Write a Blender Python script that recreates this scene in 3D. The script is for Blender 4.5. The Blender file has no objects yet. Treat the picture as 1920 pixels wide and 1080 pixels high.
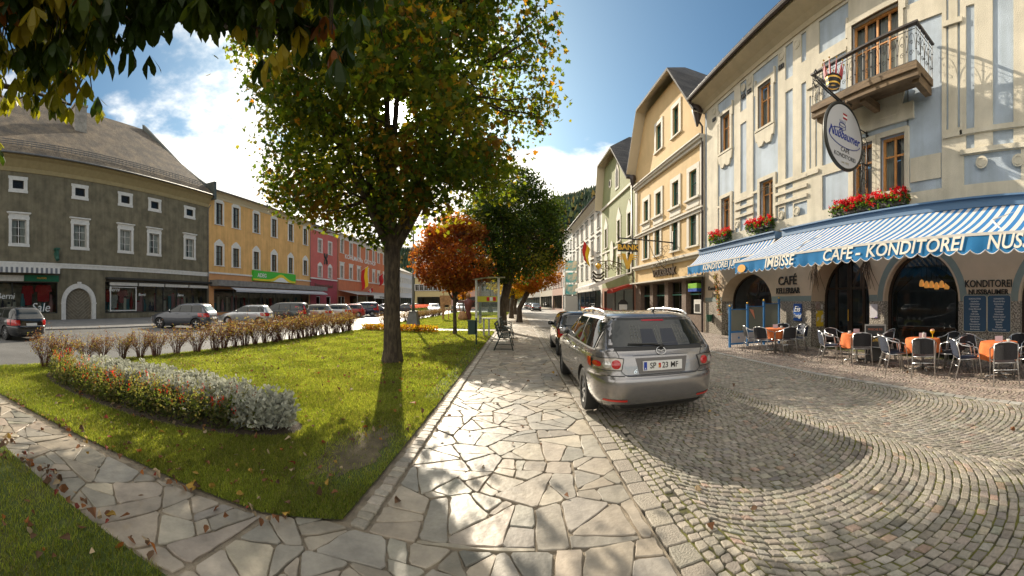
import bpy, bmesh, math, random
import numpy as np
from mathutils import Vector, Matrix
R = math.radians
PI = math.pi
scene = bpy.context.scene
# ---------------------------------------------------------------- camera (cylindrical panorama, as the photograph)
FPX, VX, VY, EYE = 700.0, 970.0, 566.0, 1.62          # pixels per radian, street axis, horizon row, eye height
cam_d = bpy.data.cameras.new('camera'); cam = bpy.data.objects.new('camera', cam_d)
scene.collection.objects.link(cam); scene.camera = cam
cam_d.type = 'PANO'; cam_d.panorama_type = 'CENTRAL_CYLINDRICAL'
cam_d.central_cylindrical_range_u_min = (0 - VX) / FPX
cam_d.central_cylindrical_range_u_max = (1920 - VX) / FPX
cam_d.central_cylindrical_range_v_min = (VY - 1080) / FPX
cam_d.central_cylindrical_range_v_max = VY / FPX
cam_d.central_cylindrical_radius = 1.0
cam_d.clip_start = 0.05; cam_d.clip_end = 6000
cam.location = (0, 0, EYE); cam.rotation_euler = (R(90), 0, 0)
# ---------------------------------------------------------------- sky, sun, exposure
SUN_AZ = (742 - VX) / FPX; SUN_EL = math.atan((VY - 212) / FPX)
TO_SUN = Vector((math.sin(SUN_AZ) * math.cos(SUN_EL), math.cos(SUN_AZ) * math.cos(SUN_EL), math.sin(SUN_EL)))
world = bpy.data.worlds.new('World'); scene.world = world; world.use_nodes = True
def build_world():
    nt = world.node_tree; N = nt.nodes; L = nt.links; N.clear()
    out = N.new('ShaderNodeOutputWorld'); bg = N.new('ShaderNodeBackground')
    sky = N.new('ShaderNodeTexSky'); sky.sky_type = 'NISHITA'; sky.sun_disc = False
    sky.sun_elevation = SUN_EL; sky.sun_rotation = SUN_AZ; sky.altitude = 500; sky.dust_density = 1.4; sky.air_density = 1.0; sky.ozone_density = 2.0
    tc = N.new('ShaderNodeTexCoord')
    def vm(op, a, b=None):
        n = N.new('ShaderNodeVectorMath'); n.operation = op
        for i, v in enumerate((a, b)):
            if v is None: continue
            if isinstance(v, (tuple, Vector)): n.inputs[i].default_value = v
            else: L.new(v, n.inputs[i])
        return n
    def m(op, a, b=None, c=None, clamp=False):
        n = N.new('ShaderNodeMath'); n.operation = op; n.use_clamp = clamp
        for i, v in enumerate((a, b, c)):
            if v is None: continue
            if isinstance(v, (int, float)): n.inputs[i].default_value = v
            else: L.new(v, n.inputs[i])
        return n.outputs[0]
    def ramp(v, lo, hi):
        n = N.new('ShaderNodeMapRange'); n.interpolation_type = 'SMOOTHSTEP'
        L.new(v, n.inputs[0]); n.inputs[1].default_value = lo; n.inputs[2].default_value = hi
        return n.outputs[0]
    d = vm('NORMALIZE', tc.outputs['Generated']).outputs[0]
    sep = N.new('ShaderNodeSeparateXYZ'); L.new(d, sep.inputs[0]); x, y, z = sep.outputs
    zz = m('MAXIMUM', m('ADD', z, 0.12), 0.03)
    comb = N.new('ShaderNodeCombineXYZ'); L.new(m('DIVIDE', x, zz), comb.inputs[0]); L.new(m('DIVIDE', y, zz), comb.inputs[1]); comb.inputs[2].default_value = 3.7
    def noise(sc, det, rough, off):
        n = N.new('ShaderNodeTexNoise'); n.inputs['Scale'].default_value = sc; n.inputs['Detail'].default_value = det; n.inputs['Roughness'].default_value = rough
        a = vm('ADD', comb.outputs[0], off); L.new(a.outputs[0], n.inputs['Vector']); return n.outputs['Fac']
    n1 = noise(0.85, 9, 0.58, (1.3, 0.4, 0)); n2 = noise(3.2, 6, 0.6, (7, 2, 1))
    # cloud cover is thick round the sun side and low in the sky, thin to the right and high up
    dots = m('ADD', vm('DOT_PRODUCT', d, tuple(TO_SUN)).outputs['Value'], 0.0)
    az = m('ARCTAN2', x, y)                                       # radians, + is right
    leftness = m('SUBTRACT', 1.0, ramp(az, -0.3, 0.9))
    lowness = m('SUBTRACT', 1.0, ramp(z, 0.26, 0.40))
    lowright = m('MULTIPLY', m('SUBTRACT', 1.0, ramp(az, 0.25, 0.75)), m('SUBTRACT', 1.0, ramp(z, 0.27, 0.43)))
    cover = m('MAXIMUM', m('MULTIPLY', leftness, 0.055), m('MULTIPLY', lowright, 0.225))
    nearsun = m('MULTIPLY', ramp(dots, 0.80, 0.98), 0.07)
    lowleft = m('MULTIPLY', m('MULTIPLY', m('SUBTRACT', 1.0, ramp(az, -0.5, 0.1)), m('SUBTRACT', 1.0, ramp(z, 0.15, 0.36))), 0.10)
    v = m('ADD', m('ADD', m('ADD', n1, cover), nearsun), lowleft)
    behind = ramp(m('ABSOLUTE', az), 1.45, 1.9)               # unseen cloud added behind the viewer to brighten the shaded house fronts
    v = m('ADD', v, m('MULTIPLY', behind, 0.16))
    cl = ramp(v, 0.555, 0.66)
    shade = ramp(n2, 0.3, 0.7)
    # cloud colour: white, a little grey-blue in the thick parts
    cmix = N.new('ShaderNodeMix'); cmix.data_type = 'RGBA'; L.new(m('MULTIPLY', shade, 0.55), cmix.inputs['Factor'])
    cmix.inputs['A'].default_value = (12.5, 11.7, 10.3, 1); cmix.inputs['B'].default_value = (8.0, 8.1, 8.2, 1)
    tint = N.new('ShaderNodeMix'); tint.data_type = 'RGBA'; tint.blend_type = 'MULTIPLY'; tint.inputs['Factor'].default_value = 1
    L.new(sky.outputs[0], tint.inputs['A']); tint.inputs['B'].default_value = (0.58, 0.79, 0.80, 1)
    mix = N.new('ShaderNodeMix'); mix.data_type = 'RGBA'; L.new(cl, mix.inputs['Factor']); L.new(tint.outputs['Result'], mix.inputs['A']); L.new(cmix.outputs['Result'], mix.inputs['B'])
    # bright aureole of the sun in the haze
    g = m('ADD', m('MULTIPLY', m('POWER', m('MAXIMUM', dots, 0.0), 1800.0), 260.0), m('ADD', m('MULTIPLY', m('POWER', m('MAXIMUM', dots, 0.0), 90.0), 9.0), m('MULTIPLY', m('POWER', m('MAXIMUM', dots, 0.0), 8.0), 1.2)))
    add = N.new('ShaderNodeMix'); add.data_type = 'RGBA'; add.blend_type = 'ADD'; add.inputs['Factor'].default_value = 1
    gc = N.new('ShaderNodeCombineColor'); L.new(g, gc.inputs[0]); L.new(m('MULTIPLY', g, 0.97), gc.inputs[1]); L.new(m('MULTIPLY', g, 0.88), gc.inputs[2])
    L.new(mix.outputs['Result'], add.inputs['A']); L.new(gc.outputs[0], add.inputs['B'])
    L.new(add.outputs['Result'], bg.inputs['Color']); bg.inputs['Strength'].default_value = 0.10
    L.new(bg.outputs[0], out.inputs['Surface'])
build_world()
sun_d = bpy.data.lights.new('sun', 'SUN'); sun_d.energy = 5.0; sun_d.angle = R(0.5); sun_d.color = (1.0, 0.88, 0.70)
sun = bpy.data.objects.new('sun', sun_d); scene.collection.objects.link(sun)
sun.rotation_euler = TO_SUN.to_track_quat('Z', 'Y').to_euler(); sun.location = (0, 0, 60)
scene.view_settings.view_transform = 'Standard'; scene.view_settings.look = 'None'; scene.view_settings.exposure = 0.68; scene.view_settings.gamma = 1.0
scene.view_settings.use_curve_mapping = False
scene.render.engine = 'CYCLES'
scene.cycles.max_bounces = 7; scene.cycles.diffuse_bounces = 3; scene.cycles.glossy_bounces = 3; scene.cycles.transmission_bounces = 6; scene.cycles.transparent_max_bounces = 12
scene.cycles.caustics_reflective = False; scene.cycles.caustics_refractive = False; scene.cycles.sample_clamp_indirect = 4.0
scene.cycles.use_denoising = True
# ---------------------------------------------------------------- helpers
COL = scene.collection
rnd = random.Random(7); nrng = np.random.default_rng(11)
def gpt(x, y, z=0.0):                       # the point at height z seen at photo pixel x, y
    t = (x - VX) / FPX; d = FPX * (EYE - z) / (y - VY)
    return (d * math.sin(t), d * math.cos(t))
def lin(c):                                 # sRGB 0-255 -> linear
    return tuple(((v / 255) / 12.92 if v / 255 <= 0.04045 else ((v / 255 + 0.055) / 1.055) ** 2.4) for v in c)
MATS = {}
def mat(name, col, rough=0.7, metal=0.0, var=0.0, scale=3.0, bump=0.0, bscale=None, spec=0.5, coat=0.0, emit=None, emits=0.0, alpha=1.0, detail=5, stretch=None, col2=None, thresh=(0.35, 0.65), coord='Object', streak=0.0):
    if name in MATS: return MATS[name]
    m = bpy.data.materials.new(name); m.use_nodes = True; nt = m.node_tree; N, L = nt.nodes, nt.links
    b = N['Principled BSDF']
    b.inputs['Roughness'].default_value = rough; b.inputs['Metallic'].default_value = metal
    b.inputs['Specular IOR Level'].default_value = spec; b.inputs['Coat Weight'].default_value = coat; b.inputs['Coat Roughness'].default_value = 0.03
    b.inputs['Base Color'].default_value = (*col, 1); b.inputs['Alpha'].default_value = alpha
    if emit: b.inputs['Emission Color'].default_value = (*emit, 1); b.inputs['Emission Strength'].default_value = emits
    if var or bump or col2 or streak:
        tc = N.new('ShaderNodeTexCoord'); src = tc.outputs[coord] if coord != 'Position' else N.new('ShaderNodeNewGeometry').outputs['Position']
        if stretch:
            mp = N.new('ShaderNodeMapping'); mp.inputs['Scale'].default_value = stretch; L.new(src, mp.inputs[0]); src = mp.outputs[0]
        n = N.new('ShaderNodeTexNoise'); n.inputs['Scale'].default_value = scale; n.inputs['Detail'].default_value = detail; n.inputs['Roughness'].default_value = 0.6; L.new(src, n.inputs['Vector'])
        if var or col2:
            cr = N.new('ShaderNodeValToRGB'); L.new(n.outputs['Fac'], cr.inputs[0])
            c0 = tuple(max(0, v * (1 - var)) for v in col); c1 = col2 if col2 else tuple(min(1, v * (1 + var)) for v in col)
            cr.color_ramp.elements[0].position = thresh[0]; cr.color_ramp.elements[1].position = thresh[1]
            cr.color_ramp.elements[0].color = (*c0, 1); cr.color_ramp.elements[1].color = (*c1, 1)
            res = cr.outputs[0]
            if streak:
                mp2 = N.new('ShaderNodeMapping'); mp2.inputs['Scale'].default_value = (1.6, 1.6, 0.12); L.new(tc.outputs[coord] if coord != 'Position' else src, mp2.inputs[0])
                n2 = N.new('ShaderNodeTexNoise'); n2.inputs['Scale'].default_value = 2.0; n2.inputs['Detail'].default_value = 6; L.new(mp2.outputs[0], n2.inputs['Vector'])
                cr2 = N.new('ShaderNodeValToRGB'); L.new(n2.outputs['Fac'], cr2.inputs[0]); k = 1 - streak
                cr2.color_ramp.elements[0].color = (k, k, k * 0.97, 1); cr2.color_ramp.elements[0].position = 0.3; cr2.color_ramp.elements[1].color = (1, 1, 1, 1); cr2.color_ramp.elements[1].position = 0.6
                mx = N.new('ShaderNodeMix'); mx.data_type = 'RGBA'; mx.blend_type = 'MULTIPLY'; mx.inputs['Factor'].default_value = 1
                L.new(res, mx.inputs['A']); L.new(cr2.outputs[0], mx.inputs['B']); res = mx.outputs['Result']
            L.new(res, b.inputs['Base Color'])
        if bump:
            bn = N.new('ShaderNodeTexNoise'); bn.inputs['Scale'].default_value = bscale or scale * 8; bn.inputs['Detail'].default_value = 6; L.new(src, bn.inputs['Vector'])
            bp = N.new('ShaderNodeBump'); bp.inputs['Strength'].default_value = min(1, bump); bp.inputs['Distance'].default_value = 0.02; L.new(bn.outputs['Fac'], bp.inputs['Height']); L.new(bp.outputs[0], b.inputs['Normal'])
    MATS[name] = m; return m
def attr_mat(name, rough=0.8, translucent=0.0, spec=0.3, bump=0.0, bscale=60, tboost=(1, 1, 1), var=0.0, vscale=8.0):      # base colour from the mesh's own colour attribute (each leaf or stone has its own colour)
    if name in MATS: return MATS[name]
    m = bpy.data.materials.new(name); m.use_nodes = True; nt = m.node_tree; N, L = nt.nodes, nt.links
    b = N['Principled BSDF']; b.inputs['Roughness'].default_value = rough; b.inputs['Specular IOR Level'].default_value = spec
    a = N.new('ShaderNodeAttribute'); a.attribute_name = 'Col'; col = a.outputs['Color']
    if var:
        tc = N.new('ShaderNodeTexCoord'); nn = N.new('ShaderNodeTexNoise'); nn.inputs['Scale'].default_value = vscale; nn.inputs['Detail'].default_value = 7; nn.inputs['Roughness'].default_value = 0.65
        L.new(tc.outputs['Object'], nn.inputs['Vector']); cr = N.new('ShaderNodeValToRGB'); L.new(nn.outputs['Fac'], cr.inputs[0])
        cr.color_ramp.elements[0].position = 0.3; cr.color_ramp.elements[1].position = 0.7
        cr.color_ramp.elements[0].color = (1 - var,) * 3 + (1,); cr.color_ramp.elements[1].color = (1 + var * 0.5, 1 + var * 0.45, 1 + var * 0.4, 1)
        mx = N.new('ShaderNodeMix'); mx.data_type = 'RGBA'; mx.blend_type = 'MULTIPLY'; mx.inputs['Factor'].default_value = 1
        L.new(col, mx.inputs['A']); L.new(cr.outputs[0], mx.inputs['B']); col = mx.outputs['Result']
    L.new(col, b.inputs['Base Color'])
    if bump:
        tc = N.new('ShaderNodeTexCoord'); bn = N.new('ShaderNodeTexNoise'); bn.inputs['Scale'].default_value = bscale; bn.inputs['Detail'].default_value = 6; L.new(tc.outputs['Object'], bn.inputs['Vector'])
        bp = N.new('ShaderNodeBump'); bp.inputs['Strength'].default_value = bump; bp.inputs['Distance'].default_value = 0.01; L.new(bn.outputs['Fac'], bp.inputs['Height']); L.new(bp.outputs[0], b.inputs['Normal'])
    if translucent:
        t = N.new('ShaderNodeBsdfTranslucent'); mx = N.new('ShaderNodeMix'); mx.data_type = 'RGBA'; mx.blend_type = 'MULTIPLY'; mx.inputs['Factor'].default_value = 1
        L.new(a.outputs['Color'], mx.inputs['A']); mx.inputs['B'].default_value = (*tboost, 1); L.new(mx.outputs['Result'], t.inputs['Color'])
        ms = N.new('ShaderNodeMixShader'); ms.inputs[0].default_value = translucent; L.new(b.outputs[0], ms.inputs[1]); L.new(t.outputs[0], ms.inputs[2]); L.new(ms.outputs[0], N['Material Output'].inputs['Surface'])
    MATS[name] = m; return m
def glass_mat(name, tint=(0.02, 0.025, 0.03), rough=0.03, see=0.0):
    if name in MATS: return MATS[name]
    m = bpy.data.materials.new(name); m.use_nodes = True; nt = m.node_tree; N, L = nt.nodes, nt.links
    b = N['Principled BSDF']; b.inputs['Base Color'].default_value = (*tint, 1); b.inputs['Roughness'].default_value = rough; b.inputs['Specular IOR Level'].default_value = 0.6; b.inputs['IOR'].default_value = 1.5
    if see:
        t = N.new('ShaderNodeBsdfTransparent'); t.inputs[0].default_value = (0.75, 0.8, 0.78, 1); ms = N.new('ShaderNodeMixShader'); ms.inputs[0].default_value = see
        L.new(b.outputs[0], ms.inputs[1]); L.new(t.outputs[0], ms.inputs[2]); L.new(ms.outputs[0], N['Material Output'].inputs['Surface'])
    MATS[name] = m; return m

class MB:
    def __init__(s): s.v = []; s.f = []; s.m = []
    def add(s, vs, fs, mi=0):
        o = len(s.v); s.v.extend([tuple(v) for v in vs]); s.f.extend([tuple(i + o for i in f) for f in fs]); s.m.extend([mi] * len(fs)); return s
    def quad(s, a, b, c, d, mi=0): return s.add([a, b, c, d], [(0, 1, 2, 3)], mi)
    def box(s, x0, x1, y0, y1, z0, z1, mi=0, M=None):
        vs = [(x, y, z) for z in (z0, z1) for y in (y0, y1) for x in (x0, x1)]
        if M is not None: vs = [M @ Vector(v) for v in vs]
        return s.add(vs, [(0, 2, 3, 1), (4, 5, 7, 6), (0, 1, 5, 4), (2, 6, 7, 3), (0, 4, 6, 2), (1, 3, 7, 5)], mi)
    def tube(s, pts, r, n=8, mi=0, cap=True, closed=False):
        pts = [Vector(p) for p in pts]; k = len(pts); rs = r if isinstance(r, (list, tuple)) else [r] * k
        vs = []; up = None
        for i, p in enumerate(pts):
            if closed: t = pts[(i + 1) % k] - pts[i - 1]
            else: t = pts[min(i + 1, k - 1)] - pts[max(i - 1, 0)]
            t = t.normalized() if t.length > 1e-9 else Vector((0, 0, 1))
            if up is None:
                up = t.orthogonal().normalized()
            else:
                up = (up - t * up.dot(t)); up = up.normalized() if up.length > 1e-6 else t.orthogonal().normalized()
            b = t.cross(up)
            for j in range(n):
                a = 2 * PI * j / n; vs.append(p + (up * math.cos(a) + b * math.sin(a)) * rs[i])
        fs = []
        for i in range(k if closed else k - 1):
            i2 = (i + 1) % k
            for j in range(n): fs.append((i * n + j, i * n + (j + 1) % n, i2 * n + (j + 1) % n, i2 * n + j))
        if cap and not closed: fs.append(tuple(range(n))[::-1]); fs.append(tuple((k - 1) * n + j for j in range(n)))
        return s.add(vs, fs, mi)
    def lathe(s, prof, c=(0, 0, 0), n=24, mi=0, axis='Z', M=None):
        vs = []
        for (r, z) in prof:
            for j in range(n):
                a = 2 * PI * j / n; x, y = r * math.cos(a), r * math.sin(a)
                v = (x, y, z) if axis == 'Z' else ((z, x, y) if axis == 'X' else (x, z, y))
                v = Vector((v[0] + c[0], v[1] + c[1], v[2] + c[2])); vs.append(M @ v if M is not None else v)
        fs = []
        for i in range(len(prof) - 1):
            for j in range(n): fs.append((i * n + j, i * n + (j + 1) % n, (i + 1) * n + (j + 1) % n, (i + 1) * n + j))
        return s.add(vs, fs, mi)
    def prism(s, poly, fn, d0, d1, mi=0):      # poly of (a, b); fn(a, b, d) -> point
        n = len(poly); vs = [fn(a, b, d0) for a, b in poly] + [fn(a, b, d1) for a, b in poly]
        fs = [tuple(range(n))[::-1], tuple(range(n, 2 * n))] + [(i, (i + 1) % n, n + (i + 1) % n, n + i) for i in range(n)]
        return s.add(vs, fs, mi)
    def grid(s, P, nu, nv, mi=0):              # P(i, j) -> point
        vs = [P(i, j) for j in range(nv + 1) for i in range(nu + 1)]
        return s.add(vs, [(j * (nu + 1) + i, j * (nu + 1) + i + 1, (j + 1) * (nu + 1) + i + 1, (j + 1) * (nu + 1) + i) for j in range(nv) for i in range(nu)], mi)
def wloc(o):
    v = Vector((0, 0, 0))
    while o is not None: v += o.location; o = o.parent
    return v
def link(name, me, parent=None, origin=None):
    o = bpy.data.objects.new(name, me); COL.objects.link(o)
    o.location = origin if origin is not None else (0, 0, 0)
    if parent is not None: o.parent = parent; o.location = Vector(o.location) - wloc(parent)
    return o
def obj(name, mb, mats, parent=None, smooth=False, sharp=None):
    """one mesh object; the vertices are given in world space (or the root's space while it is at the origin)"""
    if not isinstance(mats, (list, tuple)): mats = [mats]
    co = np.array(mb.v, dtype=np.float32).reshape(-1, 3)
    org = Vector(((co[:, 0].min() + co[:, 0].max()) / 2, (co[:, 1].min() + co[:, 1].max()) / 2, co[:, 2].min()))
    me = bpy.data.meshes.new(name); me.from_pydata([tuple(v) for v in (co - np.array(org, dtype=np.float32)).tolist()], [], mb.f)
    for m in mats: me.materials.append(m)
    if len(mats) > 1: me.polygons.foreach_set('material_index', mb.m)
    if smooth:
        me.polygons.foreach_set('use_smooth', [True] * len(me.polygons))
        if sharp: me.set_sharp_from_angle(angle=R(sharp))
    me.validate(); me.update()
    return link(name, me, parent, org)
def np_mesh(name, co, faces_flat, counts, mats, parent=None, colors=None, smooth=False, midx=None, org=None):
    """bulk mesh from numpy arrays; colors = one rgb per vertex"""
    co = np.asarray(co, dtype=np.float32)
    if org is None: org = np.array([(co[:, 0].min() + co[:, 0].max()) / 2, (co[:, 1].min() + co[:, 1].max()) / 2, co[:, 2].min()], dtype=np.float32)
    me = bpy.data.meshes.new(name); me.vertices.add(len(co)); me.vertices.foreach_set('co', (co - org).ravel())
    faces_flat = np.asarray(faces_flat, dtype=np.int32); counts = np.asarray(counts, dtype=np.int32)
    me.loops.add(len(faces_flat)); me.loops.foreach_set('vertex_index', faces_flat)
    me.polygons.add(len(counts)); st = np.zeros(len(counts), dtype=np.int32); st[1:] = np.cumsum(counts)[:-1]
    me.polygons.foreach_set('loop_start', st)
    try: me.polygons.foreach_set('loop_total', counts)
    except Exception: pass
    for m in (mats if isinstance(mats, (list, tuple)) else [mats]): me.materials.append(m)
    if midx is not None: me.polygons.foreach_set('material_index', np.asarray(midx, dtype=np.int32))
    me.update(calc_edges=True)
    me.polygons.foreach_set('use_smooth', np.full(len(counts), bool(smooth)))
    if colors is not None:
        ca = me.color_attributes.new('Col', 'FLOAT_COLOR', 'POINT'); c4 = np.ones((len(co), 4), dtype=np.float32); c4[:, :3] = colors; ca.data.foreach_set('color', c4.ravel())
    return link(name, me, parent, Vector(org.tolist()))
def tag(o, label=None, cat=None, group=None, kind=None):
    if label: o['label'] = label
    if cat: o['category'] = cat
    if group: o['group'] = group
    if kind: o['kind'] = kind
    return o
def thing(name, label, cat, loc=(0, 0, 0), group=None):
    o = bpy.data.objects.new(name, None); COL.objects.link(o); o.location = loc; o.empty_display_size = 0.2
    return tag(o, label, cat, group)
def copy_tree(o, label=None, loc=None, rz=None, swap=None):
    KIDS = {}
    for x in COL.objects: KIDS.setdefault(x.parent, []).append(x)
    def cp(a, par):
        c = a.copy(); COL.objects.link(c); c.parent = par
        if swap:
            for sl in c.material_slots:
                nm_ = sl.material.name if sl.material else None
                if nm_ in swap: sl.link = 'OBJECT'; sl.material = swap[nm_]
        for ch in KIDS.get(a, []): cp(ch, c)
        return c
    c = cp(o, None)
    if label: c['label'] = label
    if loc is not None: c.location = loc
    if rz is not None: c.rotation_euler[2] = rz
    return c
def text_mb(s, size, fn, depth=0.01, align='CENTER', mi=0, shear=0.0, bold=0.0, sx=1.0):
    """lettering as solid geometry; fn(a, b, d) places it (a along, b up, d out)"""
    cu = bpy.data.curves.new('lettering', 'FONT'); cu.body = s; cu.size = size; cu.extrude = depth / 2; cu.align_x = align; cu.align_y = 'CENTER'; cu.shear = shear; cu.offset = bold; cu.resolution_u = 3
    o = bpy.data.objects.new('lettering', cu); COL.objects.link(o)
    dg = bpy.context.evaluated_depsgraph_get(); me = bpy.data.meshes.new_from_object(o.evaluated_get(dg))
    mb = MB(); mb.add([fn(v.co.x * sx, v.co.y, v.co.z + depth / 2) for v in me.vertices], [tuple(p.vertices) for p in me.polygons], mi)
    bpy.data.objects.remove(o); bpy.data.curves.remove(cu); bpy.data.meshes.remove(me)
    return mb
def merge(a, b, mi=None):
    a.add(b.v, b.f); 
    if mi is not None: a.m[-len(b.f):] = [mi] * len(b.f)
    else: a.m[-len(b.f):] = b.m
    return a
class Facade:
    """a vertical plane from p0 heading ang (radians right of +Y); out = side the street lies on"""
    def __init__(s, p0, ang, side):
        s.p = Vector((p0[0], p0[1])); s.a = ang; s.d = Vector((math.sin(ang), math.cos(ang))); s.n = Vector((s.d.y, -s.d.x)) * side; s.side = side
    def pt(s, u, z, o=0.0): q = s.p + s.d * u + s.n * o; return Vector((q.x, q.y, z))
    def u(s, x, o=0.0):                                        # photo column -> distance along the facade
        t = (x - VX) / FPX; r = Vector((math.sin(t), math.cos(t))); q = s.p + s.n * o
        den = s.d.x * r.y - s.d.y * r.x
        return (q.y * r.x - q.x * r.y) / den
    def z(s, x, y, o=0.0):
        q = s.p + s.n * o + s.d * s.u(x, o); return EYE + (VY - y) / FPX * q.length
    def uz(s, x, y, o=0.0): return s.u(x, o), s.z(x, y, o)
    def end(s, u): q = s.p + s.d * u; return (q.x, q.y)
    def box(s, mb, u0, u1, z0, z1, o0, o1, mi=0): return mb.prism([(u0, z0), (u1, z0), (u1, z1), (u0, z1)], s.pt, o0, o1, mi)
def holed(mb, fa, u0, u1, z0, z1, holes, o=0.0, depth=0.2, mi=0, rmi=None):
    """wall sheet with rectangular openings (u0, u1, z0, z1) and their reveals"""
    rmi = mi if rmi is None else rmi
    us = sorted({u0, u1, *[min(max(h[i], u0), u1) for h in holes for i in (0, 1)]}); zs = sorted({z0, z1, *[min(max(h[i], z0), z1) for h in holes for i in (2, 3)]})
    for a, b in zip(us, us[1:]):
        run = None
        for c, d in zip(zs, zs[1:]):
            mu, mz = (a + b) / 2, (c + d) / 2
            inside = any(h[0] < mu < h[1] and h[2] < mz < h[3] for h in holes)
            if inside:
                if run is not None: mb.quad(fa.pt(a, run, o), fa.pt(b, run, o), fa.pt(b, c, o), fa.pt(a, c, o), mi); run = None
            elif run is None: run = c
        if run is not None: mb.quad(fa.pt(a, run, o), fa.pt(b, run, o), fa.pt(b, z1, o), fa.pt(a, z1, o), mi)
    for h in holes:
        a, b, c, d = h; q = o - depth
        mb.quad(fa.pt(a, c, o), fa.pt(a, d, o), fa.pt(a, d, q), fa.pt(a, c, q), rmi); mb.quad(fa.pt(b, c, o), fa.pt(b, c, q), fa.pt(b, d, q), fa.pt(b, d, o), rmi)
        mb.quad(fa.pt(a, c, o), fa.pt(a, c, q), fa.pt(b, c, q), fa.pt(b, c, o), rmi); mb.quad(fa.pt(a, d, o), fa.pt(b, d, o), fa.pt(b, d, q), fa.pt(a, d, q), rmi)
    return mb
# ---------------------------------------------------------------- ground, road, paving
def sheet(name, poly, z, m, kind='structure', label=None, cat=None):
    mb = MB(); mb.add([(x, y, z) for x, y in poly], [tuple(range(len(poly)))]); o = obj(name, mb, m)
    return tag(o, label, cat, kind=kind)
def sub_sheet(name, x0, x1, y0, y1, z, m): return sheet(name, [(x0, y0), (x1, y0), (x1, y1), (x0, y1)], z, m)
M_earth = mat('earth', (0.10, 0.085, 0.055), 0.95, var=0.4, scale=2.5, bump=0.6, bscale=30)
M_asphalt = mat('asphalt', (0.135, 0.132, 0.125), 0.55, var=0.2, scale=0.6, bump=0.45, bscale=220, streak=0)
M_pavement = mat('left_paving', (0.17, 0.165, 0.16), 0.7, var=0.2, scale=1.2, bump=0.3, bscale=120)
M_joint = mat('joint_sand', (0.055, 0.05, 0.035), 0.95, col2=(0.15, 0.15, 0.03), scale=5, thresh=(0.42, 0.56), bump=0.8, bscale=160)
M_mortar = mat('mortar', (0.30, 0.25, 0.185), 0.9, var=0.3, scale=7, bump=0.8, bscale=140)
M_stone = attr_mat('cobble_stone', 0.62, bump=0.9, bscale=70, spec=0.45, var=0.25, vscale=30)
M_flag = attr_mat('flag_stone', 0.5, bump=0.75, bscale=13, spec=0.5, var=0.36, vscale=5)
M_turf = mat('turf_soil', (0.075, 0.105, 0.02), 0.95, col2=(0.11, 0.10, 0.04), scale=1.3, thresh=(0.5, 0.72), bump=0.7, bscale=60)
sub_sheet('ground', -1500, 1500, -400, 2500, -0.16, M_earth)
sub_sheet('asphalt_road', -21.0, -9.25, -60, 200, -0.055, M_asphalt)
sub_sheet('square_paving', -9.25, 9.9, -60, 200, -0.062, mat('far_setts', (0.22, 0.205, 0.185), 0.6, var=0.25, scale=9, bump=0.6, bscale=40))
sub_sheet('left_pavement', -40, -21.0, -60, 200, 0.03, M_pavement)
mb = MB(); y = -30
while y < 110: mb.box(-21.0, -20.86, y, y + 0.99, -0.06, 0.033); y += 1.0
tag(obj('left_kerb', mb, mat('granite', (0.24, 0.235, 0.225), 0.7, var=0.2, scale=10, bump=0.4, bscale=90)), kind='structure')
def clip(poly, nx, ny, c):                      # keep nx*x + ny*y <= c
    out = []
    for i in range(len(poly)):
        a, b = poly[i - 1], poly[i]; da = nx * a[0] + ny * a[1] - c; db = nx * b[0] + ny * b[1] - c
        if (da <= 0) != (db <= 0): t = da / (da - db); out.append((a[0] + (b[0] - a[0]) * t, a[1] + (b[1] - a[1]) * t))
        if db <= 0: out.append(b)
    return out
def inpoly(px, py, poly):
    px = np.asarray(px); py = np.asarray(py); r = np.zeros(px.shape, bool); n = len(poly)
    for i in range(n):
        x0, y0 = poly[i - 1]; x1, y1 = poly[i]
        if y0 == y1: continue
        c = ((y0 > py) != (y1 > py)) & (px < (x1 - x0) * (py - y0) / (y1 - y0) + x0); r ^= c
    return r
def crazy_paving(pts, region, gap, seed):
    rg = np.random.default_rng(seed); P = np.array(pts); cells = []
    for i, p in enumerate(P):
        d2 = ((P - p) ** 2).sum(1); nb = np.argsort(d2)[1:22]
        poly = [(p[0] - 1.2, p[1] - 1.2), (p[0] + 1.2, p[1] - 1.2), (p[0] + 1.2, p[1] + 1.2), (p[0] - 1.2, p[1] + 1.2)]
        for j in nb:
            q = P[j]; v = q - p; l = math.hypot(*v); v = v / l; mx = (p + q) / 2; poly = clip(poly, v[0], v[1], float(v @ mx) - gap * rg.uniform(0.6, 1.5))
            if len(poly) < 3: break
        for a, b in zip(region, region[1:] + region[:1]):
            if len(poly) < 3: break
            ex, ey = b[0] - a[0], b[1] - a[1]; l = math.hypot(ex, ey); nx, ny = ey / l, -ex / l; poly = clip(poly, nx, ny, nx * a[0] + ny * a[1] - 0.006)
        if len(poly) >= 3: cells.append(poly)
    return cells
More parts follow.
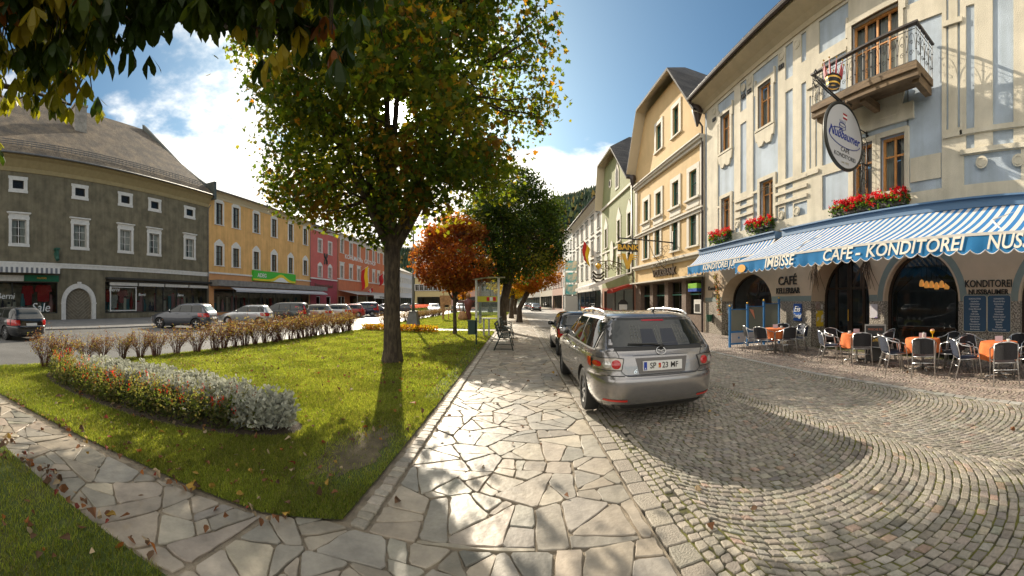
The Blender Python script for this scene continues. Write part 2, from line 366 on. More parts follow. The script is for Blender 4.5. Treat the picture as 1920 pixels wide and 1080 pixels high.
def stones_mesh(name, polys, mats, base, zt=0.0, thick=0.03, cvar=0.16, seed=1, chamf=0.005, jit=0.0045, hues=None):
    rg = np.random.default_rng(seed); V, F, C, K = [], [], [], []
    for poly in polys:
        A = sum(poly[i - 1][0] * poly[i][1] - poly[i][0] * poly[i - 1][1] for i in range(len(poly))) / 2
        if abs(A) < 0.004: continue
        if A < 0: poly = poly[::-1]
        pts = []
        for i in range(len(poly)):
            a, b = poly[i], poly[(i + 1) % len(poly)]; l = math.hypot(b[0] - a[0], b[1] - a[1])
            if l < 0.015: continue
            k = max(1, int(l / 0.09)); c0 = min(0.25, (0.028 if l > .2 else 0.011) / l)
            for t in [c0] + [j / k for j in range(1, k)] + [1 - c0]:
                pts.append((a[0] + (b[0] - a[0]) * t + rg.normal(0, jit), a[1] + (b[1] - a[1]) * t + rg.normal(0, jit)))
        if len(pts) < 3: continue
        n = len(pts); cx = sum(p[0] for p in pts) / n; cy = sum(p[1] for p in pts) / n; tx, ty = rg.normal(0, 0.006, 2); z0 = zt + rg.normal(0, 0.002)
        o = len(V)
        for p in pts: V.append((p[0], p[1], zt - thick))
        for p in pts: V.append((p[0], p[1], z0 - chamf + (p[0] - cx) * tx + (p[1] - cy) * ty))
        for p in pts:
            l = math.hypot(p[0] - cx, p[1] - cy) + 1e-6; q = (p[0] + (cx - p[0]) / l * chamf * 1.3, p[1] + (cy - p[1]) / l * chamf * 1.3); V.append((q[0], q[1], z0 + (q[0] - cx) * tx + (q[1] - cy) * ty))
        for k in (0, 1):
            for i in range(n): j = (i + 1) % n; F += [o + k * n + i, o + k * n + j, o + (k + 1) * n + j, o + (k + 1) * n + i]; K.append(4)
        F += [o + 2 * n + i for i in range(n)]; K.append(n)
        b = base if hues is None else hues[rg.integers(len(hues))]
        c = np.array(b) * (1 + rg.normal(0, cvar)) * (1 + rg.normal(0, 0.012, 3)); C += [np.clip(c, 0.02, 0.9)] * (3 * n)
    return np_mesh(name, V, F, K, mats, colors=np.array(C))
def scatter(region, dmin, n, seed):
    rg = np.random.default_rng(seed); xs = [p[0] for p in region]; ys = [p[1] for p in region]; out = []
    C = rg.uniform((min(xs) - 0.1, min(ys) - 0.1), (max(xs) + 0.1, max(ys) + 0.1), (n, 2)); cell = {}
    for p in C:
        dm = dmin * (0.55 + 1.0 * rg.random() ** 1.3); ok = True; k = (int(p[0] // 0.7), int(p[1] // 0.7))
        for i in (-1, 0, 1):
            for j in (-1, 0, 1):
                for q, dq in cell.get((k[0] + i, k[1] + j), []):
                    if abs(q[0] - p[0]) < 2 and (q[0] - p[0]) ** 2 + (q[1] - p[1]) ** 2 < (max(dm, dq)) ** 2: ok = False; break
                if not ok: break
            if not ok: break
        if ok: cell.setdefault(k, []).append((p, dm)); out.append(p)
    return out
FLAG_H = [(0.34, 0.30, 0.24), (0.32, 0.29, 0.24), (0.365, 0.315, 0.245), (0.285, 0.265, 0.225), (0.345, 0.30, 0.24)]
PROM = [(-1.03, 2.42), (0.93, 2.42), (0.93, 60), (-1.03, 60)]
PROM0 = [(-1.6, -3.5), (0.93, -3.5), (0.93, 2.42), (-1.05, 2.42), (-1.81, 2.15), (-1.75, 1.36)]
CROSS = [(-1.62, 1.33), (-1.81, 2.16), (-3.2, 1.93), (-6.23, 1.2), (-9.2, 0.5), (-9.2, -0.5), (-4.48, 0.84), (-2.98, 1.16)]
near = [(-9.2, -3.5), (0.93, -3.5), (0.93, 26), (-1.03, 26), (-1.03, 2.42), (-9.2, 2.42)]
pts = scatter([(-9.4, -3.6), (1.1, -3.6), (1.1, 3.2), (-9.4, 3.2)], 0.62, 5000, 3)
cells = []
cells += crazy_paving(pts, [(-1.75, -3.5), (0.93, -3.5), (0.93, 2.42), (-1.75, 2.42)], 0.008, 4)
cells_all = []
def slicer(cells, amin, gap, seed):
    rg = np.random.default_rng(seed); out = []; st = list(cells)
    while st:
        c = st.pop(); A = abs(sum(c[i - 1][0] * c[i][1] - c[i][0] * c[i - 1][1] for i in range(len(c)))) / 2
        if A < amin * rg.uniform(.7, 3.2): out.append(c); continue
        P_ = np.array(c); ce = P_.mean(0); w, v = np.linalg.eigh(np.cov((P_ - ce).T)); ax = v[:, 1]; an = rg.normal(0, .38); n = np.array([ax[0] * math.cos(an) - ax[1] * math.sin(an), ax[0] * math.sin(an) + ax[1] * math.cos(an)]); q = ce + ax * rg.normal(0, .22) * math.sqrt(A); k = float(n @ q); g = gap * rg.uniform(.5, 1.6)
        a = clip(c, n[0], n[1], k - g); b = clip(c, -n[0], -n[1], -k - g)
        if len(a) > 2 and len(b) > 2: st += [a, b]
        else: out.append(c)
    return out
def keep_in(cells, region):
    out = []
    for c in cells:
        cx = sum(p[0] for p in c) / len(c); cy = sum(p[1] for p in c) / len(c)
        if inpoly([cx], [cy], region)[0]: out.append(c)
    return out
cells = keep_in(cells, [(-1.75, -3.5), (0.93, -3.5), (0.93, 2.42), (-1.08, 2.42), (-1.75, 2.2)])
cr = crazy_paving(pts, [(-9.2, -0.55), (-1.78, 1.34), (-1.78, 2.2), (-9.2, 0.45)], 0.008, 5)
cells += cr
pts2 = scatter([(-1.2, 2.3), (1.1, 2.3), (1.1, 24), (-1.2, 24)], 0.58, 9000, 8)
cells += crazy_paving(pts2, [(-1.03, 2.42), (0.93, 2.42), (0.93, 24), (-1.05, 24)], 0.007, 9)
cells = slicer(cells, .05, .0048, 61)
tag(stones_mesh('flagstone_path', cells, M_flag, FLAG_H[0], 0.0, 0.03, 0.13, 5, hues=FLAG_H), kind='structure')
pts3 = scatter([(-1.2, 23.5), (1.1, 23.5), (1.1, 62), (-1.2, 62)], 0.42, 9000, 18)
tag(stones_mesh('far_flagstone_path', crazy_paving(pts3, [(-1.03, 24), (0.93, 24), (0.93, 62), (-1.03, 62)], 0.014, 19), M_flag, FLAG_H[0], 0.0, 0.03, 0.13, 15, hues=FLAG_H), kind='structure')
xp = [(-9.0, 20.6), (-1.03, 20.2), (-1.03, 22.0), (-9.0, 22.0)]
tag(stones_mesh('lawn_crossing', crazy_paving(scatter(xp, 0.4, 1500, 28), [(-9, 20.6), (-1.25, 20.6), (-1.25, 21.9), (-9, 21.9)], 0.014, 29), M_flag, FLAG_H[0], 0.0, 0.03, 0.13, 25, hues=FLAG_H), kind='structure')
sub_sheet('path_bed', -1.9, 0.95, -3.6, 62, -0.017, M_mortar); sheet('cross_path_bed', [(-9.2, -0.7), (-1.7, 1.2), (-1.7, 2.4), (-9.2, 0.6)], -0.013, M_mortar)
sub_sheet('crossing_bed', -9.0, -1.2, 20.5, 22.0, -0.012, M_mortar)
# kerb strips of small setts
def row(x0, x1, y0, y1, step, rg):
    out = []; y = y0
    while y < y1:
        s = step * rg.uniform(0.8, 1.25); out.append([(x0 + rg.uniform(0, .012), y + 0.006), (x1 - rg.uniform(0, .012), y + 0.006 + rg.normal(0, .004)), (x1 - rg.uniform(0, .012), y + s - 0.005), (x0 + rg.uniform(0, .012), y + s - 0.005)]); y += s
    return out
rg = np.random.default_rng(5)
st = row(0.95, 1.13, -3.5, 26, 0.24, rg) + row(1.135, 1.215, -3.5, 26, 0.10, rg) + row(1.22, 1.295, -3.5, 26, 0.09, rg) + row(1.30, 1.375, -3.5, 26, 0.09, rg)
tag(stones_mesh('edge_setts', st, M_stone, (0.34, 0.305, 0.25), 0.002, 0.04, 0.13, 6, chamf=0.006, jit=0.004), kind='structure')
tag(stones_mesh('lawn_kerb', row(-1.19, -1.055, 2.45, 20.4, 0.11, rg) + row(-1.19, -1.055, 22, 60, 0.3, rg), M_stone, (0.38, 0.34, 0.28), 0.008, 0.05, 0.14, 7, chamf=0.006, jit=0.005), kind='structure')
# cobbles laid in fans
def fans(x0, bays, w, Rr, s, y0, y1, tang, seed, base, name, zt, xmax, hues=None, cut=None):
    rg = np.random.default_rng(seed); V = []; C = []
    for b in range(bays):
        xc = x0 + w * (b + 0.5); am = math.asin(w / 2 / Rr)
        for j in range(int((y0) / s) - int(Rr / s) - 2, int((y1 + Rr) / s) + 2):
            k = int(2 * am * Rr / tang); e = np.linspace(-am, am, k + 1); e[1:-1] += rg.normal(0, 0.012 / Rr * 1.0, k - 1) + (0.5 * tang / Rr if j % 2 else 0) * 0.8
            e = np.clip(e, -am, am); ga = 0.0055 / Rr
            for a0, a1 in zip(e, e[1:]):
                if a1 - a0 < 0.025 / Rr: continue
                q = []
                for aa, sg in ((a0 + ga, -1), (a1 - ga, -1), (a1 - ga, 1), (a0 + ga, 1)):
                    g = 0.0055 / max(0.35, math.cos(aa)); q.append((xc + Rr * math.sin(aa), Rr - Rr * math.cos(aa) + Rr * 0 + (j + 0.5 * sg) * s - sg * g))
                cx = sum(p[0] for p in q) / 4; cy = sum(p[1] for p in q) / 4
                if cy < y0 or cy > y1 or cx > xmax or (cut and cut(cx, cy)): continue
                q = np.array(q) + rg.normal(0, 0.0035, (4, 2)); c = q.mean(0); z = zt + rg.normal(0, 0.0025); tl = rg.normal(0, 0.02, 2)
                inn = c + (q - c) * 0.76; mid = c + (q - c) * 0.93
                V.append(np.concatenate([np.c_[q, np.full(4, zt - 0.03)], np.c_[q, np.full(4, z - 0.016)], np.c_[mid, z - 0.006 + (mid - c) @ tl], np.c_[inn, z + (inn - c) @ tl]]))
                bb = base if hues is None else hues[rg.integers(len(hues))] if rg.random() < 0.12 else base
                C.append(np.clip(np.array(bb) * (1 + rg.normal(0, 0.15)) * (1 + rg.normal(0, 0.02, 3)), 0.02, 0.8))
    n = len(V); V = np.array(V).reshape(-1, 3); f = []
    for k in (0, 4, 8):
        for i in range(4): f.append([k + i, k + (i + 1) % 4, k + 4 + (i + 1) % 4, k + 4 + i])
    f.append([12, 13, 14, 15]); f = np.array(f); F = (f[None] + (np.arange(n) * 16)[:, None, None]).reshape(-1)
    return tag(np_mesh(name, V, F, np.full(n * 13, 4), M_stone, colors=np.repeat(np.array(C), 16, axis=0)), kind='structure')
def edge_x(y): return 6.02 - 0.10 * max(0, 4 - y) + 0.015 * 0
fans(1.38, 2, 2.36, 1.42, 0.084, -2.2, 24, 0.09, 21, (0.275, 0.25, 0.21), 'cobbled_street', 0.0, 9, hues=[(0.33, 0.245, 0.19), (0.30, 0.28, 0.25), (0.21, 0.195, 0.175), (0.34, 0.29, 0.23)], cut=lambda x, y: x > edge_x(y) - 0.02)
fans(5.3, 6, 0.72, 0.46, 0.075, -2.2, 24, 0.085, 22, (0.30, 0.245, 0.205), 'cafe_pavement', 0.012, 9.5, cut=lambda x, y: x < edge_x(y) + 0.16)
st = []; y = -2.3
while y < 24:
    x = edge_x(y); st.append([(x, y + .005), (x + 0.14, y + .005), (edge_x(y + .2) + 0.14, y + .195), (edge_x(y + .2), y + .195)]); y += 0.2
tag(stones_mesh('pavement_gutter_setts', st, M_stone, (0.33, 0.32, 0.29), 0.006, 0.04, 0.12, 9, jit=0.004), kind='structure')
sub_sheet('cobble_bed', 1.0, 10.6, -2.4, 24.2, -0.012, M_joint)
sub_sheet('far_cafe_pavement', 6.1, 9.9, 24, 200, 0.006, mat('pave_far', (0.24, 0.20, 0.175), 0.6, var=0.3, scale=9, bump=0.8, bscale=14)); sub_sheet('street_far_setts', 0.95, 9.5, 24, 200, -0.004, mat('setts_far', (0.25, 0.235, 0.21), 0.6, var=0.3, scale=7, bump=0.8, bscale=12, stretch=(1, 0.6, 1)))
# lawns
LAWN1 = [(-1.25, 2.47), (-1.25, 20.4), (-8.9, 20.5), (-9.25, 12), (-9.25, 0.62), (-6.23, 1.26), (-3.2, 1.98), (-1.81, 2.22)]
LAWN2 = [(-1.78, 1.30), (-2.98, 1.05), (-4.48, 0.74), (-9.25, -0.6), (-9.25, -9), (-1.78, -9)]
LAWN3 = [(-1.26, 22.05), (-1.26, 58), (-9.2, 58), (-9.2, 22.05)]
def bed_u(x, y):                                # flower bed: an elongated oval
    cx, cy, a = -5.35, 3.35, 0.20; dx, dy = x - cx, y - cy; u = (dx * math.cos(a) + dy * math.sin(a)); v = (-dx * math.sin(a) + dy * math.cos(a)); return u / 2.75, v / 0.72
mb = MB(); rg_ = random.Random(3); n_ = 40; mb.add([(-1.72 + (.30 + rg_.uniform(-.1, .1)) * math.cos(2 * PI * i / n_), 3.75 + (.8 + rg_.uniform(-.25, .2)) * math.sin(2 * PI * i / n_), .011) for i in range(n_)], [tuple(range(n_))]); mb.v = [(min(v[0], -1.25), v[1], v[2]) for v in mb.v]
tag(obj('bare_earth', mb, mat('trodden_earth', (0.13, 0.105, 0.06), .95, var=.35, scale=5, bump=1, bscale=50)), kind='structure')
for nm, P in (('lawn', LAWN1), ('near_lawn', LAWN2), ('far_lawn', LAWN3)): sheet(nm, P, 0.006, M_turf)
mb = MB(); k = 48
mb.add([(-5.35 + (2.9 * math.cos(t) * math.cos(.2) - .86 * math.sin(t) * math.sin(.2)), 3.35 + (2.9 * math.cos(t) * math.sin(.2) + .86 * math.sin(t) * math.cos(.2)), 0.012) for t in [2 * PI * i / k for i in range(k)]] + [(-5.35 + (2.3 * math.cos(t) * math.cos(.2) - .5 * math.sin(t) * math.sin(.2)), 3.35 + (2.3 * math.cos(t) * math.sin(.2) + .5 * math.sin(t) * math.cos(.2)), 0.06 + 0.015 * math.sin(5 * t)) for t in [2 * PI * i / k for i in range(k)]], [(i, (i + 1) % k, k + (i + 1) % k, k + i) for i in range(k)] + [tuple(range(k, 2 * k))])
tag(obj('flower_bed_soil', mb, mat('bed_soil', (0.055, 0.04, 0.027), 0.95, var=0.4, scale=9, bump=1, bscale=60), smooth=False), kind='structure')
M_grass = attr_mat('grass_blade', 0.55, translucent=0.5, spec=0.35, tboost=(1.5, 1.45, 0.7))
def blades(name, poly, n, hfun, seed, holes=()):
    rg = np.random.default_rng(seed); xs = [p[0] for p in poly]; ys = [p[1] for p in poly]
    # density falls with distance from the path, so draw in polar form round the corner of the lawn nearest to it
    P = []
    tot = 0
    while tot < n:
        r = np.exp(rg.uniform(math.log(1.2), math.log(24 if min(ys) < 20 else 62), n)); t = rg.uniform(-PI, PI, n); x = r * np.sin(t) * 1.0; y = r * np.cos(t)
        k = (x > min(xs)) & (x < max(xs)) & (y > min(ys)) & (y < max(ys)); x, y, r = x[k], y[k], r[k]; k = inpoly(x, y, poly)
        x, y, r = x[k], y[k], r[k]
        for h in holes: q = ~h(x, y, rg); x, y, r = x[q], y[q], r[q]
        P.append(np.c_[x, y, r]); tot += len(x)
    P = np.concatenate(P)[:n]; r = P[:, 2]; m = len(P); sc = np.clip(r / 4.0, 0.8, 6)
    a = rg.uniform(0, 2 * PI, m); h = hfun * rg.uniform(0.5, 1.25, m) * np.clip(sc, 0.9, 1.5); w = 0.0032 * sc; ln = rg.normal(0, 0.45, (m, 2)) * h[:, None]
    x, y = P[:, 0], P[:, 1]; dx, dy = np.cos(a) * w, np.sin(a) * w
    v0 = np.c_[x - dx, y - dy, np.full(m, 0.0)]; v1 = np.c_[x + dx, y + dy, np.full(m, 0.0)]; v3 = np.c_[x + ln[:, 0] * .45 + dx * .7, y + ln[:, 1] * .45 + dy * .7, h * 0.6]; v4 = np.c_[x + ln[:, 0] * .45 - dx * .7, y + ln[:, 1] * .45 - dy * .7, h * 0.6]; v2 = np.c_[x + ln[:, 0], y + ln[:, 1], h]
    V = np.stack([v0, v1, v3, v4, v2], 1).reshape(-1, 3); V[:, 2] += 0.004
    i = np.arange(m)[:, None] * 5; F = np.concatenate([i + [0, 1, 2, 3], i + [3, 2, 4]], 1).ravel(); K = np.tile([4, 3], m)
    patch = np.sin(x * 1.7 + 2 * np.sin(y * 1.1)) * 0.5 + 0.5
    base = np.array([0.165, 0.225, 0.028]); yel = np.array([0.34, 0.32, 0.08]); t = np.clip(rg.beta(1.6, 5, m) + patch * 0.14, 0, 1)[:, None]
    c = (base * (1 - t) + yel * t) * rg.uniform(0.5, 1.45, (m, 1)) * (0.85 + 0.3 * (np.sin(x * 3.1 + y) * np.sin(y * 2.7 - x) > 0))[:, None]; dry = rg.random(m) < 0.05; c[dry] = np.array([0.33, 0.27, 0.13])
    o = np_mesh(name, V, F, K, M_grass, colors=np.repeat(c, 5, axis=0)); return tag(o, 'short mown green grass of the lawn', 'grass', kind='stuff')
def bare(x, y, rg): return (np.hypot((x + 1.6) / 0.42, (y - 3.7) / 1.0) + rg.normal(0, 0.38, len(x)) < 1.0) | ((np.abs(x + 1.35) < 0.22) & (y > 6) & (y < 13) & (rg.random(len(x)) < 0.75))
def bedhole(x, y, rg):
    a = 0.2; dx, dy = x + 5.35, y - 3.35; u = (dx * math.cos(a) + dy * math.sin(a)) / 2.85; v = (-dx * math.sin(a) + dy * math.cos(a)) / 0.82; return u * u + v * v < 1
o = blades('lawn_grass', LAWN1, 330000, 0.036, 31, (bare, bedhole)); o['label'] = 'sunlit mown grass round the big tree'
o = blades('near_lawn_grass', [p for p in LAWN2], 90000, 0.04, 32); o['label'] = 'shaded grass of the lawn corner below the diagonal path'
o = blades('far_lawn_grass', LAWN3, 60000, 0.05, 33); o['label'] = 'sunlit grass of the farther lawn beyond the cross path'
# ---------------------------------------------------------------- houses
M_glass = glass_mat('window_glass', (0.012, 0.016, 0.02), 0.02, see=0.62)
M_shopglass = glass_mat('shop_glass', (0.01, 0.012, 0.013), 0.02, see=0.72)
M_dark = mat('dark_interior', (0.015, 0.014, 0.013), 0.9)
M_white = mat('white_render', (0.66, 0.64, 0.60), 0.75, var=0.08, scale=4, bump=0.2, bscale=60)
M_cream = mat('cream_render', (0.63, 0.575, 0.46), 0.85, var=0.11, scale=1.1, bump=0.6, bscale=40, streak=0.16)
M_blue = mat('blue_render', (0.44, 0.51, 0.59), 0.85, var=0.12, scale=1.1, bump=0.6, bscale=40, streak=0.18)
M_curtain = mat('curtain', (0.80, 0.78, 0.73), 0.9, var=0.15, scale=2, stretch=(9, 9, 0.6))
M_wood = mat('oak_wood', (0.62, 0.29, 0.09), 0.5, var=0.25, scale=6, stretch=(4, 4, 0.6), coat=0.2)
M_metal = mat('dark_metal', (0.06, 0.058, 0.055), 0.45, metal=0.6)
M_zinc = mat('zinc_gutter', (0.16, 0.16, 0.16), 0.6, metal=0.3, var=0.2, scale=4)
M_iron = mat('wrought_iron', (0.015, 0.014, 0.014), 0.45, spec=0.5)
def tile_mat(name, c1, c2, s=5.0, rough=0.8):
    if name in MATS: return MATS[name]
    m = bpy.data.materials.new(name); m.use_nodes = True; nt = m.node_tree; N, L = nt.nodes, nt.links; b = N['Principled BSDF']; b.inputs['Roughness'].default_value = rough
    g = N.new('ShaderNodeNewGeometry'); sp = N.new('ShaderNodeSeparateXYZ'); L.new(g.outputs['Position'], sp.inputs[0])
    cb = N.new('ShaderNodeCombineXYZ'); L.new(sp.outputs[1], cb.inputs[0]); L.new(sp.outputs[2], cb.inputs[1])
    br = N.new('ShaderNodeTexBrick'); L.new(cb.outputs[0], br.inputs['Vector']); br.inputs['Scale'].default_value = s; br.inputs['Mortar Size'].default_value = 0.035; br.inputs['Mortar Smooth'].default_value = 0.6
    br.inputs['Color1'].default_value = (*c1, 1); br.inputs['Color2'].default_value = (*c2, 1); br.inputs['Mortar'].default_value = (c1[0] * .25, c1[1] * .25, c1[2] * .25, 1); br.inputs['Brick Width'].default_value = 0.8; br.inputs['Row Height'].default_value = 0.7
    n = N.new('ShaderNodeTexNoise'); n.inputs['Scale'].default_value = 0.9; n.inputs['Detail'].default_value = 8; L.new(g.outputs['Position'], n.inputs['Vector'])
    cr = N.new('ShaderNodeValToRGB'); L.new(n.outputs['Fac'], cr.inputs[0]); cr.color_ramp.elements[0].position = 0.35; cr.color_ramp.elements[1].position = 0.7; cr.color_ramp.elements[0].color = (0.55, 0.55, 0.55, 1); cr.color_ramp.elements[1].color = (1.35, 1.25, 1.05, 1)
    mx = N.new('ShaderNodeMix'); mx.data_type = 'RGBA'; mx.blend_type = 'MULTIPLY'; mx.inputs['Factor'].default_value = 1; L.new(br.outputs['Color'], mx.inputs['A']); L.new(cr.outputs[0], mx.inputs['B']); L.new(mx.outputs['Result'], b.inputs['Base Color'])
    bp = N.new('ShaderNodeBump'); bp.inputs['Strength'].default_value = 0.9; bp.inputs['Distance'].default_value = 0.05; L.new(br.outputs['Fac'], bp.inputs['Height']); bp.invert = True; L.new(bp.outputs[0], b.inputs['Normal'])
    MATS[name] = m; return m
M_tiles = tile_mat('brown_tiles', (0.13, 0.10, 0.075), (0.19, 0.155, 0.115), 4.5)
M_slate = tile_mat('dark_slates', (0.045, 0.045, 0.05), (0.07, 0.07, 0.075), 4.0)
M_shingle = tile_mat('shingle', (0.075, 0.065, 0.055), (0.12, 0.105, 0.085), 5.0)  # brown-grey shingle, the default roof covering
def head_poly(kind, w, b):
    h = w / 2 + b
    if kind == 'flat': return [(-h, 0), (h, 0), (h, b), (-h, b)]
    if kind == 'hood': return [(-h, 0), (h, 0), (h, b * 1.7), (h + .13, b * 1.9), (h + .2, b * 2.35), (-h - .2, b * 2.35), (-h - .13, b * 1.9), (-h, b * 1.7)]
    if kind == 'gable': return [(-h, 0), (h, 0), (h, b * .8), (h * 1.15, b * 1.0), (0, b * 1.0 + h * 1.5), (-h * 1.15, b * 1.0), (-h, b * .8)]
    if kind == 'ogee': return [(-h, 0), (h, 0), (h, b * .9), (h * .8, b * 1.1), (h * .62, b * 1.75), (h * .3, b * 2.3), (0, b * 2.75), (-h * .3, b * 2.3), (-h * .62, b * 1.75), (-h * .8, b * 1.1), (-h, b * .9)]
class House:
    def __init__(s, name, label, cat, fa, u0, u1, ze, wall, depth=11.0, group=None, lower=None, zl=None):
        s.fa, s.u0, s.u1, s.ze, s.wall, s.depth = fa, u0, u1, ze, wall, depth; s.holes = []; s.lower = lower; s.zl = zl
        c = fa.pt((u0 + u1) / 2, 0, 0); s.root = thing(name, label, cat, c, group)
    def win(s, uc, z0, w, h, head='flat', b=0.2, trim=None, frame=None, sill=True, cols=2, rows=2, rev=0.16, curtain=True, ears=False, fw=0.06, oframe=None, trim_o=0.05, panemat=None):
        fa = s.fa; s.holes.append((uc - w / 2, uc + w / 2, z0, z0 + h)); trim = trim or M_white; frame = frame or M_white
        a, c = uc - w / 2, uc + w / 2
        if head:
            t = MB(); T = trim_o
            for x0, x1 in ((a - b, a), (c, c + b)): fa.box(t, x0, x1, z0 - (b if ears or not sill else 0), z0 + h, 0.002, T)
            if ears:
                fa.box(t, a, c, z0 - b, z0, 0.002, T)
                for zz in (z0 - b, z0 + h + b - .22):
                    fa.box(t, a - b - .05, a - b, zz, zz + .22, 0.002, T); fa.box(t, c + b, c + b + .05, zz, zz + .22, 0.002, T)
            t.prism([(uc + p, z0 + h + q) for p, q in head_poly(head, w, b)], fa.pt, 0.002, T + 0.003)
            if head in ('hood',): fa.box(t, a - b - .14, c + b + .14, z0 + h + b * 1.95, z0 + h + b * 2.4, T, T + 0.12)
            wobj = obj('window', t, trim, s.root)
        f = MB(); q = -rev
        for x0, x1, y0, y1 in ((a, a + fw, z0, z0 + h), (c - fw, c, z0, z0 + h), (a + fw, c - fw, z0, z0 + fw), (a + fw, c - fw, z0 + h - fw, z0 + h)): fa.box(f, x0, x1, y0, y1, q, q + 0.07)
        for i in range(1, cols): x = a + (c - a) * i / cols; fa.box(f, x - fw * .5, x + fw * .5, z0 + fw, z0 + h - fw, q, q + 0.055)
        zs = [z0 + h * (0.66 if rows == 2 else i / rows) for i in range(1, rows)] if rows > 1 else []
        for zz in zs:
            e = [a + fw] + [a + (c - a) * i / cols for i in range(1, cols)] + [c - fw]
            for x0, x1 in zip(e, e[1:]): fa.box(f, x0 + (fw * .5 if x0 > a + fw else 0), x1 - (fw * .5 if x1 < c - fw else 0), zz - fw * .35, zz + fw * .35, q, q + 0.045)
        if head: fr = obj('frame', f, frame, wobj)
        else: wobj = fr = obj('window', f, frame, s.root)
        p = MB(); p.quad(fa.pt(a, z0, q + .012), fa.pt(c, z0, q + .012), fa.pt(c, z0 + h, q + .012), fa.pt(a, z0 + h, q + .012)); obj('pane', p, panemat or M_glass, wobj)
        if curtain:
            k = MB(); n = 14
            for x0, x1 in ((a + .03, a + (c - a) * rnd.uniform(.34, .5)), (c - (c - a) * rnd.uniform(.34, .5), c - .03)):
                k.grid(lambda i, j: fa.pt(x0 + (x1 - x0) * i / n, z0 + .04 + (h - .08) * j, q - .09 + .025 * math.sin(i * 1.9)), n, 1)
            obj('curtain', k, M_curtain, wobj, smooth=True)
        if sill:
            k = MB(); fa.box(k, a - b - .04, c + b + .04, z0 - .09, z0, -rev + .002, 0.11); obj('sill', k, trim, wobj)
        return wobj
    def part(s, name, mb, m, parent=None, **k): return obj(name, mb, m, parent or s.root, **k)
    def shop(s, u0, u1, z0, z1, divs, frame, name='shop_window', rev=0.15, fw=0.07, trans=None, pane=None, header=0):
        fa = s.fa; s.holes.append((u0, u1, z0, z1)); f = MB(); q = -rev
        for x0, x1, y0, y1 in ((u0, u0 + fw, z0, z1), (u1 - fw, u1, z0, z1), (u0 + fw, u1 - fw, z0, z0 + fw), (u0 + fw, u1 - fw, z1 - fw, z1)): fa.box(f, x0, x1, y0, y1, q, q + .12)
        for d in divs: x = u0 + (u1 - u0) * d; fa.box(f, x - fw / 2, x + fw / 2, z0 + fw, z1 - fw, q, q + .1)
        if trans:
            e = [0] + list(divs) + [1]
            for d0, d1 in zip(e, e[1:]):
                fa.box(f, u0 + (u1 - u0) * d0 + (fw if d0 == 0 else fw / 2), u0 + (u1 - u0) * d1 - (fw if d1 == 1 else fw / 2), trans - fw * .4, trans + fw * .4, q, q + .08)
        w = s.part(name, f, frame); p = MB(); p.quad(fa.pt(u0, z0, q + .03), fa.pt(u1, z0, q + .03), fa.pt(u1, z1, q + .03), fa.pt(u0, z1, q + .03)); obj('pane', p, pane or M_shopglass, w)
        return w
    def finish(s, roof='eave', ridge=None, rz=None, over=0.6, roofm=None, top=None, soffit=None, cornice=None, corn_h=0.0, ridge_u=None, gutter=M_zinc, wall_top=None):
        fa, u0, u1, ze, D = s.fa, s.u0, s.u1, s.ze, s.depth; w = MB(); mats = [s.wall, s.lower or s.wall]
        zl = s.zl or -0.1; wt = wall_top or ze
        if s.lower:
            holed(w, fa, u0, u1, -0.1, zl, [(h[0], h[1], max(h[2], -0.1), min(h[3], zl)) for h in s.holes if h[2] < zl], 0, 0.22, 1)
            holed(w, fa, u0, u1, zl, wt, [h for h in s.holes if h[2] >= zl], 0, 0.22, 0)
        else: holed(w, fa, u0, u1, -0.1, wt, s.holes, 0, 0.22, 0)
        for uu in (u0, u1): w.quad(fa.pt(uu, -0.1, 0), fa.pt(uu, ze, 0), fa.pt(uu, ze, -D), fa.pt(uu, -0.1, -D), 0)
        w.quad(fa.pt(u0, -.1, -D), fa.pt(u0, ze, -D), fa.pt(u1, ze, -D), fa.pt(u1, -.1, -D), 0)
        rm = roofm or M_shingle
        if top:                                    # gable front: polygon above the wall top
            n = len(top); w.add([fa.pt(a, b, 0) for a, b in top], [tuple(range(n))], 0)
        s.part('wall', w, mats)
        if top is None:
            rd = ridge or D / 2; z2 = rz or ze + rd; ru = ridge_u or (u0, u1); t = 0.12; r = MB(); sl = (z2 - ze) / rd; zo = ze - sl * over * 0.35
            A = [fa.pt(u0, ze, over), fa.pt(u1, ze, over), fa.pt(ru[1], z2, -rd), fa.pt(ru[0], z2, -rd)]
            Bk = [fa.pt(u0, ze, -2 * rd - over), fa.pt(u1, ze, -2 * rd - over)]
            up = Vector((0, 0, t)); r.quad(*[p + up for p in A]); r.quad(A[3] + up, A[2] + up, Bk[1] + up, Bk[0] + up)
            r.quad(A[0], A[1], A[1] + up, A[0] + up); r.quad(A[0], A[0] + up, A[3] + up, A[3]); r.quad(A[1], A[2], A[2] + up, A[1] + up); r.quad(A[0], A[3], A[2], A[1])
            r.add([A[1], A[2], Bk[1]], [(0, 1, 2)]); r.add([A[0], A[3], Bk[0]], [(0, 1, 2)])
            s.roof = s.part('roof', r, rm)
            c = MB(); ch = corn_h or 0.5
            prof = [(0.003, ze - ch), (0.06, ze - ch), (0.08, ze - ch * .7), (over * .55, ze - ch * .25), (over * .85, ze - ch * .12), (over * .9, ze - .004), (0.003, ze - .004)]
            c.add([fa.pt(u, z, o) for u in (u0, u1) for o, z in prof], [tuple(range(7)), tuple(range(7, 14))[::-1]] + [(i, (i + 1) % 7, 7 + (i + 1) % 7, 7 + i) for i in range(7)]); s.part('cornice', c, cornice or s.wall)
            g = MB(); g.tube([fa.pt(u0, ze + .02, over + .08), fa.pt(u1, ze + .02, over + .08)], 0.085, 8); s.part('gutter', g, gutter, smooth=True)
        return s
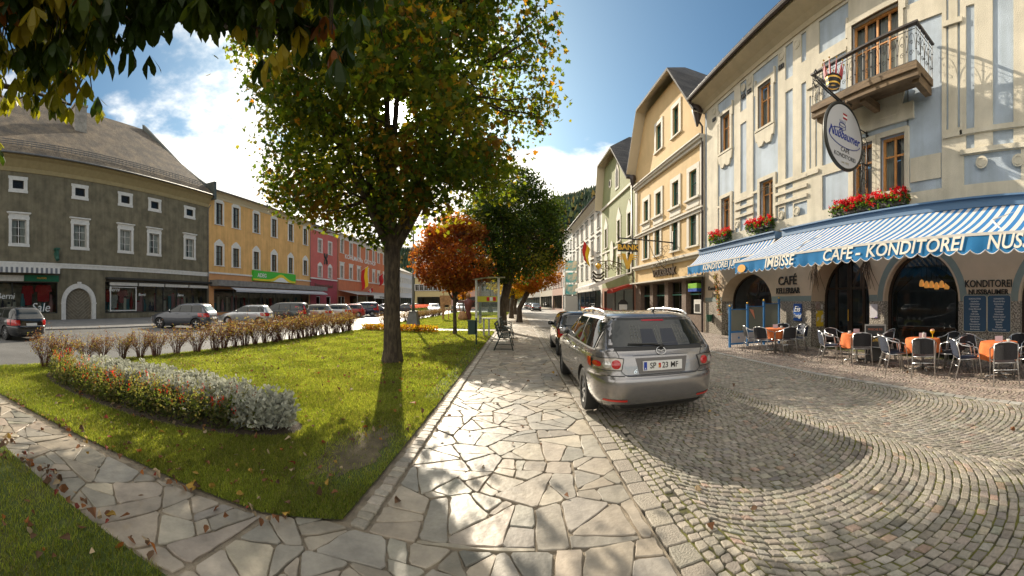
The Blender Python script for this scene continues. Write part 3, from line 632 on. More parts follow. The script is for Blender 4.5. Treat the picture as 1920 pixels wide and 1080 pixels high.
def pipe(h, u, z0, z1, m=None, o=0.12, r=0.05):
    g = MB(); g.tube([h.fa.pt(u, z1 + .35, o + .45), h.fa.pt(u, z1, o + .1), h.fa.pt(u, z1 - .3, o), h.fa.pt(u, z0, o)], r, 8); return h.part('drainpipe', g, m or M_zinc, smooth=True)
def stock(h, parent, u0, u1, z0, z1, seed, back=1.5, warm=0.5):
    r_ = random.Random(seed); fa = h.fa; m = MB(); fa.box(m, u0, u1, z0, z1, -back - .1, -back, 0); fa.box(m, u0, u1, z0 - .05, z0 + .05, -back, -.3, 0); n = int((u1 - u0) / .55)
    for i in range(n):
        u = u0 + (u1 - u0) * (i + .5) / n + r_.uniform(-.1, .1); w = r_.uniform(.12, .24); hh = r_.uniform(.3, .8) * (z1 - z0); o = -r_.uniform(.5, back - .2); k = r_.randint(1, 5)
        if r_.random() < .5: m.lathe([(.001, z0 + .05), (w * .7, z0 + .05), (w, z0 + hh * .45), (w * .5, z0 + hh * .75), (w * .55, z0 + hh * .85), (.001, z0 + hh)], c=(*fa.pt(u, 0, o).xy, 0), n=8, mi=k)
        else: fa.box(m, u - w, u + w, z0 + .05, z0 + hh, o - .12, o, k); fa.box(m, u - w * .6, u + w * .6, z0 + hh + .004, z0 + hh + .15, o - .1, o, (k % 5) + 1)
    return obj('display', m, [mat('shop_wall', (.36, .32, .25), .9, var=.3, scale=2), mat('goods_red', (.42, .05, .04), .8), mat('goods_cream', (.55, .5, .4), .8), mat('goods_dark', (.05, .05, .07), .8), mat('goods_teal', (.08, .22, .24), .8), mat('goods_rose', (.5, .25, .25), .8)], parent)
# ---- left side: grey-green house
FG = Facade((-30.54, -1.84), -0.06, 1)
M_grey = mat('greygreen_render', (0.185, 0.160, 0.105), 0.9, var=0.24, scale=1.1, bump=0.8, bscale=24, streak=0.25)
M_ochre = mat('ochre_cornice', (0.33, 0.26, 0.13), 0.8, var=0.08, scale=3)
hG = House('grey_house', 'grey green rendered house with steep brown tiled roof and chimney at the far left', 'house', FG, -6, FG.u(391.5), 14.0, M_grey, depth=13)
for x, y in ((34, 346.5), (150, 360), (235, 374.5), (290, 384.5), (355.5, 398.5)):
    u, z = FG.uz(x, y); hG.win(u, 11.3 if x < 100 else 11.28, 1.0, 0.72, 'flat', 0.33, ears=True, sill=False, cols=1, rows=1, curtain=False, frame=M_metal)
for x in (35.5, 150, 235.5, 289, 355.5):
    hG.win(FG.u(x), 6.62, 1.3, 2.05, 'hood', 0.26, sill=False, cols=2, rows=3, ears=True, frame=M_white, rev=0.18)
mb = MB(); z = 4.95; FG.box(mb, -6, FG.u(391), 4.62, 4.92, 0.003, 0.07); FG.box(mb, -6, FG.u(391), 4.92, 5.05, 0.003, 0.12); hG.part('band', mb, M_white)
# arched gate
ua, ub = FG.u(123), FG.u(172); uc = (ua + ub) / 2; rw = (ub - ua) / 2; zs = 1.55
hG.holes.append((ua, ub, -0.1, zs + rw))
M_gate = mat('gate_boards', (0.17, 0.145, 0.105), 0.8, var=0.25, scale=3)
mb = MB(); seg = 18; ar = [(uc + rw * math.cos(PI * i / seg), zs + rw * 0.98 * math.sin(PI * i / seg)) for i in range(seg + 1)]
for i in range(seg):                              # wall corners above the arch and the white stone ring
    a, b = ar[i], ar[i + 1]; mb.quad(FG.pt(a[0], a[1], 0), FG.pt(b[0], b[1], 0), FG.pt(b[0], zs + rw, 0), FG.pt(a[0], zs + rw, 0))
hG.part('arch_wall', mb, M_grey)
mb = MB(); r2 = rw + 0.42
for i in range(seg):
    t0, t1 = PI * i / seg, PI * (i + 1) / seg
    mb.prism([(uc + rw * math.cos(t0), zs + rw * .98 * math.sin(t0)), (uc + r2 * math.cos(t0), zs + r2 * math.sin(t0)), (uc + r2 * math.cos(t1), zs + r2 * math.sin(t1)), (uc + rw * math.cos(t1), zs + rw * .98 * math.sin(t1))], FG.pt, -0.18, 0.07)
for sg in (-1, 1): FG.box(mb, *sorted((uc + sg * rw, uc + sg * r2)), -0.05, zs, -0.18, 0.07); FG.box(mb, *sorted((uc + sg * (rw - .0), uc + sg * (r2 + .06))), zs - .12, zs, 0.07, 0.1)
FG.box(mb, uc - .2, uc + .2, zs + rw * .98 + .02, zs + r2 + .14, 0.07, 0.12)
hG.part('gate_surround', mb, M_white)
mb = MB(); mb.add([FG.pt(a, b, -.19) for a, b in [(ub, -.1)] + ar + [(ua, -.1)]], [tuple(range(seg + 3))])
g = hG.part('gate', mb, M_gate); mb = MB()
for k in range(-4, 12):                           # herring-bone boards
    for sg in (-1, 1):
        z0 = k * 0.3; p0 = (uc, z0); p1 = (uc + sg * rw * .96, z0 + rw * .85 * .9); 
        def top(u): return zs + math.sqrt(max(0, rw * rw - (u - uc) ** 2)) * .96
        n = 8; pts = [(p0[0] + (p1[0] - p0[0]) * i / n, p0[1] + (p1[1] - p0[1]) * i / n) for i in range(n + 1)]; pts = [p for p in pts if 0.0 < p[1] < top(p[0]) - .04]
        if len(pts) > 1: mb.prism([pts[0], pts[-1], (pts[-1][0], pts[-1][1] + .035), (pts[0][0], pts[0][1] + .035)], FG.pt, -.188, -.165)
obj('moulding', mb, mat('gate_strip', (0.30, 0.26, 0.19), 0.7), g)
# shops in the grey house
sA = hG.shop(FG.u(197), FG.u(391) - .25, 0.55, 3.55, (0.33, 0.45, 0.52, 0.66, 0.83), mat('black_frame', (0.02, 0.02, 0.02), 0.5), trans=3.0)
mb = MB(); FG.box(mb, FG.u(197), FG.u(391), 3.75, 3.95, 0.0, 0.55); FG.box(mb, FG.u(197) + .1, FG.u(391) - .1, 3.5, 3.72, 0.01, .12); hG.part('shop_canopy', mb, M_metal)
mb = MB(); uu = [FG.u(204), FG.u(258), FG.u(308), FG.u(353), FG.u(390)]
for a, b in zip(uu, uu[1:]): FG.box(mb, a + .1, b - .1, 3.2, 3.5, 0.0, .14)
hG.part('sign_panel', mb, M_white)
sB = hG.shop(-6, FG.u(108), 0.6, 3.35, (0.4, 0.66, 0.78), MATS['black_frame'])
stock(hG, sA, FG.u(197) + .1, FG.u(391) - .35, .6, 3.4, 1); stock(hG, sB, -5.9, FG.u(108) - .1, .65, 3.2, 2)
mb = MB(); FG.box(mb, FG.u(45), FG.u(109), 3.4, 3.95, 0.0, 0.16); gs = hG.part('shop_sign', mb, mat('green_sign', (0.0, 0.13, 0.06), 0.45)); gs['label'] = 'green shop sign board'
mb = MB(); FG.box(mb, -6, FG.u(44), 3.4, 3.9, 0.0, 0.1); hG.part('sign_panel', mb, M_white)
def flat_text(s, size, fa, u, z, o, m, parent, name='lettering', depth=.02, rev=False, sx=1.0, bold=0.0, shear=0.0, slope=0.0):
    sg = 1 if fa.side > 0 else -1
    t = text_mb(s, size, lambda a, b, d: fa.pt(u + sg * a, z + b + slope * a, o + d), depth=depth, sx=sx, bold=bold, shear=shear)
    return obj(name, t, m, parent)
M_wl = mat('white_letters', (0.75, 0.75, 0.72), 0.5); M_bl = mat('black_letters', (0.02, 0.018, 0.015), 0.5); M_gold = mat('gold_paint', (0.72, 0.42, 0.06), 0.35, metal=0.4)
flat_text('PALMERS', 0.22, FG, FG.u(77), 3.68, 0.17, M_gold, gs)
for x in (214, 266, 338): flat_text('Berni', 0.55 if x == 214 else .42, FG, FG.u(x), 2.35 if x != 214 else 2.8, 0.02, M_wl, sA, shear=.15)
flat_text('Berni', 0.75, FG, FG.u(10), 2.1, 0.02, M_wl, sB, shear=.15); flat_text('Sale', 1.1, FG, FG.u(76), 1.1, 0.02, M_wl, sB, shear=.2)
# striped awning over the left shop
mb = MB(); ul = FG.u(107); 
FG.box(mb, -6, ul, 4.5, 4.62, 0.0, 1.0)
for i in range(int((ul + 6) / .22)):
    a = -6 + i * .22; FG.box(mb, a, a + .22, 4.05, 4.5, 1.0, 1.03, i % 2)
hG.part('awning', mb, [M_white, mat('grey_cloth', (0.17, 0.18, 0.2), 0.9)])
# goods in the windows: clothes on hangers and mannequins
def garment(fa, u, z, w, h, col, nm):
    m = mat('cloth_' + nm, col, 0.9, var=0.2, scale=8); t = MB(); n = 10
    prof = [(-.5, 1), (-.18, 1.04), (0, 1.0), (.18, 1.04), (.5, 1), (.62, .62), (.42, .6), (.40, .05), (0, 0.0), (-.40, .05), (-.42, .6), (-.62, .62)]
    t.prism([(u + p * w, z + q * h) for p, q in prof], fa.pt, -.75, -.55); return t, m
t, m = garment(FG, FG.u(56), 1.3, 0.9, 1.7, (0.35, 0.015, 0.02), 'red'); obj('red_dress', t, m, sB); t, m = garment(FG, FG.u(86), 1.6, 1.3, 1.5, (0.45, 0.02, 0.02), 'scarlet'); obj('red_coat', t, m, sB)
t, m = garment(FG, FG.u(236), 1.5, 1.0, 1.3, (0.35, 0.10, 0.10), 'rose'); obj('rose_jacket', t, m, sA); t, m = garment(FG, FG.u(219), 1.0, .8, 1.3, (0.45, 0.42, 0.38), 'pale'); obj('pale_blouse', t, m, sA)
t, m = garment(FG, FG.u(209), 1.6, .6, 1.2, (0.4, 0.03, 0.03), 'red2'); obj('red_blouse', t, m, sA)
mb = MB(); FG.box(mb, FG.u(205), FG.u(257), 0.7, 0.85, -.8, -.2); FG.box(mb, FG.u(206), FG.u(208), .7, 3.1, 0.0, .03); FG.box(mb, FG.u(254), FG.u(256), .7, 3.1, 0.0, .03); FG.box(mb, FG.u(208), FG.u(254), .72, .8, 0.0, .03); FG.box(mb, FG.u(208), FG.u(254), 3.0, 3.08, 0.0, .03); obj('display_border', mb, M_white, sA)
mb = MB(); FG.box(mb, FG.u(393) - .4, 0, 0, .1, 0, .1) if False else None
ru = 27.2
hG.finish(ridge=7.4, rz=23.2, over=0.85, roofm=M_tiles, cornice=M_ochre, corn_h=1.25, ridge_u=(-6, ru + .3), wall_top=13.9)
mb = MB()                                        # sheet-metal clad fire wall at the right verge, curving out at the foot
v0, v1 = FG.pt(ru + .3, 23.35, -7.4), FG.pt(FG.u(391.5) - .15, 15.1, -.4); tp = [v0, v0.lerp(v1, .3) + Vector((0, 0, -.25)), v0.lerp(v1, .6) + Vector((0, 0, -.55)), v0.lerp(v1, .85) + Vector((0, 0, -.3)), v1, FG.pt(FG.u(391.5) - .05, 15.1, .95)]
for a, b in zip(tp, tp[1:]):
    e = Vector((0.0, 0.35, 0)); dn = Vector((0, 0, 1.5)); up = Vector((0, 0, .55))
    mb.add([a - dn, b - dn, b + up, a + up, a - dn + e, b - dn + e, b + up + e, a + up + e], [(0, 1, 2, 3), (7, 6, 5, 4), (3, 2, 6, 7), (0, 4, 5, 1), (0, 3, 7, 4), (1, 5, 6, 2)])
hG.part('verge_wall', mb, mat('green_sheet', (0.055, 0.065, 0.055), 0.45, var=0.2, scale=2))
mb = MB()
for uu, ss in ((13.0, 5.2), ):
    zc = 14 + (23.2 - 14) * (4.0 / 7.4); p = FG.pt(FG.u(151) * 1.12, zc, -4.0); mb.box(p.x - .5, p.x + .5, p.y - .65, p.y + .65, zc - 1.5, zc + 2.6); mb.box(p.x - .6, p.x + .6, p.y - .75, p.y + .75, zc + 2.6, zc + 2.8)
obj('chimney', mb, mat('chimney_render', (0.33, 0.30, 0.26), 0.85, var=0.25, scale=3), hG.roof)
mb = MB()
for zz, sb in ((14.55, 0.0), ):                  # snow guard rails above the eave
    e0 = FG.pt(-6, 15.05, .15); e1 = FG.pt(31.5, 15.05, .15)
    for k in (0, .18, .36): mb.tube([e0 + Vector((0, 0, k)), e1 + Vector((0, 0, k))], 0.03, 5)
    for i in range(90):
        p = e0.lerp(e1, i / 89); mb.tube([p - Vector((0, 0, .35)), p + Vector((0, 0, .42))], 0.025, 4)
obj('snow_guard', mb, M_zinc, hG.roof)
pipe(hG, FG.u(391) - .2, 0, 12.6)
mb = MB(); p = FG.pt(FG.u(104), 5.9, .0); FG.box(mb, FG.u(102), FG.u(107), 5.5, 6.2, 0, .45); FG.box(mb, FG.u(100.5), FG.u(108), 6.2, 6.35, -.0, .6); mb.tube([FG.pt(FG.u(104), 5.9, 0), FG.pt(FG.u(104), 5.3, .5)], .18, 8)
hG.part('siren', mb, mat('old_green_metal', (0.02, 0.09, 0.06), 0.5, var=.3))
# ---- yellow house
M_yel = mat('yellow_render', (0.70, 0.41, 0.15), 0.85, var=0.10, scale=.7, bump=0.3, bscale=30, streak=0.16)
M_apri = mat('apricot_render', (0.60, 0.30, 0.13), 0.85, var=0.06, scale=1, bump=0.2, bscale=40)
FY = Facade(FG.end(FG.u(391.5)), -0.0257, 1)
hY = House('yellow_house', 'yellow three storey house with white ogee window trims beside the grey house', 'house', FY, 0, FY.u(582), 11.6, M_yel, lower=M_apri, zl=5.05)
ze = FY.z(480, 384); hY.ze = ze
for x in (411, 442.5, 480.5, 514, 545, 572.5):
    u = FY.u(x); hY.win(u, FY.z(442.5, 428), 1.15, FY.z(442.5, 390) - FY.z(442.5, 428), 'ogee', 0.26, frame=mat('brown_frame', (0.05, 0.03, 0.022), .6), cols=2, rows=3, oframe=1)
    hY.win(u, FY.z(442.5, 501), 1.15, FY.z(442.5, 466) - FY.z(442.5, 501), 'ogee', 0.3, frame=MATS['brown_frame'], cols=2, rows=3)
mb = MB(); FY.box(mb, 0, FY.u(582), 5.0, 5.2, 0.003, 0.12); hY.part('band', mb, M_white)
u0s, u1s = FY.u(401), FY.u(579)
sh = hY.shop(u0s, u1s, 0.35, 3.2, (0.16, .3, .42, .58, .8), M_zinc); stock(hY, sh, u0s + .1, u1s - .1, .4, 3.0, 3)
mb = MB(); FY.box(mb, FY.u(393), FY.u(600), 3.5, 4.2, 0.0, 1.5); hY.part('shop_canopy', mb, mat('canopy_grey', (0.20, 0.19, 0.175), .6, var=.2, scale=2))
mb = MB(); mb.add([FY.pt(FY.u(417), 3.35, 1.4), FY.pt(FY.u(592), 3.35, 1.4), FY.pt(FY.u(592), 3.0, 2.3), FY.pt(FY.u(417), 3.0, 2.3)], [(0, 1, 2, 3)]); FY.box(mb, FY.u(417), FY.u(592), 2.8, 3.0, 2.28, 2.3); hY.part('awning', mb, mat('grey_white_cloth', (0.42, 0.42, 0.44), .9))
mb = MB(); ga, gb = FY.u(472), FY.u(551.5); z0, z1 = FY.z(472, 526), FY.z(472, 508) + .1; FY.box(mb, ga, gb, z0, z1, .02, .3); gs = hY.part('shop_sign', mb, mat('bright_green', (0.05, 0.45, 0.03), .4)); gs['label'] = 'bright green shop sign with a yellow and white wave'
mb = MB(); gl = gb - ga
for c0, hh, mi in ((.42, .55, 0), (.62, .85, 0)):
    pass
wav = [(t, .12 + .62 * math.exp(-((t - .62) / .16) ** 2)) for t in [i / 24 for i in range(25)]]
mb.prism([(ga + t * gl, z0 + .08 * (z1 - z0) + (z1 - z0) * v) for t, v in wav] + [(ga + t * gl, z0 + (z1 - z0) * max(.03, v - .22)) for t, v in wav[::-1]], FY.pt, .3, .32, 0)
mb.prism([(ga + t * gl, z0 + (z1 - z0) * max(.03, v - .20)) for t, v in wav[9:22]] + [(ga + gl * t, z0 + .02) for t in (.88, .38)], FY.pt, .3, .315, 1)
obj('wave', mb, [mat('sun_yellow', (0.75, 0.6, 0.02), .5), M_wl], gs); flat_text('ADEG', .75, FY, ga + gl * .18, (z0 + z1) / 2 + .05, .31, M_wl, gs, bold=.015)
hY.finish(ridge=6, rz=ze + 2.4, over=0.6, cornice=mat('cornice_cream', (0.5, 0.42, 0.28), .8), corn_h=.8); pipe(hY, FY.u(581) - .1, 0, ze - 1)
# ---- pink and red houses
M_pink = mat('rose_render', (0.52, 0.13, 0.11), 0.85, var=0.07, scale=1, bump=.2); M_pinkd = mat('crimson_render', (0.33, 0.055, 0.07), 0.8, var=0.08, scale=1)
uA = FY.u(582); hP = House('pink_house', 'narrow crimson pink house between the yellow and the red brown house', 'house', FY, uA, FY.u(632), 0, M_pink, lower=M_pinkd, zl=FY.z(600, 524))
hP.ze = FY.z(600, 436) + .6
for x in (600, 618.7):
    hP.win(FY.u(x), FY.z(600, 473), 1.2, 2.2, 'flat', .25, cols=2, rows=3); hP.win(FY.u(x), FY.z(600, 519), 1.2, 1.9, 'ogee', .25, cols=2, rows=3)
hP.shop(FY.u(593), FY.u(600), .1, 2.6, (), M_white); hP.shop(FY.u(612), FY.u(619.5), .1, 2.6, (), M_white)
mb = MB(); FY.box(mb, uA, FY.u(632), hP.zl, hP.zl + .22, .003, .12); hP.part('band', mb, M_white)
flat_text('Kärntnerbacht Maendl', .95, FY, FY.u(607.5), hP.zl - 1.1, .03, mat('bronze_letters', (0.12, .06, .04), .5), hP.root, sx=.8, bold=.01)
uX = FY.u(610); zX = FY.z(610, 485); mb = MB()
for sg in (-1, 1): mb.tube([FY.pt(uX - sg * .5, zX + .9, .1), FY.pt(uX - sg * .45, zX + .4, .12), FY.pt(uX + sg * .35, zX - .35, .12), FY.pt(uX + sg * .5, zX - 1.0, .1)], .16, 6)
hP.part('ornament', mb, M_metal); hP.finish(ridge=6, rz=hP.ze + 2.2, over=.5, cornice=M_white, corn_h=.5)
M_red = mat('redbrown_render', (0.54, 0.17, 0.08), 0.85, var=0.07, scale=1, bump=.2, streak=.06)
uB = FY.u(632); hR = House('red_inn', 'red brown inn with white window trims and a white dated inscription', 'house', FY, uB, uB + (FY.u(726) - uB), 0, M_red); zb = FY.z(641, 514); hR.ze = FY.z(650, 446) + .2
for x in (641, 658, 672.5, 688, 700.5, 709.5, 720):
    hR.win(FY.u(x), FY.z(641, 474), 1.35, 2.5, 'flat', .25, cols=2, rows=2); hR.win(FY.u(x), FY.z(641, 521), 1.35, 2.4, 'hood', .3, cols=2, rows=2)
hR.root['label'] = 'red brown inn with white window trims and flags beside the pink house'
mb = MB(); FY.box(mb, uB, hR.u1, FY.z(641, 524.5), FY.z(641, 522.5), .003, .14); hR.part('band', mb, M_white)
flat_text('KOHLMAYRs  GASTHOF', 1.25, FY, FY.u(678), FY.z(678, 489), .04, M_wl, hR.root, bold=.02, sx=1.32)
hR.shop(uB + .6, uB + 3.4, .2, 2.7, (.5,), M_white); hR.shop(uB + 6, hR.u1 - 1, .3, 2.9, (.2, .4, .6, .8), M_metal)
hR.finish(ridge=6, rz=hR.ze + 2.6, over=.7, cornice=M_white, corn_h=.8, roofm=M_slate); pipe(hR, uB + .15, 0, hR.ze - 1)
mb = MB(); mb.quad(FY.pt(uB + .3, 3.9, .1), FY.pt(hR.u1 - 1, 3.9, .1), FY.pt(hR.u1 - 1, 3.0, 4.2), FY.pt(uB + .3, 3.0, 4.2)); mb.box(0, 0, 0, 0, 0, 0) if False else None
for i in range(7): uu = uB + .3 + (hR.u1 - 1.3 - uB) * i / 6; mb.tube([FY.pt(uu, 0, 4.1), FY.pt(uu, 3.0, 4.1)], .05, 6)
hR.part('terrace_awning', mb, mat('grey_canvas', (0.30, 0.29, 0.27), .9, var=.2, scale=2))
mb = MB(); FY.box(mb, FY.u(666), FY.u(701), 2.35, 3.0, 4.25, 4.3); w = hR.part('awning_sign', mb, M_white); flat_text('Café  Restaurant', .5, FY, FY.u(683), 2.68, 4.31, M_bl, w)
# ---- the far left end of the square
def simple_house(name, label, fa, u0, u1, ze, wall, n, rows, top, roofm=None, trim=None, wz=1.5, ww=1.1, first=4.2, shopm=None, head='flat', frame=None, over=.5, rz=None):
    h = House(name, label, 'house', fa, u0, u1, ze, wall, depth=10); L_ = u1 - u0
    for r in range(rows):
        z0 = first + (ze - first - .6) * r / rows + .3
        for i in range(n): h.win(u0 + L_ * (i + .5) / n, z0, ww, wz, head, .18, cols=2, rows=2, trim=trim, frame=frame, curtain=False)
    if shopm: h.shop(u0 + .6, u1 - .6, .3, 2.9, tuple((i + 1) / n for i in range(n - 1)), shopm)
    h.finish(ridge=5, rz=rz or ze + 2.6, over=over, roofm=roofm, cornice=M_white, corn_h=.5); return h
uC = hR.u1; simple_house('pale_house', 'pale grey white house seen between the big trunk and the lamp post', FY, uC, uC + 11.5, 10.5, mat('pale_pink_render', (0.55, 0.46, 0.46), .85), 5, 2, 0, shopm=M_metal)
FY2 = FY; simple_house('pale_blue_house', 'pale blue white house behind the lamp post', FY, uC + 11.5, uC + 26, 10.8, mat('pale_blue_render', (0.52, 0.56, 0.62), .85), 6, 2, 0, shopm=M_metal)
def facing(x0, x1, dist, name, label, ze, wall, n, rows, **k):     # a house that closes the square, facing the camera
    t0, t1 = (x0 - VX) / FPX, (x1 - VX) / FPX; p0 = (dist * math.tan(t0), dist); p1 = (dist * math.tan(t1), dist); fa = Facade(p0, math.atan2(p1[0] - p0[0], p1[1] - p0[1]), 1)
    return simple_house(name, label, fa, 0, math.hypot(p1[0] - p0[0], p1[1] - p0[1]), ze, wall, n, rows, 0, **k)
facing(778, 846, 92, 'far_yellow_house', 'pale yellow house closing the far end of the square left of the red maple', 11.5, mat('pale_yellow_render', (0.55, 0.45, 0.22), .85), 8, 2, shopm=M_metal)
facing(846, 898, 92, 'far_pink_house', 'salmon pink house closing the far end of the square behind the wooden figures', 12.5, mat('salmon_render', (0.55, 0.33, 0.26), .85), 5, 2, shopm=M_metal)
facing(898, 962, 98, 'far_cream_house', 'cream house far down the street behind the dark tree trunk', 12, mat('pale_cream_render', (0.5, 0.46, 0.36), .85), 6, 3, shopm=M_metal)
# ---------------------------------------------------------------- the cafe house (right)
FC = Facade((9.5, 0), 0.0, -1)
M_granite = mat('speckled_granite', (0.12, 0.10, 0.08), 0.6, col2=(0.50, 0.45, 0.37), scale=24, thresh=(0.44, 0.58), bump=.2, bscale=60)
M_beige = mat('beige_render', (0.60, 0.47, 0.33), 0.85, var=0.06, scale=1.5, bump=.25, bscale=50)
M_teal = mat('grey_green_band', (0.22, 0.27, 0.25), 0.8, var=.06)
M_eave = mat('eave_cream', (0.52, 0.44, 0.30), 0.8, var=.08, scale=2)
U0, U1 = -9.0, 17.25
hC = House('cafe_house', 'pale blue and cream art nouveau house with balcony above the striped cafe awning', 'house', FC, U0, U1, 12.0, M_blue, depth=14)
CU = FC.u
hC.holes = []
def cwin(x0, x1, z0, z1, cols, rows, head='flat', pane=None, b=.16):
    a, b_ = sorted((CU(x0), CU(x1))); w = hC.win((a + b_) / 2, z0, b_ - a, z1 - z0, head, b, trim=M_cream, frame=M_wood, sill=True, cols=cols, rows=rows, rev=.17, fw=.075, trim_o=.085) if x0 < 1600 else hC.win((a + b_) / 2, z0, b_ - a, z1 - z0, head, .14, trim=M_cream, frame=M_wood, sill=True, cols=cols, rows=rows, rev=.17, fw=.075, trim_o=.085); return (a, b_, z0, z1)
W = [cwin(1353, 1370.5, 8.85, 10.65, 2, 2), cwin(1423.5, 1448, 8.85, 10.65, 2, 2), cwin(1599, 1687, 7.95, 10.55, 4, 2), cwin(1354.5, 1371, 5.02, 6.62, 2, 2), cwin(1427, 1452, 5.02, 6.62, 2, 2), cwin(1602, 1638, 4.95, 6.62, 2, 2), cwin(1653, 1698, 4.95, 6.62, 2, 2)]
def P(x0, x1, z0, z1): a, b = sorted((CU(x0), CU(x1))); return (a, b, z0, z1)
panels = [P(1347, 1378, 6.35, 11.4), P(1389.5, 1401, 6.5, 9.6), P(1389.5, 1401, 10.15, 11.45), P(1413, 1460, 6.35, 11.4), P(1474, 1488, 6.35, 9.68), P(1474, 1488, 10.15, 11.45), P(1504, 1513, 6.35, 9.63), P(1504, 1513, 10.4, 11.45),
          P(1588, 1596, 8.2, 10.0), P(1543, 1592, 4.8, 6.0), P(1519, 1522.5, 6.4, 9.0), P(1530, 1533.5, 6.4, 9.0), P(1537, 1592, 10.3, 11.45), P(1543, 1594, 6.35, 9.9), P(1594, 1703, 6.8, 7.9), P(1703, 1767, 4.8, 9.7), P(1703, 1767, 10.3, 11.4), P(1775, 1779.5, 6.4, 10.4), P(1796, 1801, 6.4, 10.4),
          P(1812, 1828, 6.3, 9.66), P(1862, 1901, 6.3, 11.2), P(1812, 1828, 10.2, 11.4), (0.4, 1.35, 6.3, 11.2), (-1.6, -.6, 6.3, 11.2), (-4.5, -2.6, 6.3, 11.2),
          P(1347, 1378, 4.8, 6.25), P(1389, 1401.5, 4.8, 6.2), P(1380, 1387, 4.8, 5.2), P(1413, 1460, 4.8, 6.25), P(1462, 1472, 4.8, 5.3), P(1474, 1488, 4.8, 6.25), P(1490, 1515, 4.8, 5.3), P(1808, 1915, 4.8, 5.6), P(1862, 1901, 5.75, 6.15), P(1812, 1828, 5.75, 6.15), (-3, 1.4, 4.8, 5.6)]
cells = []
rel = MB(); holed(rel, FC, U0 + .35, U1 - .25, 4.42, 11.7, panels + W, 0.045, 0.05, 0)
for h in W:                                       # plain blue under a window's own surround keeps the relief readable
    pass
# horizontal fillets, rings and aprons
for x0, x1 in ((1380, 1415), (1456, 1516)):
    a, b = sorted((CU(x0), CU(x1)))
    for z in (5.42, 5.78, 6.14): FC.box(rel, a, b, z, z + .12, .046, .10)
for z in (5.62, 6.16): FC.box(rel, -3, CU(1802), z, z + .13, .046, .10)
for x0, x1 in ((1515, 1537), (1770, 1806)):
    a, b = sorted((CU(x0), CU(x1)))
    for z in (6.15, 9.25): FC.box(rel, a, b, z, z + .14, .046, .10)
for x, z in ((1395.5, 11.15), (1347 - 6, 11.2), (1467, 11.2), (1496, 11.2), (1384, 5.15), (1467, 5.0), (1496, 5.0), (1842, 5.35), (1910, 5.3), (1407, 11.2)):
    u = CU(x); rel.prism([(u + .17 * math.cos(t), z + .17 * math.sin(t)) for t in [2 * PI * i / 16 for i in range(16)]], FC.pt, .046, .075)
    rel.tube([FC.pt(u + .11 * math.cos(t), z + .11 * math.sin(t), .08) for t in [2 * PI * i / 18 for i in range(18)]], .012, 5, closed=True)
for h in (W[0], W[1], W[2]):
    a, b = h[0], h[1]; c = (a + b) / 2; w = b - a
    rel.prism([(a - .22, h[2] - .12), (a - .14, h[2] - .5), (a - .05, h[2] - .5), (a + .05, h[2] - .75), (c - .15, h[2] - .75), (c, h[2] - .6), (c + .15, h[2] - .75), (b - .05, h[2] - .75), (b + .05, h[2] - .5), (b + .14, h[2] - .5), (b + .22, h[2] - .12)], FC.pt, .046 if h is W[2] else 0.003, .09)
    FC.box(rel, a - .24, a - .16, h[3] - .3, h[3] + .35, .003, .088); FC.box(rel, b + .16, b + .24, h[3] - .3, h[3] + .35, .003, .088)
a, b = W[6][0], W[6][1]; FC.box(rel, a - .3, W[5][1] + .3, 6.96, 7.45, .003, .082)
FC.box(rel, *sorted((CU(1708), CU(1765))), 5.1, 5.8, .003, .04)
hC.part('stucco_relief', rel, M_cream)
for x in (1395.5, 1467, 1407, 1341):
    mb = MB()
    for k in (-1, 0, 1): u = CU(x) + k * .11; FC.box(mb, u - .035, u + .035, 10.72, 10.86, .046, .09)
    FC.box(mb, CU(x) - .145, CU(x) + .145, 10.70, 10.72, .046, .07); hC.part('ornament', mb, M_bl)
# wall in three storeys' bands: granite plinth, beige ground floor with arches, blue above
arches = [(CU(1447), CU(1353), 2.90, .75), (CU(1630), CU(1521), 3.15, .8), (CU(1797), CU(1658), 3.05, .3), (-0.3, CU(1913), 3.05, .3), (-4.2, -1.4, 3.05, .3)]
ZS = 1.64; wl = MB()
holed(wl, FC, U0, U1, -0.1, ZS, [(a, b, -0.1, ZS) for a, b, _, _ in arches], 0, .01, 1)
holed(wl, FC, U0, U1, ZS, 4.42, [(a, b, ZS, t) for a, b, t, _ in arches], 0, .01, 2)
holed(wl, FC, U0, U1, 4.42, 12.0, W, 0, .2, 0)
band = MB(); seg = 22
for a, b, t, dp in arches:
    c, r, v = (a + b) / 2, (b - a) / 2, t - ZS; ar = [(c + r * math.cos(PI * i / seg), ZS + v * math.sin(PI * i / seg)) for i in range(seg + 1)]
    for p, q in zip(ar, ar[1:]):
        wl.quad(FC.pt(p[0], p[1], 0), FC.pt(q[0], q[1], 0), FC.pt(q[0], t, 0), FC.pt(p[0], t, 0), 2); wl.quad(FC.pt(p[0], p[1], 0), FC.pt(p[0], p[1], -dp), FC.pt(q[0], q[1], -dp), FC.pt(q[0], q[1], 0), 2)
    for u in (a, b): wl.quad(FC.pt(u, -.1, 0), FC.pt(u, ZS, 0), FC.pt(u, ZS, -dp), FC.pt(u, -.1, -dp), 1)
    w = .20
    for i in range(seg):
        t0, t1 = PI * i / seg, PI * (i + 1) / seg; f = lambda tt, k: (c + (r + k) * math.cos(tt), ZS + (v + k) * math.sin(tt))
        if dp < .5: band.prism([f(t0, .06), f(t0, .06 + w), f(t1, .06 + w), f(t1, .06)], FC.pt, 0.002, .008)
    if dp < .5: hC.part('painted_arch', band, M_teal); band = MB()
edges = sorted([U0, U1] + [e for a, b, _, d in arches for e in ((a - (.26 if d < .5 else 0), b + (.26 if d < .5 else 0)))])
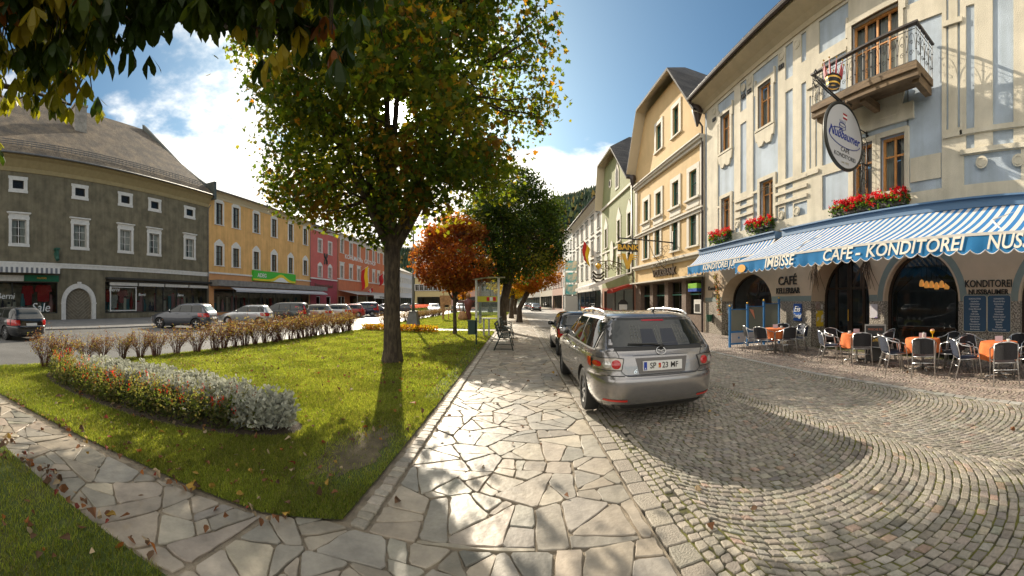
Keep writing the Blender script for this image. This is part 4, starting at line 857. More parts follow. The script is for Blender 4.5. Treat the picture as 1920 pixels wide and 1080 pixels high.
for a, b in zip(edges[::2], edges[1::2]):
    if b > a: q_ = MB(); FC.box(q_, a, b, ZS, ZS + .2, .002, .007); hC.part('painted_band', q_, M_teal)
for u in (U0, U1): wl.quad(FC.pt(u, -.1, 0), FC.pt(u, 12, 0), FC.pt(u, 12, -14), FC.pt(u, -.1, -14), 0)
wl.quad(FC.pt(U0, -.1, -14), FC.pt(U0, 12, -14), FC.pt(U1, 12, -14), FC.pt(U1, -.1, -14), 0)
hC.part('wall', wl, [M_blue, M_granite, M_beige])
mb = MB(); FC.box(mb, U0, U1, 1.60, 1.66, .003, .03) if False else None
# glazing of the arches
M_cafeglass = glass_mat('cafe_glass', (0.008, 0.009, 0.009), 0.015, see=.28); M_darkwood = mat('dark_wood', (0.035, 0.022, 0.015), .4, var=.3, scale=5)
def arch_glass(a, b, t, dp, mull, name, bars=()):
    c, r, v = (a + b) / 2, (b - a) / 2, t - ZS; q = -dp; f = MB(); ar = [(c + r * math.cos(PI * i / seg), ZS + v * math.sin(PI * i / seg)) for i in range(seg + 1)]
    for i in range(seg):
        g = lambda tt, k: (c + (r - k) * math.cos(tt), ZS + (v - k) * math.sin(tt)); t0, t1 = PI * i / seg, PI * (i + 1) / seg
        f.prism([g(t0, .0), g(t1, .0), g(t1, .08), g(t0, .08)], FC.pt, q, q + .09)
    for u0, u1 in ((a, a + .08), (b - .08, b)): FC.box(f, u0, u1, 0, ZS, q, q + .09)
    for m in mull: u = a + (b - a) * m; FC.box(f, u - .045, u + .045, 0, ZS + v * math.sqrt(max(0, 1 - ((u - c) / r) ** 2)) - .06, q, q + .08)
    for z in bars: FC.box(f, a + .08, b - .08, z - .04, z + .04, q, q + .06)
    w = hC.part(name, f, M_darkwood); p = MB(); p.add([FC.pt(x, y, q + .03) for x, y in [(b, -.1)] + ar + [(a, -.1)]], [tuple(range(seg + 3))]); obj('pane', p, M_cafeglass, w); return w
aw1 = arch_glass(*arches[0], (0.02,), 'shop_window', (0.5,)); dr = arch_glass(*arches[1], (.3, .52, .56, .78), 'door', (0.25, 2.1)); aw3 = arch_glass(*arches[2], (), 'shop_window', (0.45,)); arch_glass(*arches[3], (.5,), 'shop_window', (0.45,)); arch_glass(*arches[4], (.5,), 'shop_window', (.45,))
hb = MB(); u = arches[1][0] + (arches[1][1] - arches[1][0]) * .55; hb.tube([FC.pt(u, .95, -.68), FC.pt(u, 1.35, -.68)], .02, 6); obj('handle', hb, M_gold, dr)
# curtain swags and a lit chandelier inside the big window
a, b, t, dp = arches[2]; k = MB()
for sg, uu in ((1, a), (-1, b)):
    for i in range(9):
        f0 = i / 9; k.tube([FC.pt(uu + sg * (.1 + (b - a) * .48 * (1 - f0 * .0)) * 1.0, t - .12 - .02 * i, -dp - .06), FC.pt(uu + sg * (.35 - .02 * i), 2.3 - .05 * i, -dp - .1), FC.pt(uu + sg * (.10 + .012 * i), 1.8, -dp - .08), FC.pt(uu + sg * (.08 + .02 * i), .5, -dp - .08)], .03, 5)
obj('curtain', k, mat('sage_curtain', (0.10, 0.11, 0.075), .9), aw3, smooth=True)
k = MB(); lp = MB()
for i in range(6):
    u = a + (b - a) * (.42 + .075 * i); z = 2.15 + .05 * (i % 2) + .05 * (i > 3); k.tube([FC.pt(u, z + .12, -dp - 1.2), FC.pt(u, 3.4, -dp - 1.2)], .008, 4); lp.lathe([(0.001, z + .12), (.06, z + .08), (.09, z - .05), (.075, z - .12), (.001, z - .12)], c=(*FC.pt(u, 0, -dp - 1.2).xy, 0), n=10)
cl = obj('ceiling_lights', lp, mat('lit_shade', (0.8, 0.4, 0.12), .6, emit=(1.0, 0.42, 0.10), emits=1.1), aw3, smooth=True); 
k.tube([FC.pt(b + .5, 3.35, -dp - 1.2), FC.pt(a - .5, 3.35, -dp - 1.2)], .02, 4); obj('lamp_cord', k, M_metal, aw3)
k = MB(); FC.box(k, a + .2, b - .2, 0.72, .76, -dp - 1.6, -dp - .3); FC.box(k, a + .3, a + .36, 0, .72, -dp - 1.0, -dp - .9); FC.box(k, b - .36, b - .3, 0, .72, -dp - 1.0, -dp - .9); obj('inner_counter', k, M_wood, aw3)
# roof, eave, gutter
hc = hC; r = MB(); E = .68
for z0, z1, o0, o1, mi in ((0, 0, 0, 0, 0),): pass
A = [FC.pt(U0, 12.15, .8), FC.pt(U1 + .15, 12.15, .8), FC.pt(U1 + .15, 17.0, -7), FC.pt(U0, 17.0, -7)]; up = Vector((0, 0, .14))
r.quad(*[p + up for p in A]); r.quad(A[0], A[1], A[1] + up, A[0] + up); r.quad(A[1], A[2], A[2] + up, A[1] + up); r.quad(A[3], A[2], A[1], A[0]); B = [FC.pt(U0, 12.15, -14.5), FC.pt(U1 + .15, 12.15, -14.5)]; r.quad(A[3] + up, A[2] + up, B[1] + up, B[0] + up)
rf = hC.part('roof', r, M_slate)
c = MB(); prof = [(0.002, 11.55), (.1, 11.55), (.12, 11.72), (.3, 11.85), (.78, 12.02), (.78, 12.146), (.002, 12.146)]
c.add([FC.pt(u, z, o) for u in (U0, U1 + .1) for o, z in prof], [tuple(range(7)), tuple(range(7, 14))[::-1]] + [(i, (i + 1) % 7, 7 + (i + 1) % 7, 7 + i) for i in range(7)]); hC.part('eave', c, M_eave)
g = MB(); M_brown = mat('brown_gutter', (0.045, 0.03, 0.025), .45)
g.tube([FC.pt(U0, 12.16, .9), FC.pt(U1 + .25, 12.16, .9)], .09, 8); FC.box(g, U0, U1 + .2, 12.24, 12.36, .78, .86); hC.part('gutter', g, M_brown, smooth=True, sharp=40)
g = MB()
for i in range(34): p = FC.pt(U0 + i * .78, 12.42, .65); g.tube([p, p + Vector((0, 0, .22))], .025, 4)
g.tube([FC.pt(U0, 12.62, .65), FC.pt(U1, 12.62, .65)], .022, 5); obj('snow_guard', g, M_brown, rf)
g = MB(); g.lathe([(.05, 10.9), (.28, 11.6), (.3, 11.95), (.25, 12.0)], c=(*FC.pt(U1 + .25, 0, .35).xy, 0), n=10); g.tube([FC.pt(U1 + .2, 12.1, .85), FC.pt(U1 + .25, 11.9, .4)], .1, 8); g.tube([FC.pt(U1 + .25, 11.3, .35), FC.pt(U1 + .12, 10.9, .12), FC.pt(U1 + .12, 0, .12)], .055, 8); hC.part('drainpipe', g, M_brown, smooth=True, sharp=50)
# balcony
yb0, yb1 = 4.62, 8.42
b = MB(); FC.box(b, yb0, yb1, 7.66, 7.86, .95, 1.07); FC.box(b, yb0, yb0 + .12, 7.66, 7.86, .1, .95); FC.box(b, yb1 - .12, yb1, 7.66, 7.86, .1, .95); FC.box(b, yb0 + .12, yb1 - .12, 7.78, 7.84, .1, .95); FC.box(b, yb0 - .02, yb1 + .02, 7.5, 7.655, .88, 1.02)
for u in (yb0 + .05, (yb0 + yb1) / 2 - .1, yb1 - .25): FC.box(b, u, u + .2, 7.42, 7.65, .1, .85)
M_oldwood = mat('old_balcony_wood', (0.16, 0.105, 0.055), .8, var=.35, scale=4, stretch=(1, .4, 3), bump=.5, bscale=20); bal = hC.part('balcony', b, M_oldwood)
def rail(g, p0, p1, n, z0=7.9, z1=8.85):
    d = (p1 - p0) / n; up = Vector((0, 0, 1))
    g.tube([p0 + up * z0, p1 + up * z0], .012, 5); g.tube([p0 + up * (z1 - .12), p1 + up * (z1 - .12)], .01, 5)
    for i in range(n + 1):
        q = p0 + d * i; g.tube([q + up * z0, q + up * z1], .011, 5)
        for s in (.3, .72): c = q + up * (z0 + (z1 - z0) * s); g.lathe([(.001, -.03), (.028, 0), (.001, .03)], c=tuple(c), n=6)
        if i < n:
            for (sx, sz, rr, sg) in ((.5, .24, .075, 1), (.5, .52, .06, -1)):
                c = q + d * sx + up * (z0 + (z1 - z0) * sz); pts = []
                for k in range(15): t = k / 14 * 2.7 * PI; rad = rr * (1 - k / 18); pts.append(c + d.normalized() * rad * math.cos(t) * sg + up * rad * math.sin(t))
                g.tube(pts, .007, 4)
            pts = [q + up * (z0 + .02)] + [q + d * (.5 - .5 * math.cos(PI * k / 8) ) + up * (z0 + .78 * (z1 - z0) * math.sin(PI * k / 8)) for k in range(1, 8)] + [q + d + up * (z0 + .02)]
            g.tube(pts, .007, 4)
g = MB(); f0, f1 = FC.pt(yb0 + .04, 0, 1.02), FC.pt(yb1 - .04, 0, 1.02); rail(g, f1, f0, 13); rail(g, f0, FC.pt(yb0 + .04, 0, .08), 4); rail(g, f1, FC.pt(yb1 - .04, 0, .08), 4); obj('railing', g, M_iron, bal)
g = MB(); FC.box(g, yb0 - .02, yb1 + .02, 8.85, 8.9, .96, 1.07); FC.box(g, yb0 - .01, yb0 + .08, 8.85, 8.9, .05, .96); FC.box(g, yb1 - .08, yb1 + .01, 8.85, 8.9, .05, .96); obj('handrail', g, M_darkwood, bal)
# lettering on the ground floor
flat_text('KONDITOREI', .27, FC, CU(1853), 2.10, .012, M_bl, hC.root, sx=.82, bold=.003); flat_text('NUSSBAUMER', .19, FC, CU(1853), 1.88, .012, M_bl, hC.root, sx=.95, bold=.004)
flat_text('CAFÉ', .46, FC, CU(1477), 2.42, .02, M_bl, hC.root, sx=1.0, bold=.006); flat_text('KELLERBAR', .30, FC, CU(1477.5), 2.04, .02, M_bl, hC.root, sx=.9, bold=.008)
flat_text('Jury', .75, FC, CU(1411), 2.28, -.68, M_bl, aw1, shear=.25); flat_text('Konditorei', .30, FC, CU(1340), 2.3, .01, M_bl, hC.root, shear=.25); flat_text('Jury', .34, FC, CU(1340), 1.98, .01, M_bl, hC.root, shear=.25)
# ---- awnings: things of their own
M_sblue = attr_mat('x', .9) if False else None
def cloth_mat(name, col, tr=.35):
    m = bpy.data.materials.new(name); m.use_nodes = True; nt = m.node_tree; N, L = nt.nodes, nt.links; b = N['Principled BSDF']; b.inputs['Base Color'].default_value = (*col, 1); b.inputs['Roughness'].default_value = .9
    t = N.new('ShaderNodeBsdfTranslucent'); t.inputs['Color'].default_value = (*col, 1); ms = N.new('ShaderNodeMixShader'); ms.inputs[0].default_value = tr; L.new(b.outputs[0], ms.inputs[1]); L.new(t.outputs[0], ms.inputs[2]); L.new(ms.outputs[0], N['Material Output'].inputs['Surface']); return m
C_blue, C_white, C_val = cloth_mat('awning_blue', (0.035, 0.22, 0.55)), cloth_mat('awning_white', (0.78, 0.76, 0.74)), cloth_mat('valance_blue', (0.045, 0.30, 0.68), .45)
def awning(name, label, u0, u1, o1, zt, zf, zv, texts, stripes=True, logo=None):
    t = thing(name, label, 'awning', FC.pt((u0 + u1) / 2, zf, .3)); m = MB(); n = int((u1 - u0) / .115)
    def q(i, j): s = j / 6; return FC.pt(u0 + (u1 - u0) * i / n, zt + (zf - zt) * s - .07 * math.sin(PI * s) + .012 * math.sin(i * .9) * s, .35 + (o1 - .35) * s)
    for i in range(n):
        for j in range(6): m.quad(q(i, j), q(i + 1, j), q(i + 1, j + 1), q(i, j + 1), i % 2)
    obj('canopy', m, [C_white, C_blue], t, smooth=False)
    m = MB(); FC.box(m, u0, u1, zt - .02, zt + .20, .05, .42); FC.box(m, u0, u1, zt + .205, zt + .25, .02, .5); obj('housing', m, mat('housing_blue', (0.11, 0.20, 0.33), .45), t)
    m = MB(); FC.box(m, u0 - .02, u1 + .02, zf - .03, zf + .03, o1 - .04, o1 + .03)
    for k in range(3): uu = u0 + (u1 - u0) * (k + .5) / 3; m.tube([FC.pt(uu, zt - .1, .4), FC.pt(uu + .7, (zt + zf) / 2 - .05, o1 * .55), FC.pt(uu + .1, zf - .02, o1 - .05)], .03, 6)
    obj('front_rail', m, mat('rail_white', (.6, .58, .55), .4), t)
    m = MB(); per = .30; k = int((u1 - u0) / .05)
    def vz(u): return zv - .0 + .055 * (1 - abs(math.sin(PI * (u - u0) / per))) * 1.6
    def vp(i, j): u = u0 + (u1 - u0) * i / k; zb = vz(u); z = zf - .03 + (zb - zf + .03) * j / 4; return FC.pt(u, z, o1 + .02 + .022 * (j / 4) * math.sin(u * 5.1) + .012 * math.sin(u * 13) * j / 4)
    m.grid(vp, k, 4); v = obj('valance', m, C_val, t, smooth=True)
    m = MB(); m.tube([vp(i, 4) + Vector((-.004, 0, 0)) for i in range(k + 1)], .012, 4); obj('hem', m, C_white, v)
    for s, uc, size, wd in texts:
        fo = lambda a, b, d: (lambda u: FC.pt(u, (zf + zv) / 2 + .02 + b, o1 + .032 + d + .022 * (.5 - b) * math.sin(u * 5.1)))(uc - a)
        tt = text_mb(s, size, fo, depth=.006, shear=.22, sx=wd, bold=.006); obj('lettering', tt, mat('cream_letters', (.80, .76, .66), .7), v)
    return t, v
u0 = -7.0
t2, v2 = awning('cafe_awning', 'blue and white striped awning with long blue valance in front of the arched cafe windows', u0, 10.6, 2.5, 4.08, 2.96, 2.56, [('IMBISSE', 7 / math.tan((1461 - VX) / FPX), .40, 1.0), ('CAFE', 7 / math.tan((1570 - VX) / FPX), .40, 1.02), ('-', 7 / math.tan((1609 - VX) / FPX), .4, 1.3), ('KONDITOREI', 7 / math.tan((1709 - VX) / FPX), .40, 1.0), ('NUSSBAUMER', 1.12, .40, .93), ('EIS', -2.9, .4, 1)])
m = MB(); uc = 10.15; m.add([FC.pt(uc + .23 * math.cos(a), 2.72 + .13 * math.sin(a), 2.56) for a in [2 * PI * i / 24 for i in range(24)]] + [FC.pt(uc + .23 * math.cos(a), 2.72 + .13 * math.sin(a), 2.545) for a in [2 * PI * i / 24 for i in range(24)]], [tuple(range(24)), tuple(range(24, 48))[::-1]] + [(i, (i + 1) % 24, 24 + (i + 1) % 24, 24 + i) for i in range(24)])
obj('emblem', m, mat('amber', (.75, .36, .04), .6), v2)
awning('small_awning', 'small pale blue and white awning at the left end above the corner arch', 11.0, U1 - .05, 1.05, 4.08, 3.42, 2.98, [('KONDITOREI JURY', 14.0, .36, 1.02)])
# ---- neighbouring gabled houses
def gabled(h, ul, zl, ur, zr, zhip, zb0, zb1, u0, u1, over, m, back=12, soff=None):
    """half-hipped gable roof: low right edge u0, low left edge u1, top edge ul..ur at zhip"""
    fa = h.fa; uc = (ul + ur) / 2; zr_ = zhip + 2.2; f = lambda u, z, o: fa.pt(u, z, o); T = Vector((0, 0, .16))
    A, B, Cc, D = f(u0 - .05, zb0, over), f(ul, zhip, over), f(ur, zhip, over), f(u1 + .05, zb1, over); Eh = f(uc, zr_, over - 2.6); Ek = f(uc, zr_, -back)
    A2, B2, C2, D2 = f(u0 - .05, zb0, -back), f(ul, zhip, -back), f(ur, zhip, -back), f(u1 + .05, zb1, -back)
    r = MB()
    for k, mi in ((T, 0), (Vector((0, 0, 0)), 1)):
        r.quad(A + k, A2 + k, B2 + k, B + k, mi); r.quad(B + k, B2 + k, Ek + k, Eh + k, mi); r.add([B + k, Eh + k, Cc + k], [(0, 1, 2)], mi); r.quad(Eh + k, Ek + k, C2 + k, Cc + k, mi); r.quad(Cc + k, C2 + k, D2 + k, D + k, mi)
    for p, q in ((A, B), (B, Cc), (Cc, D)): r.quad(p, q, q + T, p + T, 0)
    h.part('roof', r, [m, soff or M_eave])
FB = Facade((9.5, 17.3), -0.0414, -1); LB = 10.35
M_bank = mat('bank_yellow', (0.62, 0.44, 0.22), .85, var=.05, scale=1, bump=.2, streak=.05); M_trimw = mat('trim_cream', (0.62, 0.58, 0.50), .8, var=.06); M_greenf = mat('green_frame', (0.03, 0.16, 0.13), .5); M_brownstone = mat('brown_stone', (0.17, 0.12, 0.09), .6, var=.25, scale=9, bump=.2)
hB = House('bank_house', 'warm yellow gabled bank house with green window frames', 'house', FB, 0, LB, 11.6, M_bank, depth=13, lower=M_brownstone, zl=3.05)
ga, gb = 3.1, 8.3
for xs, y0f, y1f in (((1212, 1235, 1267, 1300), (357, 401), None),):
    for x in xs: hB.win(FB.u(x), 6.95, .85, 2.0, 'flat', .28, cols=1, rows=2, frame=M_greenf, trim=M_trimw)
for x in (1211, 1233, 1266, 1299.5): hB.win(FB.u(x), 4.75, .85, 2.05, 'hood', .25, cols=1, rows=2, frame=M_greenf, trim=M_trimw, sill=True)
for x in (1235.5, 1268): hB.win(FB.u(x), 11.75 if x > 1240 else 11.75, .85, 1.75, 'flat', .25, cols=1, rows=2, frame=M_greenf, trim=M_trimw)
gw = [h for h in hB.holes if h[3] > 11.6]; hB.holes = [h for h in hB.holes if h[3] < 11.6]
mb = MB(); holed(mb, FB, ga - .0, gb, 11.6, 13.95, [h for h in gw], 0, .22); 
def tri(us, zs_): mb.add([FB.pt(u, z, 0) for u, z in zip(us, zs_)], [tuple(range(len(us)))])
tri((0, ga, ga, 0), (11.6, 11.6, 13.95, 11.75)); tri((ga, gb, gb, ga), (13.95, 13.95, 15.3, 15.3)); tri((gb, LB, LB, gb), (11.6, 11.6, 11.8, 13.95)); tri((0, ga, ga), (11.75, 13.95, 15.3)); tri((gb, LB, gb), (13.95, 11.8, 15.3))
hB.part('gable_wall', mb, M_bank)
mb = MB()
for z0, z1, o in ((6.45, 6.62, .12), (6.62, 6.72, .2), (10.1, 10.28, .14), (10.28, 10.42, .26), (10.42, 10.5, .34), (4.02, 4.16, .2), (4.16, 4.3, .34), (3.98, 4.02, .1)): FB.box(mb, 0.02, LB, z0, z1, .003, o)
for u0_ in (0.02, LB - .42): FB.box(mb, u0_, u0_ + .4, 4.3, 10.1, .003, .06)
hB.part('cornice', mb, M_trimw)
mb = MB(); FB.box(mb, .02, LB, 3.05, 3.98, .003, .04); hB.part('sign_panel', mb, M_bank)
mb = MB(); FB.box(mb, 0, LB, 2.96, 3.05, .003, .5); hB.part('ledge', mb, M_trimw)
flat_text('VOLKSBANK', .62, FB, FB.u(1247), 3.5, .05, mat('dark_relief_letters', (.05, .03, .015), .4, metal=.3), hB.root, bold=.02, depth=.1, sx=.98)
for x0, x1 in ((1201, 1218.5), (1224, 1246), (1252.6, 1278), (1286, 1317)):
    a, b_ = sorted((FB.u(x0), FB.u(x1))); w = hB.shop(a, b_, .15 if x1 < 1280 else .9, 2.85, (.5,) if x1 > 1250 else (), M_metal, rev=.45, trans=2.2)
    mb = MB(); FB.box(mb, a, b_, 2.02, 2.1, -.4, -.3); obj('transom', mb, mat('green_transom', (.10, .30, .24), .5), w)
mb = MB(); a, b_ = sorted((FB.u(1302), FB.u(1315))); FB.box(mb, a, b_, 1.0, 1.75, -.3, .03); w = hB.part('cash_machine', mb, M_white); mb = MB(); FB.box(mb, a + .12, b_ - .12, 1.08, 1.5, .03, .04); obj('screen', mb, M_bl, w)
mb = MB(); FB.box(mb, a - .1, b_ + .1, 2.35, 2.62, .05, .35, 0); FB.box(mb, a - .1, b_ + .1, 2.18, 2.35, .05, .35, 1); hB.part('light_box', mb, [mat('lime', (.25, .55, .05), .4), mat('royal_blue', (.03, .10, .45), .4)])
hB.ze = 11.6; s = hB
w = MB(); holed(w, FB, 0, LB, -.1, 3.05, [(h[0], h[1], max(h[2], -.1), h[3]) for h in hB.holes if h[2] < 3], 0, .45, 1); holed(w, FB, 0, LB, 3.05, 11.6, [h for h in hB.holes if h[2] > 3], 0, .22, 0)
for uu in (0, LB): w.quad(FB.pt(uu, -.1, 0), FB.pt(uu, 11.6, 0), FB.pt(uu, 11.6, -12), FB.pt(uu, -.1, -12), 0)
w.quad(FB.pt(0, -.1, -12), FB.pt(0, 11.6, -12), FB.pt(LB, 11.6, -12), FB.pt(LB, -.1, -12)); hB.part('wall', w, [M_bank, M_brownstone])
gabled(hB, ga, 0, gb, 0, 15.35, 11.5, 11.5, 0, LB, .75, M_slate, soff=mat('soffit_cream', (.60, .52, .38), .8)); 
g = MB(); p = FB.pt(-.0, 0, .7); g.lathe([(.05, 10.4), (.22, 11.0), (.26, 11.35), (.2, 11.4)], c=(*FB.pt(LB - .1, 0, .3).xy, 0), n=10); g.tube([FB.pt(LB + .1, 11, .3), FB.pt(LB + .12, 0, .12)], .06, 6); hB.part('drainpipe', g, M_brown, smooth=True)
FN = Facade(FB.end(LB), -0.0286, -1); LN = FN.u(1129)
M_gr = mat('sage_render', (0.25, 0.27, 0.13), .85, var=.06, scale=1, bump=.2, streak=.08)
hN = House('green_house', 'sage green gabled house with pointed white window pediments', 'house', FN, 0, LN, 11.2, M_gr, depth=12, lower=mat('terracotta_render', (.33, .16, .10), .85), zl=3.0)
for x in (1136.5, 1160.5, 1180):
    hN.win(FN.u(x), 7.0, .8, 1.9, 'gable', .22, cols=2, rows=2, trim=M_trimw, frame=M_brown); hN.win(FN.u(x), 4.0, .8, 1.7, 'gable', .22, cols=2, rows=2, trim=M_trimw, frame=M_brown)
g0, g1 = FN.u(1160), FN.u(1134); hz = 15.2
mb = MB(); mb.add([FN.pt(u, z, 0) for u, z in ((0, 11.2), (LN, 11.2), (LN, 11.5), (g1, hz), (g0, hz), (0, 11.5))], [tuple(range(6))]); hN.part('gable_wall', mb, M_gr)
mb = MB(); uu = FN.u(1157.5); mb.prism([(uu - .55, 11.8), (uu + .55, 11.8), (uu + .55, 13.4), (uu, 14.3), (uu - .55, 13.4)], FN.pt, .003, .06, 0); mb.prism([(uu - .38, 12.0), (uu + .38, 12.0), (uu + .38, 13.3), (uu, 13.95), (uu - .38, 13.3)], FN.pt, .06, .07, 1); hN.part('gable_vent', mb, [M_trimw, M_dark])
for du in (-2.3, 2.3): mb = MB(); mb.prism([(uu + du + .42 * math.cos(a), 13.0 + .42 * math.sin(a)) for a in [PI / 8 + PI / 4 * i for i in range(8)]], FN.pt, .003, .06, 0); mb.prism([(uu + du + .27 * math.cos(a), 13.0 + .27 * math.sin(a)) for a in [PI / 8 + PI / 4 * i for i in range(8)]], FN.pt, .06, .07, 1); hN.part('gable_vent', mb, [M_trimw, M_dark])
mb = MB()
for z0, z1, o in ((11.0, 11.2, .15), (6.5, 6.65, .1)): FN.box(mb, 0, LN, z0, z1, .003, o)
mb.prism([(FN.u(1149) + .55 * math.cos(a), 6.2 + 1.15 * math.sin(a)) for a in [2 * PI * i / 24 for i in range(24)]], FN.pt, .1, .14); hN.part('cornice', mb, M_trimw)
hN.shop(.6, LN - .8, .3, 2.7, (.3, .6), M_brown)
w = MB(); holed(w, FN, 0, LN, -.1, 3.0, [(h[0], h[1], h[2], h[3]) for h in hN.holes if h[2] < 3], 0, .3, 1); holed(w, FN, 0, LN, 3.0, 11.2, [h for h in hN.holes if h[2] > 3], 0, .22, 0)
for uu in (0, LN): w.quad(FN.pt(uu, -.1, 0), FN.pt(uu, 11.2, 0), FN.pt(uu, 11.2, -12), FN.pt(uu, -.1, -12), 0)
hN.part('wall', w, [M_gr, MATS['terracotta_render']]); gabled(hN, g0, 0, g1, 0, hz + .05, 11.1, 11.1, 0, LN, .8, M_slate, soff=MATS['soffit_cream'])
FW = Facade(FN.end(LN), -0.02, -1); LW = FW.u(1073); M_ww = mat('white_wall', (.66, .63, .57), .85, var=.05)
zwe = FW.z(1122, 379)
simple_house('white_house', 'white house with grey stone window hoods left of the sage green house', FW, 0, LW, zwe, M_ww, 6, 3, 0, head='hood', trim=mat('grey_trim', (.33, .34, .32), .8), shopm=M_metal, over=.8, wz=1.6)
FT = Facade(FW.end(LW), 0.0, -1); LT = 12
simple_house('turret_house', 'pale grey house with dark mansard roof and small iron balcony far down the right side', FT, 0, LT, FT.z(1050, 458) , mat('pale_grey_render', (.50, .52, .50), .85), 4, 3, 0, roofm=M_slate, shopm=M_metal)
FU = Facade(FT.end(LT), -.10, -1)
simple_house('far_rose_house', 'narrow rose house behind the orange tree down the right side', FU, 0, 10, 9.8, mat('rose_far', (.50, .33, .26), .85), 4, 2, 0, shopm=M_metal)
simple_house('far_ivory_house', 'ivory house beyond the rose house at the end of the street', FU, 10, 26, 10.5, mat('ivory_far', (.55, .50, .40), .85), 6, 2, 0, shopm=M_metal)
simple_house('far_grey_house', 'grey house where the street bends out of sight', FU, 26, 60, 9.5, mat('grey_far', (.38, .37, .33), .85), 10, 2, 0, shopm=M_metal)
# ---- wooded hill behind the roofs
def hill_h(x, y): return 225 * math.exp(-((x - 190) / 330) ** 2) * (1 / (1 + math.exp(-(y - 520) / 60))) + 150 * math.exp(-((x + 420) / 260) ** 2) / (1 + math.exp(-(y - 700) / 70)) + 9 * math.sin(x * .021) * math.sin(y * .017)
mb = MB(); nx, ny = 60, 24; mb.grid(lambda i, j: (-900 + 30 * i, 330 + 30 * j, -1 + max(0, hill_h(-900 + 30 * i, 330 + 30 * j)) * min(1, j / 3)), nx, ny)
tag(obj('wooded_hill', mb, mat('hill_floor', (0.035, 0.05, 0.025), .95, var=.4, scale=.02), smooth=True), kind='structure')
def hill_wood():
    rg = np.random.default_rng(4); V, C = [], []; n = 7000
    for _ in range(n):
        x, y = rg.uniform(-300, 420), rg.uniform(400, 760); z = hill_h(x, y)
        if z < 5: continue
        h = rg.uniform(9, 17); r = h * rg.uniform(.16, .26); dec = rg.random() < .25
        if dec: r *= 1.7; h *= .8
        a = rg.uniform(0, 2 * PI, 5); ring = [(x + r * math.cos(2 * PI * k / 5), y + r * math.sin(2 * PI * k / 5), z + h * .22 * rg.uniform(.5, 1.3)) for k in range(5)]
        V += ring + [(x + rg.normal(0, .3), y, z + h)]; c = (np.array([.17, .12, .03]) if rg.random() < .5 else np.array([.10, .11, .03])) if dec else np.array([.022, .042, .022]); C += [c * rg.uniform(.7, 1.3)] * 6
    m = len(V) // 6; f = np.array([[k, (k + 1) % 5, 5] for k in range(5)]); F = (f[None] + (np.arange(m) * 6)[:, None, None]).ravel()
    tag(np_mesh('hill_trees', V, F, np.full(m * 5, 3), attr_mat('far_tree', .9), colors=np.array(C)), 'dark conifers mixed with yellow trees covering the hill above the roofs', 'forest', kind='stuff')
hill_wood()
# ---------------------------------------------------------------- trees, shrubs, flowers, fallen leaves
def rand_rot(m, rg, up=0.0, hang=False):
    n = rg.normal(size=(m, 3)); n[:, 2] += up; n /= np.linalg.norm(n, axis=1)[:, None]
    t = rg.normal(size=(m, 3)); 
    if hang: t = np.c_[rg.normal(0, .35, m), rg.normal(0, .35, m), -np.ones(m)]
    t -= (t * n).sum(1)[:, None] * n; t /= np.linalg.norm(t, axis=1)[:, None]; return n, t, np.cross(n, t)
MAPLE = np.array([(0, 0), (.16, .10), (.42, -.02), (.36, .28), (.58, .52), (.26, .55), (.20, .70), (0, 1.0), (-.20, .70), (-.26, .55), (-.58, .52), (-.36, .28), (-.42, -.02), (-.16, .10)]) 
SIMPLE = np.array([(0, 0), (.28, .22), (.36, .55), (0, 1.0), (-.36, .55), (-.28, .22)])
LEAFLET = np.array([(0, 0), (.07, .25), (.17, .60), (.15, .80), (0, 1.0), (-.15, .80), (-.17, .60), (-.07, .25)])
def leaf_mesh(name, pos, size, shape, cols, m, parent, rg, up=0.0, hang=False, fold=.25, frame=None):
    k = len(shape); n_, t_, b_ = frame if frame else rand_rot(len(pos), rg, up, hang)
    sx = shape[:, 0][None, :, None]; sy = shape[:, 1][None, :, None]; S = size[:, None, None]
    f = rg.uniform(-.1, 1, len(pos))[:, None, None] * fold
    V = pos[:, None, :] + S * (sx * b_[:, None, :] + sy * t_[:, None, :] + (np.abs(sx) * f - f * sy * sy * .5) * n_[:, None, :])
    return np_mesh(name, V.reshape(-1, 3), np.arange(len(pos) * k), np.full(len(pos), k), m, parent, colors=np.repeat(cols, k, axis=0))
def pal(rg, m, cols, wts, jit=.2):
    i = rg.choice(len(cols), m, p=np.array(wts) / sum(wts)); return np.array(cols)[i] * rg.uniform(1 - jit, 1 + jit, (m, 1))
def bark(name='bark', c=(0.04, 0.029, 0.021)):
    if name in MATS: return MATS[name]
    m = mat(name, c, .9, col2=(.13, .10, .065), scale=9, thresh=(.4, .72), stretch=(1.5, 1.5, .4), bump=1.0, bscale=20); return m
LEAF = attr_mat('tree_leaf', .5, translucent=.58, spec=.25, tboost=(2.1, 1.95, .8))
